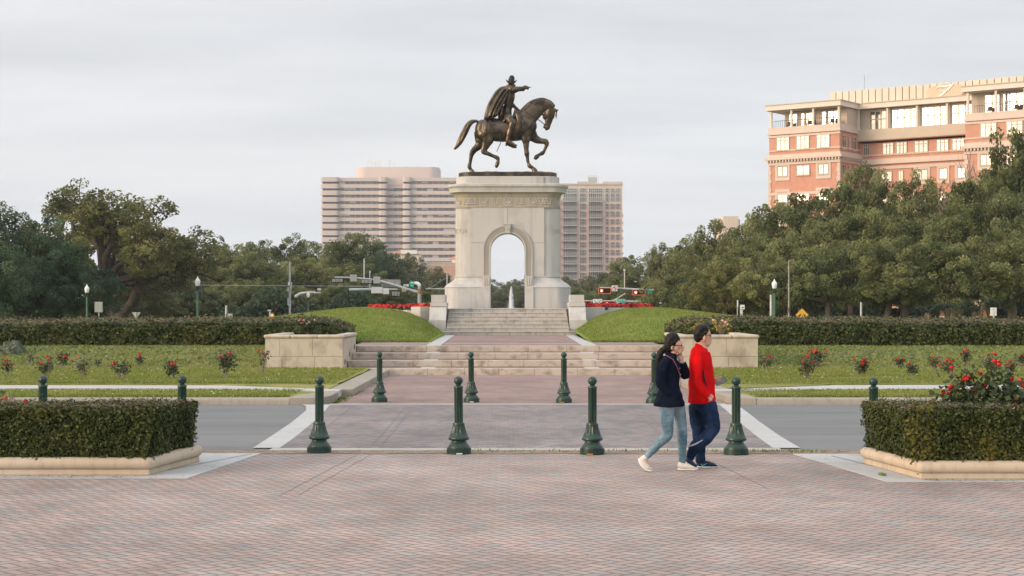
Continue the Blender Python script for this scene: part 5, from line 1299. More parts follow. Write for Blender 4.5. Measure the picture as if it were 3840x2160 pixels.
# ---- pink apartment tower right of the arch
YT = 640.0; k6 = YT/F; tx = lambda cx: ((1100+cx/1.9815)-CX)*k6; tz_ = lambda cy: H0+(HY-(560+cy/1.9815))*k6
tw = thing('apartment_tower', 'pink apartment tower with stacked balconies, right behind the arch', 'building', (tx(2200), YT, 0))
xl, xr = tx(1930), tx(2446); zt = tz_(262); flt = 57.1/1.9815*k6
part('wall', MB().box(xl, xr, YT+.6, YT+22, 0, tz_(405)), 'tower_pink', tw)
part('upper_wall', MB().box(xl, xr-.02, YT+.58, YT+22.02, tz_(405), zt), 'tower_cream', tw)
part('roof_edge', MB().box(xl-.3, xr+.3, YT+.2, YT+22.3, zt, zt+.5), 'tower_cream', tw)
part('roof_edge', MB().box(tx(2110), tx(2190), YT+.2, YT+6, zt+.52, zt+1.2), 'tower_cream', tw)
part('roof_edge', MB().box(tx(2300), tx(2446), YT+.2, YT+6, zt+.52, zt+1.2), 'tower_cream', tw)
ph = MB()
for x in (tx(2196), tx(2222), tx(2245), tx(2268)): ph.box(x, x+.25, YT+5, YT+5.3, zt, zt+4)
for z in (1, 2, 3, 4): ph.box(tx(2196), tx(2270), YT+5, YT+5.2, zt+z-.2, zt+z)
ph.box(tx(2200), tx(2262), YT+5.5, YT+9, zt, zt+3.4); part('roof_plant', ph, 'galv_white', tw)
def winmul(mb_g, mb_f, x0, x1, z0, z1, y, nx, nz, t=.11):
    mb_g.box(x0, x1, y, y+.15, z0, z1)
    for i in range(nx+1): x = lerp(x0, x1, i/nx); mb_f.box(x-t/2, x+t/2, y-.1, y-.002, z0, z1)
    for i in range(nz+1): z = lerp(z0, z1, i/nz); mb_f.box(x0, x1, y-.08, y-.003, z-t/2, z+t/2)
nfl = 15; r = prnd(5)
for i in range(nfl):
    zc_ = tz_(302+57.1*i); z1 = zc_+.9 if i else tz_(290); z0 = zc_-1.15
    if i == 0: z0 = tz_(318)
    top = i < 2; z1 = tz_(290+57.1*i-(6 if i == 1 else 0)); z0 = tz_(290+57.1*i+38)
    if i == 1: z1, z0 = tz_(327), tz_(385)
    if i == 0: z0 = tz_(318)
    if i >= 2: z1, z0 = tz_(404+57.1*(i-2)), tz_(404+57.1*(i-2)+39)
    if z0 < 1: break
    for a, c, nx in ((2130, 2173, 4), (2319, 2342, 2), (2359, 2383, 3), (2399, 2423, 3)):
        g, f = MB(), MB(); winmul(g, f, tx(a), tx(c), z0, z1, YT+.35, nx, 2)
        w_ = part('window', g, 'glass_tower', tw); part('frame', f, 'rail_grey' if not top else 'galv_white', w_)
    for a, c in ((2007, 2107), (2195, 2295), (1935, 1975)):
        g, f = MB(), MB(); zz0 = z0-(.35 if i >= 2 else 0); winmul(g, f, tx(a), tx(c), zz0, z1+.25*(i >= 2), YT+.3, 7, 2, .14)
        w_ = part('window', g, 'glass_tower', tw); part('frame', f, 'galv_white' if top else 'rail_grey', w_)
        if i >= 1:
            bl = MB(); bl.box(tx(a)-.15, tx(c)+.15, YT-1.1, YT+.3, zz0-.35, zz0-.12); o = part('balcony', bl, 'rail_grey', tw)
            rl = MB(); n = 26
            for q_ in range(n+1): x = lerp(tx(a), tx(c), q_/n); rl.box(x-.03, x+.03, YT-1.08, YT-1.02, zz0-.12, zz0+.85)
            rl.box(tx(a), tx(c), YT-1.1, YT-1.0, zz0+.85, zz0+.95); part('railing', rl, 'rail_grey', o)
for i in range(12): part('side_balcony', MB().box(xr, xr+.5, YT+3, YT+6, 4+i*flt, 4.9+i*flt), 'rail_grey', tw)

# ---- white pavilion with tiled roof and brick block under the office
Yp = 420.0; kp = Yp/F
hx_ = lambda px: (px-CX)*kp; hz_ = lambda py: H0+(HY-py)*kp
pv = thing('tiled_roof_house', 'white house with red tiled hip roof in front of the office block', 'house', (hx_(1510), Yp, 0))
part('wall', MB().box(hx_(1461), hx_(1571), Yp, Yp+10, 0, hz_(952)), 'hotel_trim', pv)
rf = MB(); a, c, e = hx_(1455), hx_(1573), .4
rf.add([(a, Yp-e, hz_(953)), (c, Yp-e, hz_(953)), (c, Yp+10.4, hz_(953)), (a, Yp+10.4, hz_(953)), (hx_(1503), Yp+3, hz_(934)), (hx_(1530), Yp+3, hz_(934)), (hx_(1530), Yp+7, hz_(934)), (hx_(1503), Yp+7, hz_(934))],
       [(0, 3, 2, 1), (4, 5, 6, 7), (0, 1, 5, 4), (1, 2, 6, 5), (2, 3, 7, 6), (3, 0, 4, 7)])
part('roof', rf, 'tile_roof', pv); part('parapet_screen', MB().box(hx_(1504), hx_(1564), Yp-.8, Yp-.5, hz_(952.5), hz_(938)), 'sign_white', pv)
bk = thing('brick_building', 'low pale brick building with a dentil parapet, left of the arch under the office block', 'building', (hx_(1650), Yp, 0))
part('wall', MB().box(hx_(1600), hx_(1750), Yp+2, Yp+14, 0, hz_(994)), simple('pale_brick', (.50, .33, .25), .9, 0, .1, 1), bk)
dn = MB(); dn.box(hx_(1598), hx_(1750), Yp+1.7, Yp+2, hz_(986), hz_(983.5)); dn.box(hx_(1598), hx_(1750), Yp+2.002, Yp+14, hz_(994), hz_(983.6))
for i in range(31): dn.box(hx_(1620+i*4), hx_(1622+i*4), Yp+1.75, Yp+2, hz_(989), hz_(986.1))
part('parapet', dn, 'hotel_trim', bk)
tr_ = thing('tiled_tower', 'tiny white tower with red hip roof touching the arch\'s left edge', 'house', (hx_(1705), Yp+1, 0))
part('wall', MB().box(hx_(1693), hx_(1730), Yp+4, Yp+8, hz_(990), hz_(972)), 'hotel_trim', tr_); rf = MB(); rf.lathe([(2.6, 0), (.01, 1.4)], 4, (hx_(1711), Yp+6, hz_(972))); part('roof', rf, 'tile_roof', tr_)
lo_b = thing('low_building', 'low pale building glimpsed under the dark tree at the far left', 'building', (gx(80, 150), 150, 0))
part('wall', MB().box(gx(45, 150), gx(118, 150), 150, 156, 0, gz(1188, 150)), 'hotel_trim', lo_b)
part('roof', MB().box(gx(40, 150), gx(120, 150), 149.7, 156.3, gz(1188, 150)+.003, gz(1180, 150)), 'tile_roof', lo_b)
fr_b = thing('distant_building', 'tiny pale building top showing over the trees below the hotel', 'building', (gx(2735, 500), 500, 0))
part('wall', MB().box(gx(2696, 500), gx(2775, 500), 500, 512, 0, gz(822, 500)), 'hotel_stone', fr_b); part('wall', MB().box(gx(2712, 500), gx(2768, 500), 499.5, 511, 5, gz(811, 500)), 'hotel_stone', fr_b)
fpole = thing('flag_pole', 'thin flagpole with small flag above the trees left of the office block', 'flagpole', (gx(914, 400), 400, 0))
part('pole', MB().rod((gx(914, 400), 400, 0), (gx(914, 400), 400, gz(908, 400)), .09, .06), 'galv_white', fpole)
part('flag', MB().box(gx(903, 400), gx(913, 400), 399.97, 400.03, gz(921, 400), gz(911, 400)), simple('flag', (.60, .36, .34), .8), fpole)

# ---- brick hotel
ho = thing('brick_hotel', 'orange brick hotel with pale penthouse floor and oval letter sign, upper right', 'hotel', (45, 200, 0))
U, V = (.8, -.6), (.6, .8)
B = (41.5, 200.0); A_ = (B[0]-9.9*U[0], B[1]-9.9*U[1])
zz = lambda yz: 1.97+(2188-yz)*.0138
def FB(o, a0, a1, b0, b1, z0, z1): return MB().fbox(o, U, V, a0, a1, b0, b1, z0, z1)
# frames: left wing front plane: origin B, a in -9.9..0, b 0.. ; recess plane b=6, a 0..16.1 ; right wing: a 16.1..32, b=0 again
def facade(name, o, d, L, zbot, ztop, wins, mat, nrm):
    pass
wingL = (-9.9, 0.0); rec = (0.0, 16.1); wingR = (16.1, 34.0)
EPS = .002
# brick bodies
part('wall', FB(B, wingL[0]+.05, wingL[1]-.05, .05, 26, 0, zz(605)), 'hotel_brick', ho)
part('wall', FB(B, rec[0]-.04, rec[1]+.04, 6.05, 26, 0, zz(690)), 'hotel_brick', ho)
part('wall', FB(B, wingR[0]+.05, wingR[1], .05, 26, 0, zz(605)), 'hotel_brick', ho)
def trimbox(o, a0, a1, b0, b1, z0, z1, m_='hotel_stone', nm='trim'): part(nm, FB(B, a0, a1, b0, b1, z0, z1), m_, ho)
for (a0, a1, isR) in ((wingL[0], wingL[1], 0), (wingR[0], wingR[1], 1)):
    trimbox(0, a0-.02, a1+.02, -.02, 12, zz(600)+EPS, zz(535), nm='parapet')
    trimbox(0, a0-.12, a1+.12, -.12, .10, zz(602), zz(585), nm='string_course'); trimbox(0, a0-.06, a1+.06, -.06, .2, zz(628), zz(610), nm='string_course')
    trimbox(0, a0-.06, a1+.06, -.06, .2, zz(757), zz(745), nm='sill_course')
    trimbox(0, a0-.10, a1+.10, -.10, .2, zz(812), zz(788), nm='cornice'); trimbox(0, a0-.38, a1+.38, -.38, .2, zz(838), zz(813), nm='cornice')
    dn = MB(); n = int((a1-a0)/.42)
    for i in range(n+1): a = lerp(a0, a1, i/n); dn.fbox(B, U, V, a-.1, a+.1, -.32, .1, zz(858), zz(838.5))
    part('dentils', dn, 'hotel_stone', ho)
    trimbox(0, a0-.08, a1+.08, -.08, .2, zz(885), zz(858.5), nm='frieze')
    trimbox(0, a0-.08, a1+.08, -.08, .2, zz(1165), zz(1140), nm='string_course')
for b0, b1, z0, z1, nm in ((-.02, 6, 0, 0, ''),):
    pass
# side return of the left wing (plane a=0) trims
for z0, z1, e in ((600, 535, .03), (602, 585, .12), (757, 745, .06), (812, 788, .10), (838, 813, .38), (885, 858, .08)):
    part('string_course', FB(B, -.3, e+.01, .11, 6.0, zz(z0)+.004, zz(z1)+.004), 'hotel_stone', ho)
dn = MB()
for i in range(15): dn.fbox(B, U, V, -.1, .33, .3+i*.4, .5+i*.4, zz(858), zz(838.5))
part('dentils', dn, 'hotel_stone', ho)
# recessed facade trims
for z0, z1, e in ((757, 745, .06), (812, 788, .10), (838, 813, .3), (885, 858, .08)):
    trimbox(0, rec[0], rec[1], 6-e, 6.2, zz(z0)-.7, zz(z1)-.7, nm='cornice')
def hwin(a, w_, z0, z1, b, mat='glass_curtain', nv=2, tran=True, axis=0, surround=False):
    """window in plane b (axis 0: along U; axis 1: on the return, along V)"""
    g, f = MB(), MB(); e = .05
    def bx(mb, p0, p1, q0, q1, z0_, z1_):
        if axis == 0: mb.fbox(B, U, V, p0, p1, b+q0, b+q1, z0_, z1_)
        else: mb.fbox(B, U, V, b-q1, b-q0, p0, p1, z0_, z1_)
    bx(g, a, a+w_, -.01, .06, z0, z1)
    for x in [a, a+w_]+[a+w_*(i+1)/(nv+1) for i in range(nv)]: bx(f, x-.055, x+.055, -.06, -.012, z0, z1)
    for z in [z0, z1]+([lerp(z0, z1, .76)] if tran else []): bx(f, a-.05, a+w_+.05, -.062, -.013, z-.045, z+.045)
    bx(f, a-.12, a+w_+.12, -.10, .02, z0-.14, z0-.05)
    o = part('window', g, mat, ho); part('frame', f, 'hotel_beige', o)
    if surround:
        s_ = MB(); bx(s_, a-.35, a-.08, -.045, .03, z0-.6, z1+.45); bx(s_, a+w_+.08, a+w_+.35, -.045, .03, z0-.6, z1+.45); bx(s_, a-.349, a+w_+.349, -.047, .031, z1+.1, z1+.46); bx(s_, a-.349, a+w_+.349, -.047, .031, z0-.62, z0-.16)
        part('surround', s_, 'hotel_stone', o)
for a in (-8.75, -5.95, -3.15): hwin(a, 1.75, zz(745), zz(630), 0)
for i, (a, s_) in enumerate(((-8.6, 1), (-5.9, 0), (-2.9, 1))):
    for k in range(6): hwin(a, 1.35 if s_ else 1.75, zz(985)-k*3.35, zz(900)-k*3.35, 0, 'glass_curtain' if k != 1 else 'glass_pale', 1, False, 0, bool(s_))
for p, w_ in ((.8, .9), (2.6, .35), (3.9, .9)):
    hwin(p, w_, zz(760), zz(640), .0, 'glass_dark', 1, True, 1)
    for k in range(5): hwin(p, w_, zz(1000)-k*3.35, zz(905)-k*3.35, .0, 'glass_dark', 1, False, 1)
for a, w_, m_ in ((.55, .7, 'glass_dark'), (3.1, 1.4, 'glass_dark'), (4.9, 1.4, 'glass_dark'), (7.3, 1.75, 'glass_dark'), (10.2, 1.5, 'glass_curtain'), (12.2, 1.5, 'glass_curtain')):
    hwin(a, w_, zz(757)-.62, zz(640)-.8, 6.0, m_, 2)
for a, w_, s_, m_ in ((2.9, 1.4, 0, 'glass_dark'), (5.2, .6, 0, 'glass_curtain'), (7.5, 1.5, 1, 'glass_dark'), (10.6, .9, 1, 'glass_pale'), (12.9, .9, 1, 'glass_pale')):
    for k in range(5): hwin(a, w_, zz(1010)-.5-k*3.35, zz(905)-.75-k*3.35, 6.0, m_, 1, False, 0, bool(s_))
for a in (18.0, 21.1, 24.2, 27.3, 30.4):
    hwin(a, 1.9, zz(745), zz(630), 0)
    for k in range(6): hwin(a, 1.5, zz(985)-k*3.35, zz(900)-k*3.35, 0, 'glass_curtain', 1, False, 0, True)
# quoins at the wing's edges
for a in (wingL[0], wingL[1], wingR[0]):
    qn = MB()
    for k in range(24): w_ = .42 if k % 2 else .3; qn.fbox(B, U, V, a-.04 if a != wingL[1] else a-w_, a+w_ if a != wingL[1] else a+.04, -.05, .3, zz(1140)-k*.55+2.9, zz(1140)-k*.55+3.42)
    part('quoins', qn, 'hotel_stone', ho)
# penthouse bridge over the recess
part('soffit_beam', FB(B, rec[0]-.06, rec[1]+.06, 5.2, 26.1, zz(650)-.25, zz(560)-.1), 'hotel_beige', ho)
part('bridge_soffit', FB(B, rec[0]+.02, rec[1]-.02, 5.3, 6.0, zz(650)-.33, zz(650)-.253), 'hotel_brick', ho)
# penthouse: set back walls, glazing, columns, roof slabs
def pent(a0, a1, bf, cols, gls, z0=zz(535), z1=zz(378), deep=2.6):
    part('penthouse_wall', FB(B, a0+(1.2 if a0 < -5 else .05), a1-.05, bf+deep, 24, z0, z1), 'hotel_beige', ho)
    for a in cols: part('column', FB(B, a-.13, a+.13, bf+.08, bf+.34, z0, z1), 'hotel_trim', ho)
    for (g0, g1, m_) in gls:
        g, f = MB(), MB(); b = bf+deep; g.fbox(B, U, V, g0, g1, b-.05, b+.02, z0+.05, z1-.25); n = max(1, round((g1-g0)/.8))
        for i in range(n+1): x = lerp(g0, g1, i/n); f.fbox(B, U, V, x-.065, x+.065, b-.1, b-.052, z0+.05, z1-.25)
        for z in (lerp(z0, z1, .5), z1-.27): f.fbox(B, U, V, g0, g1, b-.1, b-.053, z-.06, z+.06)
        o = part('window', g, m_, ho); part('frame', f, 'hotel_beige', o)
pent(-9.9, 0, .0, (-9.65, -6.75, -3.7, -.2), ((-8.1, -6.9, 'glass_pale'), (-6.4, -4.4, 'glass_pale'), (-3.5, -1.0, 'glass_pale')), deep=2.2)
part('column', FB(B, -.34, -.08, 2.6, 2.9, zz(535), zz(378)), 'hotel_trim', ho); part('column', FB(B, -.34, -.08, 5.6, 5.86, zz(535), zz(378)), 'hotel_trim', ho)
pent(0, 16.1, 5.2, (.1, 4.0, 7.9, 11.8, 15.8), ((1.4, 3.6, 'glass_dark'), (4.25, 7.7, 'glass_pale'), (8.3, 11.5, 'glass_pale'), (12.2, 15.6, 'glass_pale')), zz(560)-.1, zz(378), deep=.8)
pent(16.1, 34, .0, (16.4, 19.8, 23.2, 26.6), ((17.8, 19.6, 'glass_pale'), (20.0, 22.5, 'glass_pale'), (24.0, 26.5, 'glass_pale')), zz(535), zz(350), deep=2.0)
trimbox(0, -10.2, .25, -.3, 25, zz(375), zz(330), 'hotel_trim', 'roof_slab'); trimbox(0, .252, 16.0, 4.9, 25, zz(375), zz(330), 'hotel_trim', 'roof_slab'); trimbox(0, 15.8, 34.2, -.3, 25.1, zz(348), zz(305), 'hotel_trim', 'roof_slab')
trimbox(0, -10.3, .35, -.4, 25, zz(330)+EPS, zz(322), 'hotel_beige', 'roof_edge'); trimbox(0, .352, 15.7, 4.8, 25, zz(330)+EPS, zz(322), 'hotel_beige', 'roof_edge'); trimbox(0, 15.7, 34.3, -.4, 25.1, zz(305)+EPS, zz(297), 'hotel_beige', 'roof_edge')
for a0, a1, b in ((-9.3, -.4, .25), (17.2, 33, .25)):
    rl = MB(); n = int((a1-a0)/.3)
    for i in range(n+1): a = lerp(a0, a1, i/n); rl.fbox(B, U, V, a-.014, a+.014, b, b+.03, zz(535), zz(535)+.85)
    rl.fbox(B, U, V, a0, a1, b-.004, b+.034, zz(535)+.85, zz(535)+.9); part('railing', rl, 'black', ho)
for i, a in enumerate((-7.9, -5.0, -4.4, -1.9, -1.2, 18.4, 21.6, 22.2)):
    c_ = MB(); c_.fbox(B, U, V, a, a+.5, .9, 1.4, zz(535)+.3, zz(535)+.38); c_.fbox(B, U, V, a, a+.5, 1.35, 1.41, zz(535)+.381, zz(535)+.8)
    for p in (0, .44): c_.fbox(B, U, V, a+p, a+p+.05, .92, .97, zz(535), zz(535)+.3); c_.fbox(B, U, V, a+p, a+p+.05, 1.3, 1.345, zz(535), zz(535)+.3)
    loc = (B[0]+U[0]*a+V[0]*1.1, B[1]+U[1]*a+V[1]*1.1, zz(535))
    single('terrace_chair', c_, 'black', 'dark chair on the hotel\'s left penthouse terrace' if a < 0 else 'dark chair on the hotel\'s right penthouse terrace', 'chair', loc, 'terrace chairs left' if a < 0 else 'terrace chairs right')
# ribbed rooftop screen and oval sign
scb = 9.0; rs0, rs1 = -5.6, 34
scr, slats = MB(), MB()
scr.fbox(B, U, V, rs0, rs1, scb+.12, 24, zz(330), 29.95)
n = int((rs1-rs0)/.92)
for i in range(n): a = rs0+i*.92; slats.fbox(B, U, V, a, a+.80, scb-.05, scb+.10, zz(325), 30.0)
part('rooftop_screen', scr, 'hotel_beige', ho); part('screen_panels', slats, 'screen_metal', ho)
cxs, czs = 10.3, 28.85
def fp3(a, b, z): return (B[0]+U[0]*a+V[0]*b, B[1]+U[1]*a+V[1]*b, z)
ov = MB(); n = 40; vs = []
for b in (scb-.35, scb-.1):
    for k in range(n): t = 2*PI*k/n; vs.append(fp3(cxs+2.55*math.cos(t), b, czs+.95*math.sin(t)))
ov.add(vs, [tuple(range(n)), tuple(range(2*n-1, n-1, -1))]+[(k, n+k, n+(k+1) % n, (k+1) % n) for k in range(n)])
so = part('oval_sign', ov, simple('oval', (.56, .46, .33), .7, 0, .04, .6), ho)
lz_ = MB()
def brush(pts):
    P_ = [Vector(fp3(cxs+x, scb-.42, czs+z)) for x, z, _ in pts]; vs = []; m_ = len(P_)
    for i, (x, z, w_) in enumerate(pts):
        a, c = pts[max(0, i-1)], pts[min(m_-1, i+1)]; dx, dz = c[0]-a[0], c[1]-a[1]; L_ = math.hypot(dx, dz) or 1; nx_, nz = -dz/L_, dx/L_
        for b in (scb-.45, scb-.36):
            for s_ in (1, -1): vs.append(fp3(cxs+x+nx_*w_*s_, b, czs+z*.92+nz*w_*s_))
    fs = []
    for i in range(m_-1): o_ = 4*i; fs += [(o_, o_+1, o_+5, o_+4), (o_+2, o_+6, o_+7, o_+3), (o_, o_+4, o_+6, o_+2), (o_+1, o_+3, o_+7, o_+5)]
    lz_.add(vs, fs)
brush([(-1.15, .42, .02), (-1.05, .66, .06), (-.6, .74, .09), (0, .66, .09), (.6, .76, .07), (1.1, .98, .02)])
brush([(1.12, .98, .03), (.6, .5, .12), (0, .0, .13), (-.6, -.5, .13), (-1.2, -.95, .05)])
brush([(-1.2, -.93, .03), (-.7, -.68, .09), (-.1, -.86, .10), (.6, -.98, .09), (1.3, -.78, .05), (1.55, -.6, .02)])
brush([(-.65, .02, .03), (-.1, .12, .06), (.5, .10, .03)])
part('sign_letter', lz_, 'sign_white', so)
part('chimney', FB(B, -6.5, -5.7, 9, 10, zz(330), zz(295)), 'hotel_brick', ho)
single('roof_antenna', MB().rod(fp3(-1.0, 9.5, 29.9), fp3(-1.0, 9.5, 32.0), .05), 'galv', 'thin antenna above the left part of the hotel screen', 'antenna', fp3(-1.0, 9.5, 29.9))
a2 = MB(); p = fp3(25.5, 9.5, 29.9); a2.rod(p, (p[0], p[1], 32.0), .13, .08); a2.rod((p[0], p[1], 32.0), (p[0], p[1], 32.9), .04); single('roof_antenna', a2, 'galv_white', 'thick white antenna at the far right above the hotel', 'antenna', p)

# ================================================================== TREES
def crown(seed, nl=10, ncl=26, nleaf=110, spread=6.2, height=8.6, base=.9, clump=.72, leaf=.17, sparse=0, flat=1.0, inner=.12, lrk=1.0):
    """live-oak crown: lobes -> clumps -> leaves. Returns mesh, branch mesh (local, ~14 wide x 10 high)"""
    r = random.Random(seed); g = np.random.default_rng(seed); lobes = []
    for i in range(nl):
        if i < nl*.62: a = 2*PI*i/(nl*.62)+r.uniform(-.3, .3); R_ = spread*r.uniform(.62, .9); zc = base+height*r.uniform(.18, .42)
        else: a = r.uniform(0, 2*PI); R_ = spread*r.uniform(0, .5); zc = base+height*r.uniform(.5, .74)
        lobes.append((Vector((R_*math.cos(a), R_*math.sin(a), zc)), lrk*r.uniform(1.7, 2.7)))
    Cs, Ns, Ts = [], [], []; br = MB(); cl = []
    hub = Vector((r.uniform(-.3, .3), r.uniform(-.3, .3), base+height*.17))
    for lc, lr in lobes:
        m1 = hub.lerp(lc, .5)+Vector((r.uniform(-.5, .5), r.uniform(-.5, .5), -.35)); br.tube([hub-Vector((0, 0, .4)), m1, lc], [.24, .17, .08], 6)
        for k in range(ncl):
            d = Vector(tuple(rand_dirs_g(g))); d.z = d.z*.9+.12
            rad = lr*r.uniform(.78, 1.08)*(1+.28*mnoise.noise(d*2.3+lc)); c = lc+Vector((d.x*rad, d.y*rad, d.z*rad*.86*flat))
            if c.z < base*.5: c.z = base*.5+r.uniform(0, .5)
            if r.random() < sparse: continue
            cl.append((c, d, lc))
            if r.random() < (.35 if not sparse else .4):
                q_ = lc.lerp(c, .5)+Vector((r.uniform(-.2, .2), r.uniform(-.2, .2), r.uniform(-.25, .1))); br.tube([lc, q_, c], [.055, .035, .014], 4)
    for c, d, lc in cl:
        n = int(nleaf*r.uniform(.6, 1.4)); s_ = clump*r.uniform(.65, 1.25); L_ = g.normal(0, 1, (n, 3)); L_ /= np.maximum(1, np.linalg.norm(L_, axis=1, keepdims=True)/1.5)
        Cs.append(L_*np.array([s_*.62, s_*.62, s_*.40])+np.array(c)); nn = g.normal(0, .7, (n, 3))+np.array(d)*.5+np.array([0, 0, .55]); Ns.append(nn/np.linalg.norm(nn, axis=1, keepdims=True))
        tn = min(1, max(0, r.betavariate(.9, 1.3))); Ts.append(np.clip(tn+g.normal(0, .16, n), 0, 1))
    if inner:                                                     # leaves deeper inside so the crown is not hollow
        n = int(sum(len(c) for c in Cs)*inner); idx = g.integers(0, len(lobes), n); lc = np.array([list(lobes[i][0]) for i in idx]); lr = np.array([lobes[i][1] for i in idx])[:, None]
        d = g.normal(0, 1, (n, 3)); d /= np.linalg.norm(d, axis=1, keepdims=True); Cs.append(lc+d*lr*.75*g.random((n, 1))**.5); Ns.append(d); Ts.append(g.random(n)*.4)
    C, N__, T = np.concatenate(Cs), np.concatenate(Ns), np.concatenate(Ts); rr_ = g.normal(0, 1, C.shape); u = np.cross(N__, rr_); u /= np.linalg.norm(u, axis=1, keepdims=True)+1e-9; v = np.cross(N__, u)
    s_ = (leaf*g.uniform(.6, 1.3, len(C)))[:, None]
    return quads_mesh('crown', C, u*s_*.75, v*s_*.5, T), br, hub
def rand_dirs_g(g): d = g.normal(0, 1, 3); return d/np.linalg.norm(d)
def trunk_mb(hub, r, lean=0, fork=False):
    mb = MB(); mb.tube([(0, 0, -.6), (.05, 0, .2), (lean*.5, .1, hub.z*.5), hub+Vector((0, 0, -.2)), hub+Vector((0, 0, .2))], [.62, .46, .38, .34, .2], 9); return mb
PROTO = {}
for key, kw in {'a': dict(seed=1), 'b': dict(seed=2, nl=12, spread=6.0), 'c': dict(seed=3, nl=9, spread=5.8, height=9), 'd': dict(seed=4, nl=11, clump=.62), 'e': dict(seed=5, nl=12, base=1.7, height=8.0), 'f': dict(seed=6, nl=12, base=3.1, height=6.9), 'g': dict(seed=8, nl=11, base=2.9, height=7.0, spread=5.8)}.items():
    cm, br, hub = crown(**kw); tb = trunk_mb(hub, .4, random.uniform(-.3, .3)); tb.merge(br); PROTO[key] = (cm, mkmesh('trunk', tb, None, 60))
cm, br, hub = crown(21, nl=26, ncl=20, nleaf=95, clump=.60, leaf=.15, sparse=.22, inner=.04, base=2.0, height=8.2, spread=6.6, lrk=.66)
# the hero oak: forked trunk, heavy bent limbs
hk = MB(); hk.tube([(.9, 0, -.5), (.6, 0, .8), (-.1, .1, 2.0), (-1.5, .2, 3.0), (-2.6, .2, 4.3), (-2.9, .2, 6.2), (-2.2, .1, 8.0)], [.50, .40, .32, .25, .19, .12, .05], 10)
hk.tube([(.6, 0, .8), (1.6, -.2, 1.8), (2.2, -.3, 3.4), (1.8, -.3, 5.0), (2.6, -.3, 6.6), (2.2, -.2, 8.2)], [.36, .32, .25, .18, .12, .05], 10)
hk.tube([(2.0, -.3, 2.9), (3.4, -.6, 3.7), (5.0, -.6, 3.9), (6.4, -.4, 3.4)], [.26, .2, .13, .05], 8); hk.tube([(-1.5, .2, 3.0), (-3.4, -.4, 3.4), (-4.4, -.6, 4.8), (-5.6, -.4, 5.4)], [.26, .2, .13, .05], 8)
hk.tube([(-2.7, .2, 4.6), (-1.4, -.5, 5.2), (.2, -.8, 5.4), (.9, -.9, 6.6)], [.2, .17, .11, .05], 8); hk.tube([(1.9, -.3, 4.6), (.9, -.8, 5.6), (-.2, -.9, 7.4)], [.2, .14, .05], 8)
rr = random.Random(9)
for i in range(60):                                             # bare hanging twigs
    p = Vector((rr.uniform(1.5, 6), rr.uniform(-2.5, 1), rr.uniform(2.4, 4.2))); e = p+Vector((rr.uniform(-.3, 1.1), rr.uniform(-.5, .3), rr.uniform(-1.1, .2))); hk.tube([p, p.lerp(e, .5)+Vector((.1, 0, .1)), e], [.03, .02, .008], 4)
hk.merge(br); PROTO['hero'] = (cm, mkmesh('trunk', hk, None, 60))
def bare(seed=3):
    r = random.Random(seed); mb = MB()
    def grow(p, d, L_, R_, k):
        e = p+d*L_; mb.tube([p, p.lerp(e, .5)+Vector((r.uniform(-.1, .1), r.uniform(-.1, .1), 0))*L_*.4, e], [R_, R_*.8, R_*.6], 5)
        if k == 0: return
        for _ in range(3 if k > 1 else 4):
            dd = (d+Vector((r.uniform(-.8, .8), r.uniform(-.6, .6), r.uniform(-.2, .5)))).normalized(); grow(e, dd, L_*r.uniform(.6, .85), R_*.58, k-1)
    grow(Vector((0, 0, -.5)), Vector((.05, 0, 1)), 3.6, .3, 5); return mkmesh('trunk', mb, None, 60)
PROTO['bare'] = (crown(33, nl=8, ncl=12, nleaf=14, clump=.7, leaf=.12, sparse=.3, inner=0, base=3, height=7)[0], bare())
DIM = {}
for k_, (cm, tm) in PROTO.items():
    co_ = np.empty(len(cm.vertices)*3, 'f'); cm.vertices.foreach_get('co', co_); co_ = co_.reshape(-1, 3)
    DIM[k_] = (np.percentile(np.abs(co_[:, 0]), 98)*2, np.percentile(co_[:, 2], 99.3))
MATV = {}
def tree(px, top, wpx, Y, kind, mat, label, bark='bark', group=None, zs=None, base=None, flip=1):
    H = gz(top, Y); W = wpx*Y/F; cm, tm = PROTO[kind]; b0 = 0 if base is None else base
    t = thing('oak_tree' if kind != 'bare' else 'bare_tree', label, 'tree', (gx(px, Y), Y, b0), group)
    dw, dh = DIM[kind]; dh = zs or dh; t.scale = (flip*W/dw, (W/dw+H/dh)/2, (H-b0)/dh); t.rotation_euler = (0, 0, random.uniform(-.5, .5) if kind == 'hero' else random.uniform(0, 6.28))
    if kind == 'hero': t.rotation_euler = (0, 0, 0)
    for nm, me, m_ in (('crown', cm, mat), ('trunk', tm, bark)):
        key = (me.name, m_)
        if key not in MATV: q_ = me.copy() if me.materials else me; q_.materials.clear(); q_.materials.append(M[m_]); MATV[key] = q_
        o = bpy.data.objects.new(nm, MATV[key]); col.objects.link(o); o.parent = t
    return t
random.seed(17)
GA, GB, GC, GD = 'far trees in the left tree line', 'trees of the big right grove', 'distant trees seen through and beside the arch', 'front row trees of the left tree line'
tree(50, 795, 500, 96, 'b', 'leaf_dark', 'dark green oak filling the photo\'s left edge')
tree(255, 925, 330, 92, 'd', 'leaf_dark', 'low dark oak between the left edge tree and the tall lamp on the left')
tree(-130, 850, 500, 88, 'a', 'leaf_dark', 'dark oak cut by the photo\'s left edge')
tree(400, 715, 760, 122, 'hero', 'leaf_gold', 'tall open golden green oak with forked dark limbs, tallest tree on the left', 'bark_dark')
tree(505, 985, 300, 128, 'c', 'leaf_oak', 'low oak behind the inverted triangle sign')
tree(590, 885, 330, 200, 'd', 'leaf_oak', 'rounded oak filling the gap at the right shoulder of the tall golden oak')
L1 = 'rounded oak merging with others in the tree line between the golden oak and the arch'
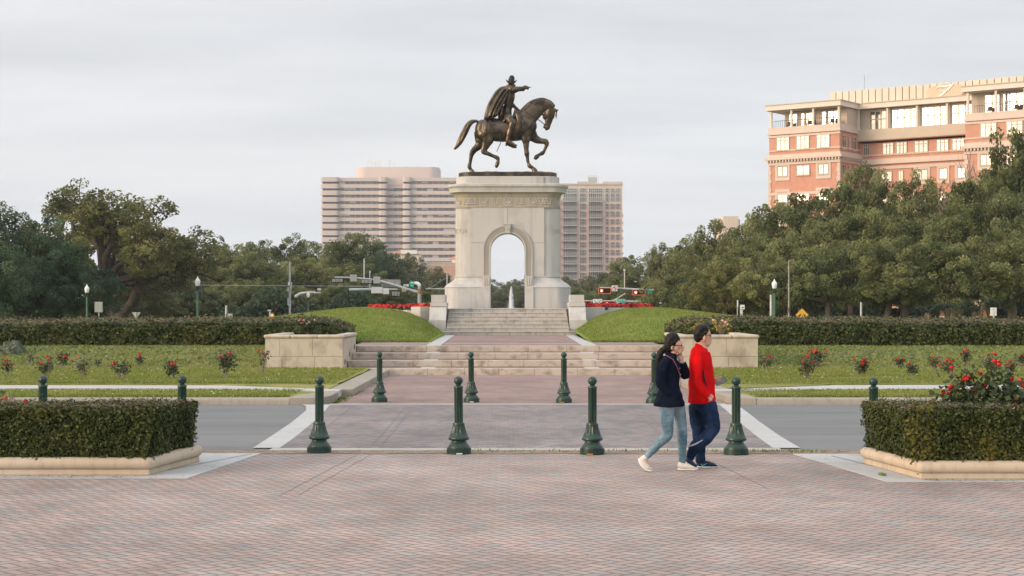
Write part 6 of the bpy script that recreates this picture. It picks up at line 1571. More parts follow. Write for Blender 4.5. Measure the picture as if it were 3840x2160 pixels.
for a in ((700, 935, 300, 205, 'a'), (840, 925, 300, 200, 'd'), (985, 915, 300, 190, 'c'), (1105, 900, 300, 188, 'b'), (1275, 888, 250, 172, 'e')):
    tree(*a, 'leaf_oak', L1, group=GA)
tree(1395, 940, 240, 170, 'b', 'leaf_dark', 'darker green oak just left of the white tiled house')
L2 = 'bushy low oak in front of the left tree line, behind lamp posts and signal arm'
for a in ((620, 1000, 330, 150, 'b'), (800, 985, 340, 152, 'e'), (960, 965, 330, 156, 'a'), (1120, 975, 330, 160, 'd'), (1290, 990, 300, 156, 'c'), (1410, 1030, 240, 158, 'a')):
    tree(*a, 'leaf_oak', L2, group=GD)
L2b = 'very low oak whose leaves reach the hedge top in the left tree line'
for a in ((560, 1060, 300, 136, 'c'), (760, 1075, 300, 140, 'a'), (930, 1065, 300, 142, 'b'), (1090, 1080, 280, 142, 'd'), (1260, 1070, 280, 144, 'e'), (1420, 1080, 260, 146, 'b'), (1560, 1085, 240, 148, 'c'), (1650, 1090, 220, 150, 'a')):
    tree(*a, 'leaf_oak', L2b, group='lowest trees of the left tree line')
tree(1530, 958, 230, 235, 'd', 'leaf_far', 'hazy grey green tree below the white tiled house')
tree(1640, 1012, 240, 250, 'a', 'leaf_far', 'hazy low tree against the left side of the arch')
tree(1480, 1000, 220, 215, 'c', 'leaf_far', 'grey green tree left of the hazy one below the tiled house')
L3 = 'distant tree seen through the arch opening'
for a in ((1800, 1040, 200, 330, 'b'), (1875, 1072, 170, 360, 'a'), (1935, 1052, 170, 330, 'd'), (2010, 1018, 190, 300, 'c')): tree(*a, 'leaf_far', L3, group=GC)
L3b = 'low distant tree behind the fountain'
for a in ((1800, 1095, 220, 240, 'c'), (1900, 1105, 220, 250, 'e'), (1990, 1090, 220, 245, 'b')): tree(*a, 'leaf_far', L3b, group='low trees behind the fountain')
L4 = 'hazy tree between the arch and the right traffic lights'
for a in ((2130, 1045, 200, 280, 'a'), (2215, 1040, 220, 270, 'd'), (2290, 1025, 230, 235, 'c')): tree(*a, 'leaf_far', L4, group='hazy trees right of the arch')
L4b = 'low tree behind the right traffic lights and red flower bed'
for a in ((2160, 1090, 240, 200, 'b'), (2290, 1075, 260, 190, 'a'), (2430, 1060, 260, 185, 'd')): tree(*a, 'leaf_oak', L4b, group='low trees behind the right traffic lights')
tree(2335, 965, 210, 205, 'c', 'leaf_oak', 'oak with bare upper twigs in front of the apartment tower\'s right edge')
tree(2460, 930, 230, 180, 'a', 'leaf_oak', 'oak at the left foot of the big right grove, beside the apartment tower')
L5 = 'tall oak forming the top outline of the big right grove'
for a in ((2590, 905, 280, 150, 'b'), (2720, 850, 320, 140, 'a'), (2880, 785, 350, 134, 'd'), (3010, 728, 330, 130, 'c'), (3190, 655, 320, 128, 'e'), (3390, 690, 380, 124, 'b'), (3560, 700, 360, 122, 'a')):
    tree(*a, 'leaf_oak', L5, group=GB)
tree(3850, 500, 360, 112, 'd', 'leaf_oak', 'tallest oak at the photo\'s right edge, in front of the hotel')
tree(3720, 640, 340, 114, 'c', 'leaf_gold', 'yellowish oak at the right, below the bare twigs')
tree(3590, 555, 260, 118, 'bare', 'leaf_gold', 'nearly bare pale twigged tree rising before the hotel', 'bark_pale', zs=11.6)
L6 = 'mid height oak inside the big right grove'
for a in ((2680, 975, 320, 124, 'd'), (2830, 900, 340, 118, 'f'), (3000, 850, 380, 114, 'g'), (3190, 790, 400, 110, 'f'), (3400, 800, 400, 108, 'g'), (3600, 780, 420, 106, 'f'), (3800, 710, 420, 104, 'g')):
    tree(*a, 'leaf_oak', L6, group='inner trees of the big right grove')
L7 = 'front oak of the right grove with low hanging leaves'
for a in ((2560, 1010, 280, 130, 'a'), (2720, 985, 340, 106, 'g'), (2900, 960, 350, 102, 'f'), (3100, 925, 400, 100, 'g'), (3330, 905, 420, 99, 'f'), (3560, 900, 430, 98, 'g'), (3790, 870, 440, 97, 'f')):
    tree(*a, 'leaf_oak' if a[0] != 2720 else 'leaf_gold', L7, group='front trees of the right grove')
# dark understory that closes the view between trunks
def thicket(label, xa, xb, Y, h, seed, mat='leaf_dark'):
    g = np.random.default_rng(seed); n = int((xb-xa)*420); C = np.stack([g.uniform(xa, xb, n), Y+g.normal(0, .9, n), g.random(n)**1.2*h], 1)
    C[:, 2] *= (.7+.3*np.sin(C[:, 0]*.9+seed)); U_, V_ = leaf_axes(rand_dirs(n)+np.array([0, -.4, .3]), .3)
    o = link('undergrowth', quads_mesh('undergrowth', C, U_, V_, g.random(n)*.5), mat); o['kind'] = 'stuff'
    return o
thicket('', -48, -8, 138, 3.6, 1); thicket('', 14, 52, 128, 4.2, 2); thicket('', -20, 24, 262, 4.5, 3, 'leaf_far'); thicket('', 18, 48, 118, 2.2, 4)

# palms with dead skirts
def palm(px, Y, h, label, seed, w=1.0):
    r = random.Random(seed); x = gx(px, Y); t = thing('skirted_palm', label, 'palm', (x, Y, 0), 'palms with dead brown fronds under the right grove')
    part('trunk', MB().tube([(x, Y, 0), (x, Y, h)], [.22, .16], 8), 'bark', t)
    d = MB(); 
    for k in range(46):
        a = r.uniform(0, 2*PI); z = h*r.uniform(.75, 1.0); R_ = w*r.uniform(.25, .75); L_ = r.uniform(.9, 1.4)*h*.8; dx, dy = math.cos(a), math.sin(a)
        p0 = Vector((x+dx*.1, Y+dy*.1, z)); p1 = Vector((x+dx*R_*.7, Y+dy*R_*.7, z-L_*.35)); p2 = Vector((x+dx*R_*1.1, Y+dy*R_*1.1, max(.05, z-L_))); s_ = Vector((-dy, dx, 0))*.05
        d.add([p0-s_*.4, p0+s_*.4, p1+s_, p1-s_, p2+s_*.5, p2-s_*.5], [(0, 1, 2, 3), (3, 2, 4, 5)])
    part('dead_fronds', d, 'palm_dead', t)
    g = MB()
    for k in range(9):
        a = 2*PI*k/9+r.uniform(-.2, .2); dx, dy = math.cos(a), math.sin(a); c = Vector((x+dx*.5, Y+dy*.5, h+.35))
        for f in range(9):
            b_ = a+(f-4)*.22; e = c+Vector((math.cos(b_)*.75, math.sin(b_)*.75, .25-.1*abs(f-4)-.25)); s_ = Vector((-math.sin(b_), math.cos(b_), 0))*.035; m_ = c.lerp(e, .5)+Vector((0, 0, .08)); g.add([c, m_+s_, e, m_-s_], [(0, 1, 2, 3)])
    part('green_fronds', g, 'palm_green' if 'palm_green' in M else 'leaf_dark', t)
for px, h, lab in ((3478, 1.55, 'small skirted palm, leftmost of the brown skirted ones'), (3535, 1.7, 'skirted palm behind the small no parking sign'), (3568, 1.75, 'narrow skirted palm with its brown skirt hanging straight'), (3655, 1.6, 'wide skirted palm with a cone of brown fronds, nearest the white sign'), (3690, 2.0, 'skirted palm right behind the white sign with high drooping fronds')):
    palm(px, 92.5, h, lab, int(px))

# ================================================================== STREET FURNITURE
def lamp(px, ptop, Y, label, k=1.0):
    x = gx(px, Y); zt = gz(ptop, Y); t = thing('lamp_post', label, 'lamp post', (x, Y, 0), 'green lamp posts with white globes')
    s_ = 6000/Y; gh = .62
    P_ = lambda pr: [(a*k, c*k) for a, c in pr]
    part('pole', MB().lathe([(.15*k, 0), (.15*k, .3), (.095*k, .45), (.082*k, zt-1.15*k), (.075*k, zt-1.08*k)], 14, (x, Y, 0)), 'lamp_green', t, 50)
    part('fitter', MB().lathe(P_([(.075, 0), (.10, .08), (.15, .28), (.17, .34), (.16, .36)]), 14, (x, Y, zt-1.10*k)), 'green_paint', t, 50)
    part('globe', MB().lathe(P_([(.13, 0), (.165, .06), (.205, .34), (.195, .40), (.13, .50), (.075, .56), (.055, .60), (.05, .66), (.001, .72)]), 16, (x, Y, zt-.735*k)), 'globe', t, 60)
lamp(741, 1035, 118, 'tall lamp post on the left, above the left hedge'); lamp(326, 1065, 84, 'lamp post at the far left beside the white sign back', .62)
lamp(1156, 1093, 126, 'small distant lamp post behind the left mound', .66); lamp(2904, 1045, 88, 'lamp post on the right beside the yellow warning sign', .74)
def post(name, px, py0, py1, Y, r_, label, cat='pole', mat='galv', group=None):
    x = gx(px, Y); return single(name, MB().tube([(x, Y, 0), (x, Y, gz(py0, Y))], [r_, r_*.8], 10), mat, label, cat, (x, Y, 0), group, 50)
def plate(t, nm, xa, xb, ya, yb, Y, mat, th=.03, bev_=.0, label=None):
    mb = MB().box(gx(xa, Y), gx(xb, Y), Y-th, Y, gz(yb, Y), gz(ya, Y)); return part(nm, mb, mat, t, bevel=bev_ , label=label)
# signs standing behind the left hedge
Y = 88; t = thing('road_sign', 'white back of a rectangular road sign above the left hedge', 'sign', (gx(370, Y), Y, 0))
part('post', MB().rod((gx(370, Y), Y+.04, 0), (gx(370, Y), Y+.04, gz(1133, Y)), .035), 'galv', t); plate(t, 'panel', 355, 385, 1132, 1171, Y, 'sign_back', bev_=.02)
t = thing('yield_sign', 'grey back of an inverted triangle yield sign above the left hedge', 'sign', (gx(511, Y), Y, 0))
part('post', MB().rod((gx(511, Y), Y-.07, 0), (gx(511, Y), Y-.07, gz(1171, Y)), .035), 'galv', t)
part('panel', MB().yprism([(gx(495, Y), gz(1171, Y)), (gx(511, Y), gz(1198, Y)), (gx(528, Y), gz(1171, Y))], Y-.03, Y), 'sign_back', t)
t = thing('utility_box', 'white box on a short leg above the left hedge, beside a pale post', 'utility box', (gx(863, Y), Y, 0))
plate(t, 'box', 853, 873, 1177, 1192, Y, 'sign_back', .25, .03); part('leg', MB().rod((gx(863, Y), Y-.1, 0), (gx(863, Y), Y-.1, gz(1192, Y)), .05), 'galv', t)
post('post', 848.5, 1145, 0, Y, .075, 'short pale post above the left hedge beside a white box')
post('post', 301, 1160, 0, 100, .10, 'thin blue-grey post left of the far left lamp post')
hyd = MB(); hyd.lathe([(.12, 0), (.10, .1), (.10, .5), (.13, .55), (.08, .7), (.001, .76)], 12, (gx(306, 100), 99.6, .9)); hyd.lathe([(.06, -.9), (.06, 0)], 8, (gx(306, 100), 99.6, .9))
single('marker_post', hyd, 'sign_yellow', 'small yellow marker beside the thin post at the far left', 'marker', (gx(306, 100), 99.6, 0), smooth=40)
t = thing('camera_post', 'short pale post with a camera head left of the utility pole', 'post', (gx(1012, 100), 100, 0))
part('pole', MB().rod((gx(1012, 100), 100, 0), (gx(1012, 100), 100, gz(1168, 100)), .05), 'galv_white', t); part('head', MB().box(gx(1005, 100), gx(1016, 100), 99.8, 100.2, gz(1167, 100), gz(1162, 100)), 'galv_white', t, bevel=.02)
t = thing('pedestrian_signal', 'orange lit crossing signal peeping over the left hedge', 'signal', (gx(1020, 102), 102, 0))
part('housing', MB().box(gx(1015, 102), gx(1026, 102), 102, 102.2, gz(1192, 102), gz(1175, 102)), 'black', t); part('lamp', MB().box(gx(1016, 102), gx(1025, 102), 101.97, 101.999, gz(1188, 102), gz(1177, 102)), 'orange_lamp' if 'orange_lamp' in M else M['orange_hand'], t)
part('pole', MB().rod((gx(1024, 102), 102.3, 0), (gx(1024, 102), 102.3, gz(1176, 102)), .05), 'galv', t)
# grey utility pole with boxes
Y = 130; t = thing('utility_pole', 'tall grey utility pole with boxes strapped on, left of the signal arm', 'pole', (gx(1087, Y), Y, 0)); x = gx(1087, Y)
part('pole', MB().tube([(x, Y, 0), (x, Y, gz(1090, Y)), (x, Y, gz(981, Y))], [.10, .09, .07], 10), 'galv', t, 50)
for xa, xb, ya, yb, m_ in ((1081, 1095, 1058, 1070, 'sign_white'), (1079, 1085, 1077, 1093, 'sign_back'), (1090, 1093, 1058, 1082, 'galv_white'), (1079, 1084, 1117, 1145, 'galv'), (1082, 1091, 1141, 1147, 'galv_white')): plate(t, 'box', xa, xb, ya, yb, Y-.1, m_, .2)
wr = MB(); P0, P1 = Vector((gx(560, 131), 131, gz(1068, 131))), Vector((gx(1500, 131), 131, gz(1075, 131)))
wr.tube([P0.lerp(P1, k/16)+Vector((0, 0, -.0)) for k in range(17)], [.018]*17, 4); single('overhead_wire', wr, 'galv', 'thin overhead wire crossing before the left tree line', 'wire', P0)
# signal heads
def head(px0, px1, py0, py1, Y, label, lit, group, tip=0):
    x0, x1, z0, z1 = gx(px0, Y), gx(px1, Y), gz(py1, Y), gz(py0, Y); cx, cz = (x0+x1)/2, (z0+z1)/2; w_, h_ = x1-x0, z1-z0
    t = thing('traffic_light', label, 'traffic light', (cx, Y, cz), group)
    if lit:
        b = .055*w_/1.1*1.1
        fr = MB(); fr.box(x0, x1, Y, Y+.02, z1-b, z1); fr.box(x0, x1, Y, Y+.02, z0, z0+b); fr.box(x0, x0+b, Y, Y+.02, z0+b, z1-b); fr.box(x1-b, x1, Y, Y+.02, z0+b, z1-b); part('backplate_border', fr, 'tape_red', t)
        part('backplate', MB().box(x0+.01, x1-.01, Y+.021, Y+.04, z0+.01, z1-.01), 'black', t)
        part('housing', MB().box(x0+w_*.12, x1-w_*.12, Y-.10, Y+.02, z0+h_*.26, z1-h_*.2), 'black', t, bevel=.02)
        for k in range(3):
            c = (lerp(x0+w_*.12, x1-w_*.12, (k+.5)/3), Y-.11, cz-.01); l = MB(); r_ = h_*.23; n = 18
            l.add([(c[0]+r_*math.cos(2*PI*i/n), Y-.115, c[2]+r_*math.sin(2*PI*i/n)) for i in range(n)]+[(c[0], Y-.135, c[2])], [(i, (i+1) % n, n) for i in range(n)])
            o = part('lens', l, 'lens_lit' if k == 0 else ('lens_dark' if k == 1 else 'lens_green'), t, 80)
            v = MB(); vs = []; fs = []
            for i in range(11):
                a = PI*i/10
                for yy_ in (Y-.10, Y-.26): vs.append((c[0]+r_*1.12*math.cos(a), yy_, c[2]+r_*1.12*math.sin(a)))
            fs = [(2*i, 2*i+1, 2*i+3, 2*i+2) for i in range(10)]; v.add(vs, fs); part('visor', v, 'black', o)
    else:
        part('backplate', MB().box(x0, x1, Y+.05, Y+.07, z0, z1), 'black', t)
        part('housing', MB().box(x0+w_*.08, x1-w_*.08, Y-.12, Y+.048, z0+h_*.15, z1-h_*.12), 'signal_back', t, bevel=.03)
        st_ = MB(); 
        for k in (1, 2): xk = lerp(x0+w_*.08, x1-w_*.08, k/3); st_.box(xk-.012, xk+.012, Y-.125, Y-.1, z0+h_*.16, z1-h_*.13)
        part('seams', st_, 'black', t)
    return t
GL, GRR = 'backs of traffic lights on the left signal arm', 'red traffic lights on the right signal arms'
Y = 130
def arm(name, label, pts, rad, Y, polepx=None, poletop=None, mat='galv'):
    P_ = [Vector((gx(a, Y), Y+.25, gz(b, Y))) for a, b in pts]; t = thing(name, label, 'signal mast', (P_[-1].x, Y+.25, 0))
    part('arm', MB().limb(P_, rad, 10), mat, t, 60)
    return t
t = arm('signal_mast', 'long curved grey signal arm sweeping up to the left from a rusty pole', [(1255, 1040), (1300, 1041), (1360, 1045), (1420, 1054), (1480, 1070), (1530, 1086), (1566, 1096)], [.06, .07, .085, .10, .115, .13, .14], Y)
x = gx(1572, Y); part('pole', MB().tube([(x, Y+.25, 0), (x, Y+.25, gz(1072, Y))], [.17, .15], 12), 'galv', t, 50)
part('rusty_joint', MB().tube([(x, Y+.25, gz(1101, Y)), (x, Y+.25, gz(1083, Y))], [.175, .172], 12), 'rust', t, 50)
part('second_arm', MB().limb([(x, Y+.25, gz(1076, Y)), (x-.02, Y+.3, gz(1068, Y)), (gx(1562, Y), Y+.9, gz(1062, Y)), (gx(1545, Y), Y+2.4, gz(1060.5, Y)), (gx(1520, Y), Y+6.5, gz(1059, Y))], [.15, .15, .14, .12, .08], 10), 'galv_white', t, 60)
head(1241, 1289, 1044, 1061, Y, 'back of a traffic light at the tip of the left signal arm', False, GL); head(1352, 1398, 1048, 1065, Y, 'back of a traffic light between the two white square signs on the left arm', False, GL)
def armsign(name, label, xa, xb, ya, yb, Y, mat, group=None):
    t = thing(name, label, 'sign', ((gx(xa, Y)+gx(xb, Y))/2, Y, gz(yb, Y)), group); plate(t, 'panel', xa, xb, ya, yb, Y, mat, .03, .015); return t
armsign('road_sign', 'left of two square white sign backs on the left signal arm', 1312.5, 1338, 1030, 1056, Y, 'sign_back'); armsign('road_sign', 'right of two square white sign backs on the left signal arm', 1400, 1426, 1037.5, 1063, Y, 'sign_back')
armsign('road_sign', 'wide grey sign back behind the left signal arm', 1427.5, 1502, 1048.5, 1074, Y+.6, 'signal_back')
def textplate(t, s, cx, cz, Y, size, mat='sign_white', sx=1):
    me = text_mesh(s, size, .004); loc = root_of(t).location; mb = MB(); mb.add([(cx+v.co.x*sx, Y-v.co.z, cz+v.co.y) for v in me.vertices], [tuple(f.vertices) for f in me.polygons]); bpy.data.meshes.remove(me); part('lettering', mb, mat, t)
t = thing('street_sign', 'tilted green street name sign at the bend of the left signal mast', 'sign', (gx(1545, Y), Y, gz(1080, Y))); g = MB(); P4 = [(1538, 1051.5), (1553.5, 1055), (1552, 1080), (1536.5, 1075)]
vs = [(gx(a, Y), Y+d, gz(b, Y)) for d in (-.05, -.02) for a, b in P4]; g.add(vs, [(3, 2, 1, 0), (4, 5, 6, 7), (0, 1, 5, 4), (1, 2, 6, 5), (2, 3, 7, 6), (3, 0, 4, 7)]); part('panel', g, 'sign_green', t)
g = MB(); g.tube([(gx(1540, Y), Y-.055, gz(1059.5, Y)), (gx(1551, Y), Y-.055, gz(1062.5, Y))], [.05, .05], 4); g.tube([(gx(1539.5, Y), Y-.055, gz(1069, Y)), (gx(1550, Y), Y-.055, gz(1072.5, Y))], [.02, .02], 4); part('border_marks', g, 'sign_white', t)
t = thing('camera_pole', 'thin white camera pole standing on the left signal arm', 'camera pole', (gx(1364.5, Y), Y+.2, gz(1048, Y)))
part('pole', MB().rod((gx(1364.5, Y), Y+.2, gz(1048, Y)), (gx(1364.5, Y), Y+.2, gz(968, Y)), .045), 'galv_white', t); part('head', MB().box(gx(1362, Y), gx(1367, Y), Y+.1, Y+.3, gz(969, Y), gz(960, Y)), 'black', t, bevel=.02); part('bracket', MB().box(gx(1364, Y), gx(1368, Y), Y+.1, Y+.3, gz(983, Y), gz(979, Y)), 'galv_white', t)
t = thing('pedestrian_sign', 'small white arrow sign hanging under the left signal arm near the pole', 'sign', (gx(1530, Y), Y, gz(1073, Y)))
plate(t, 'panel', 1513, 1533, 1066, 1074, Y-.02, 'sign_white'); g = MB(); z = gz(1071.5, Y)
for a in (1516, 1520, 1524): g.yprism([(gx(a-1.4, Y), z), (gx(a+1.4, Y), z), (gx(a, Y), z+.1)], Y-.06, Y-.051)
part('arrows', g, 'black', t)
t = thing('route_sign', 'cream sign with dark bars hanging below the left signal arm', 'sign', (gx(1516, Y), Y, gz(1092, Y))); plate(t, 'panel', 1508, 1523.5, 1082, 1092.5, Y, simple('cream', (.66, .56, .38), .6)); plate(t, 'bar', 1511, 1520.5, 1088, 1090, Y-.032, 'black', .004); plate(t, 'bar', 1511, 1520.5, 1084, 1085.5, Y-.032, 'black', .004)
Y = 134
t = arm('signal_mast', 'lower distant straight signal arm behind the curved left one', [(1312, 1087), (1370, 1086), (1430, 1085.5), (1488, 1085.5)], [.13, .12, .10, .07], Y, mat='galv')
x = gx(1305, Y); part('pole', MB().tube([(x, Y+.25, 0), (x, Y+.25, gz(1084, Y))], [.08, .07], 10), 'bronze_dark', t, 50)
armsign('road_sign', 'wide white sign back on the lower distant left arm', 1392, 1435, 1077, 1100, Y, 'sign_white'); armsign('road_sign', 'small white sign back on the lower distant left arm', 1436.5, 1459, 1080.5, 1103, Y, 'sign_white'); head(1467, 1502, 1091, 1113, Y, 'pale traffic light back at the right tip of the lower distant left arm', False, None)
t = thing('camera_pole', 'thin camera pole on the lower distant left arm', 'camera pole', (gx(1386, Y), Y+.2, gz(1090, Y))); part('pole', MB().rod((gx(1386, Y), Y+.2, gz(1090, Y)), (gx(1386, Y), Y+.2, gz(1022, Y)), .05), 'galv', t); part('head', MB().box(gx(1384.5, Y), gx(1389, Y), Y+.1, Y+.3, gz(1023, Y), gz(1016, Y)), 'galv_white', t)
# far left tangle: pale arm and lamps under the trees
Y = 132; t = thing('street_lamp', 'pale bent lamp arm half hidden in the trees left of the small lamp post', 'street lamp', (gx(1120, Y), Y, 0))
part('arm', MB().limb([(gx(1110, Y), Y, gz(1112, Y)), (gx(1125, Y), Y, gz(1102, Y)), (gx(1150, Y), Y, gz(1098, Y)), (gx(1180, Y), Y, gz(1096, Y))], [.14, .12, .1, .06], 8), 'galv_white', t, 60); part('pole', MB().rod((gx(1110, Y), Y, 0), (gx(1110, Y), Y, gz(1112, Y)), .06), 'bronze_dark', t); part('lamp_head', MB().box(gx(1190, Y), gx(1204, Y), Y-.2, Y+.2, gz(1090, Y), gz(1082, Y)), 'galv_white', t, bevel=.05)
part('lamp_head', MB().box(gx(1176, Y), gx(1203, Y), Y-.2, Y+.2, gz(1101, Y), gz(1096, Y)), 'galv_white', t, bevel=.05); part('bracket', MB().rod((gx(1197, Y), Y, gz(1096, Y)), (gx(1197, Y), Y, gz(1090, Y)), .04), 'galv', t)
# pole and thin arm beside the arch
Y = 140; t = thing('wire_pole', 'thin grey pole with horizontal arm and stay wire at the arch\'s left side', 'pole', (gx(1677, Y), Y, 0)); x = gx(1677, Y)
part('pole', MB().tube([(x, Y, 0), (x, Y, gz(1027, Y))], [.09, .06], 8), 'galv', t, 50); part('arm', MB().rod((gx(1596, Y), Y-.1, gz(1083, Y)), (x+.3, Y-.1, gz(1083.5, Y)), .03, .045), 'galv_white', t); part('stay_wire', MB().rod((gx(1611, Y), Y-.1, gz(1082, Y)), (x, Y, gz(1039, Y)), .015), 'galv', t); part('bracket', MB().box(gx(1606, Y), gx(1613, Y), Y-.2, Y, gz(1083, Y), gz(1079, Y)), 'galv_white', t)
# right upper arm
Y = 140
t = arm('signal_mast', 'upper right signal arm carrying two red traffic lights', [(2254, 1079), (2320, 1081.5), (2380, 1085), (2425, 1087), (2475, 1091)], [.07, .085, .095, .10, .12], Y)
x = gx(2480, Y); part('pole', MB().tube([(x, Y+.25, 0), (x, Y+.25, gz(1083, Y))], [.18, .16], 12), 'galv', t, 50)
head(2244, 2291.5, 1078, 1101.5, Y, 'red traffic light at the left tip of the upper right signal arm', True, GRR); head(2372, 2419.5, 1084.5, 1107.5, Y, 'red traffic light on the right part of the upper right signal arm', True, GRR)
def turnsign(label, xa, xb, ya, yb, Y, left=True, ban=True):
    t = armsign('turn_sign', label, xa, xb, ya, yb, Y, 'sign_white'); w_ = gx(xb, Y)-gx(xa, Y); cx = (gx(xa, Y)+gx(xb, Y))/2; cz = (gz(ya, Y)+gz(yb, Y))/2; s_ = 1 if left else -1
    g = MB(); g.tube([(cx+s_*.12*w_, Y-.036, cz-.25*w_), (cx+s_*.12*w_, Y-.036, cz+.0*w_), (cx+s_*.06*w_, Y-.036, cz+.14*w_), (cx-s_*.10*w_, Y-.036, cz+.16*w_)], [.045*w_]*4, 4)
    p = [(cx-s_*.30*w_, cz+.16*w_), (cx-s_*.08*w_, cz+.28*w_), (cx-s_*.08*w_, cz+.04*w_)]; g.yprism(p if s_ > 0 else p[::-1], Y-.04, Y-.031); part('arrow', g, 'black', t)
    if ban:
        r_ = MB(); n = 24; r_.tube([(cx+.36*w_*math.cos(2*PI*i/n), Y-.044, cz+.36*w_*math.sin(2*PI*i/n)) for i in range(n+1)], [.022*w_]*(n+1), 4); r_.tube([(cx-.25*w_, Y-.05, cz+.25*w_), (cx+.25*w_, Y-.05, cz-.25*w_)], [.022*w_]*2, 4); part('prohibition_ring', r_, 'petal_coral', t)
turnsign('white no left turn sign between the two upper red traffic lights', 2294, 2316, 1070.5, 1092.5, Y)
t = thing('camera_pole', 'thin camera pole on the upper right signal arm', 'camera pole', (gx(2342.5, Y), Y+.2, gz(1080, Y))); part('pole', MB().rod((gx(2342.5, Y), Y+.2, gz(1082, Y)), (gx(2342.5, Y), Y+.2, gz(1013, Y)), .04), 'galv_white', t); part('head', MB().box(gx(2339, Y), gx(2346, Y), Y+.1, Y+.3, gz(1017, Y), gz(1009, Y)), 'galv_white', t, bevel=.03)
t = thing('street_sign', 'small green sign half hidden by leaves at the right end of the upper arm', 'sign', (gx(2436, Y), Y, gz(1103, Y))); plate(t, 'panel', 2427, 2443, 1082, 1091.5, Y, 'sign_green'); plate(t, 'lower_panel', 2427, 2445, 1092.5, 1103, Y, 'sign_green'); part('stripe', MB().tube([(gx(2429, Y), Y-.035, gz(1084, Y)), (gx(2441, Y), Y-.035, gz(1089, Y))], [.04, .04], 4), 'sign_white', t)
Y = 172
t = arm('signal_mast', 'lower right signal arm with street name sign, behind the red flowers', [(2185, 1129), (2260, 1129), (2340, 1130), (2425, 1132), (2470, 1134)], [.08, .09, .10, .12, .13], Y); x = gx(2474, Y); part('pole', MB().tube([(x, Y+.25, 0), (x, Y+.25, gz(1128, Y))], [.2, .18], 12), 'galv', t, 50)
part('brace', MB().rod((gx(2299, Y), Y+.1, gz(1128, Y)), (gx(2341, Y), Y+.1, gz(1103, Y)), .05, .04), 'galv_white', t); part('brace_cap', MB().ball((gx(2342.5, Y), Y+.1, gz(1102, Y)), .07), 'galv_white', t, 60)
head(2180, 2217, 1128, 1147, Y, 'red traffic light half hidden behind the right stepped block', True, GRR+' lower'); head(2268, 2306, 1128, 1147.5, Y, 'red traffic light on the lower right arm beside the green street sign', True, GRR+' lower')
turnsign('white left turn sign on the lower right arm', 2223.5, 2240, 1121.5, 1139, Y, True, False); turnsign('white right turn sign on the lower right arm', 2241, 2258, 1121.5, 1139, Y, False, False)
t = thing('street_sign', 'green street name sign with white border and lettering on the lower right arm', 'sign', (gx(2328, Y), Y, gz(1140, Y))); plate(t, 'border', 2310.5, 2344.5, 1121.5, 1140.5, Y, 'sign_white', .02, .02); plate(t, 'panel', 2311.5, 2343.5, 1122.5, 1139.5, Y-.021, 'sign_green', .01)
textplate(t, 'Fannin', gx(2321, Y), gz(1128, Y), Y-.036, .30, sx=.85); textplate(t, 'St', gx(2339, Y), gz(1127, Y), Y-.036, .18); textplate(t, '1900', gx(2318, Y), gz(1135, Y), Y-.036, .20)
# right side: poles, yellow sign, small signs
post('post', 2891.5, 1105, 0, 90, .09, 'grey pole just left of the right lamp post'); 
Y = 89; t = thing('utility_pole', 'slim grey pole between the right lamp post and the yellow sign', 'pole', (gx(2958, Y), Y, 0)); x = gx(2958, Y); part('pole', MB().tube([(x, Y, 0), (x, Y, gz(975, Y))], [.055, .03], 8), 'signal_back', t, 50)
part('wrap', MB().tube([(x, Y, gz(1172, Y)), (x, Y, gz(1154, Y))], [.09, .085], 8), 'bark', t, 50); part('foot', MB().box(x-.12, x+.12, Y-.1, Y+.1, gz(1190, Y), gz(1186, Y)), 'galv', t)
Y = 80; cxp, cyp = 3007.5, 1181; t = thing('warning_sign', 'yellow diamond sign with two black arrows pointing down and outward', 'sign', (gx(cxp, Y), Y, 0)); cx, cz, r_ = gx(cxp, Y), gz(cyp, Y), 24.5*Y/F
part('panel', MB().yprism([(cx-r_, cz), (cx, cz-r_), (cx+r_, cz), (cx, cz+r_)], Y-.03, Y), 'sign_yellow', t, bevel=.0); part('post', MB().rod((cx, Y+.05, 0), (cx, Y+.05, cz+.1), .035), 'galv', t)
g = MB()
for s_ in (-1, 1):
    def Pp(u, v): a = PI*.25; return (cx+s_*(.105+(u*math.cos(a)+v*math.sin(a))*1.0), cz-.01-(u*math.sin(a)-v*math.cos(a)))
    poly = [Pp(-.07, -.022), (Pp(.02, -.022)), Pp(.02, -.065), Pp(.10, 0), Pp(.02, .065), Pp(.02, .022), Pp(-.07, .022)]
    g.yprism(poly if s_ > 0 else poly[::-1], Y-.035, Y-.031)
part('arrows', g, 'black', t)
Y = 92; t = thing('direction_sign', 'small white arrow plate on a pale post at the right foot of the mound', 'sign', (gx(2790, 84), 84, 0)); Y = 84
part('post', MB().box(gx(2776, Y), gx(2785, Y), Y, Y+.1, 0, gz(1161, Y)), 'galv_white', t); plate(t, 'panel', 2775, 2792, 1143, 1160, Y-.003, 'sign_white'); g = MB(); z = gz(1153, Y); g.box(gx(2779, Y), gx(2786, Y), Y-.04, Y-.034, z-.012, z+.012); g.yprism([(gx(2785, Y), z+.05), (gx(2785, Y), z-.05), (gx(2789.5, Y), z)], Y-.041, Y-.035); part('arrow', g, 'black', t)
plate(t, 'side_panel', 2765, 2768, 1126, 1151, Y+.3, 'sign_white'); part('side_post', MB().rod((gx(2769, Y), Y+.35, 0), (gx(2769, Y), Y+.35, gz(1126, Y)), .03), 'galv', t)
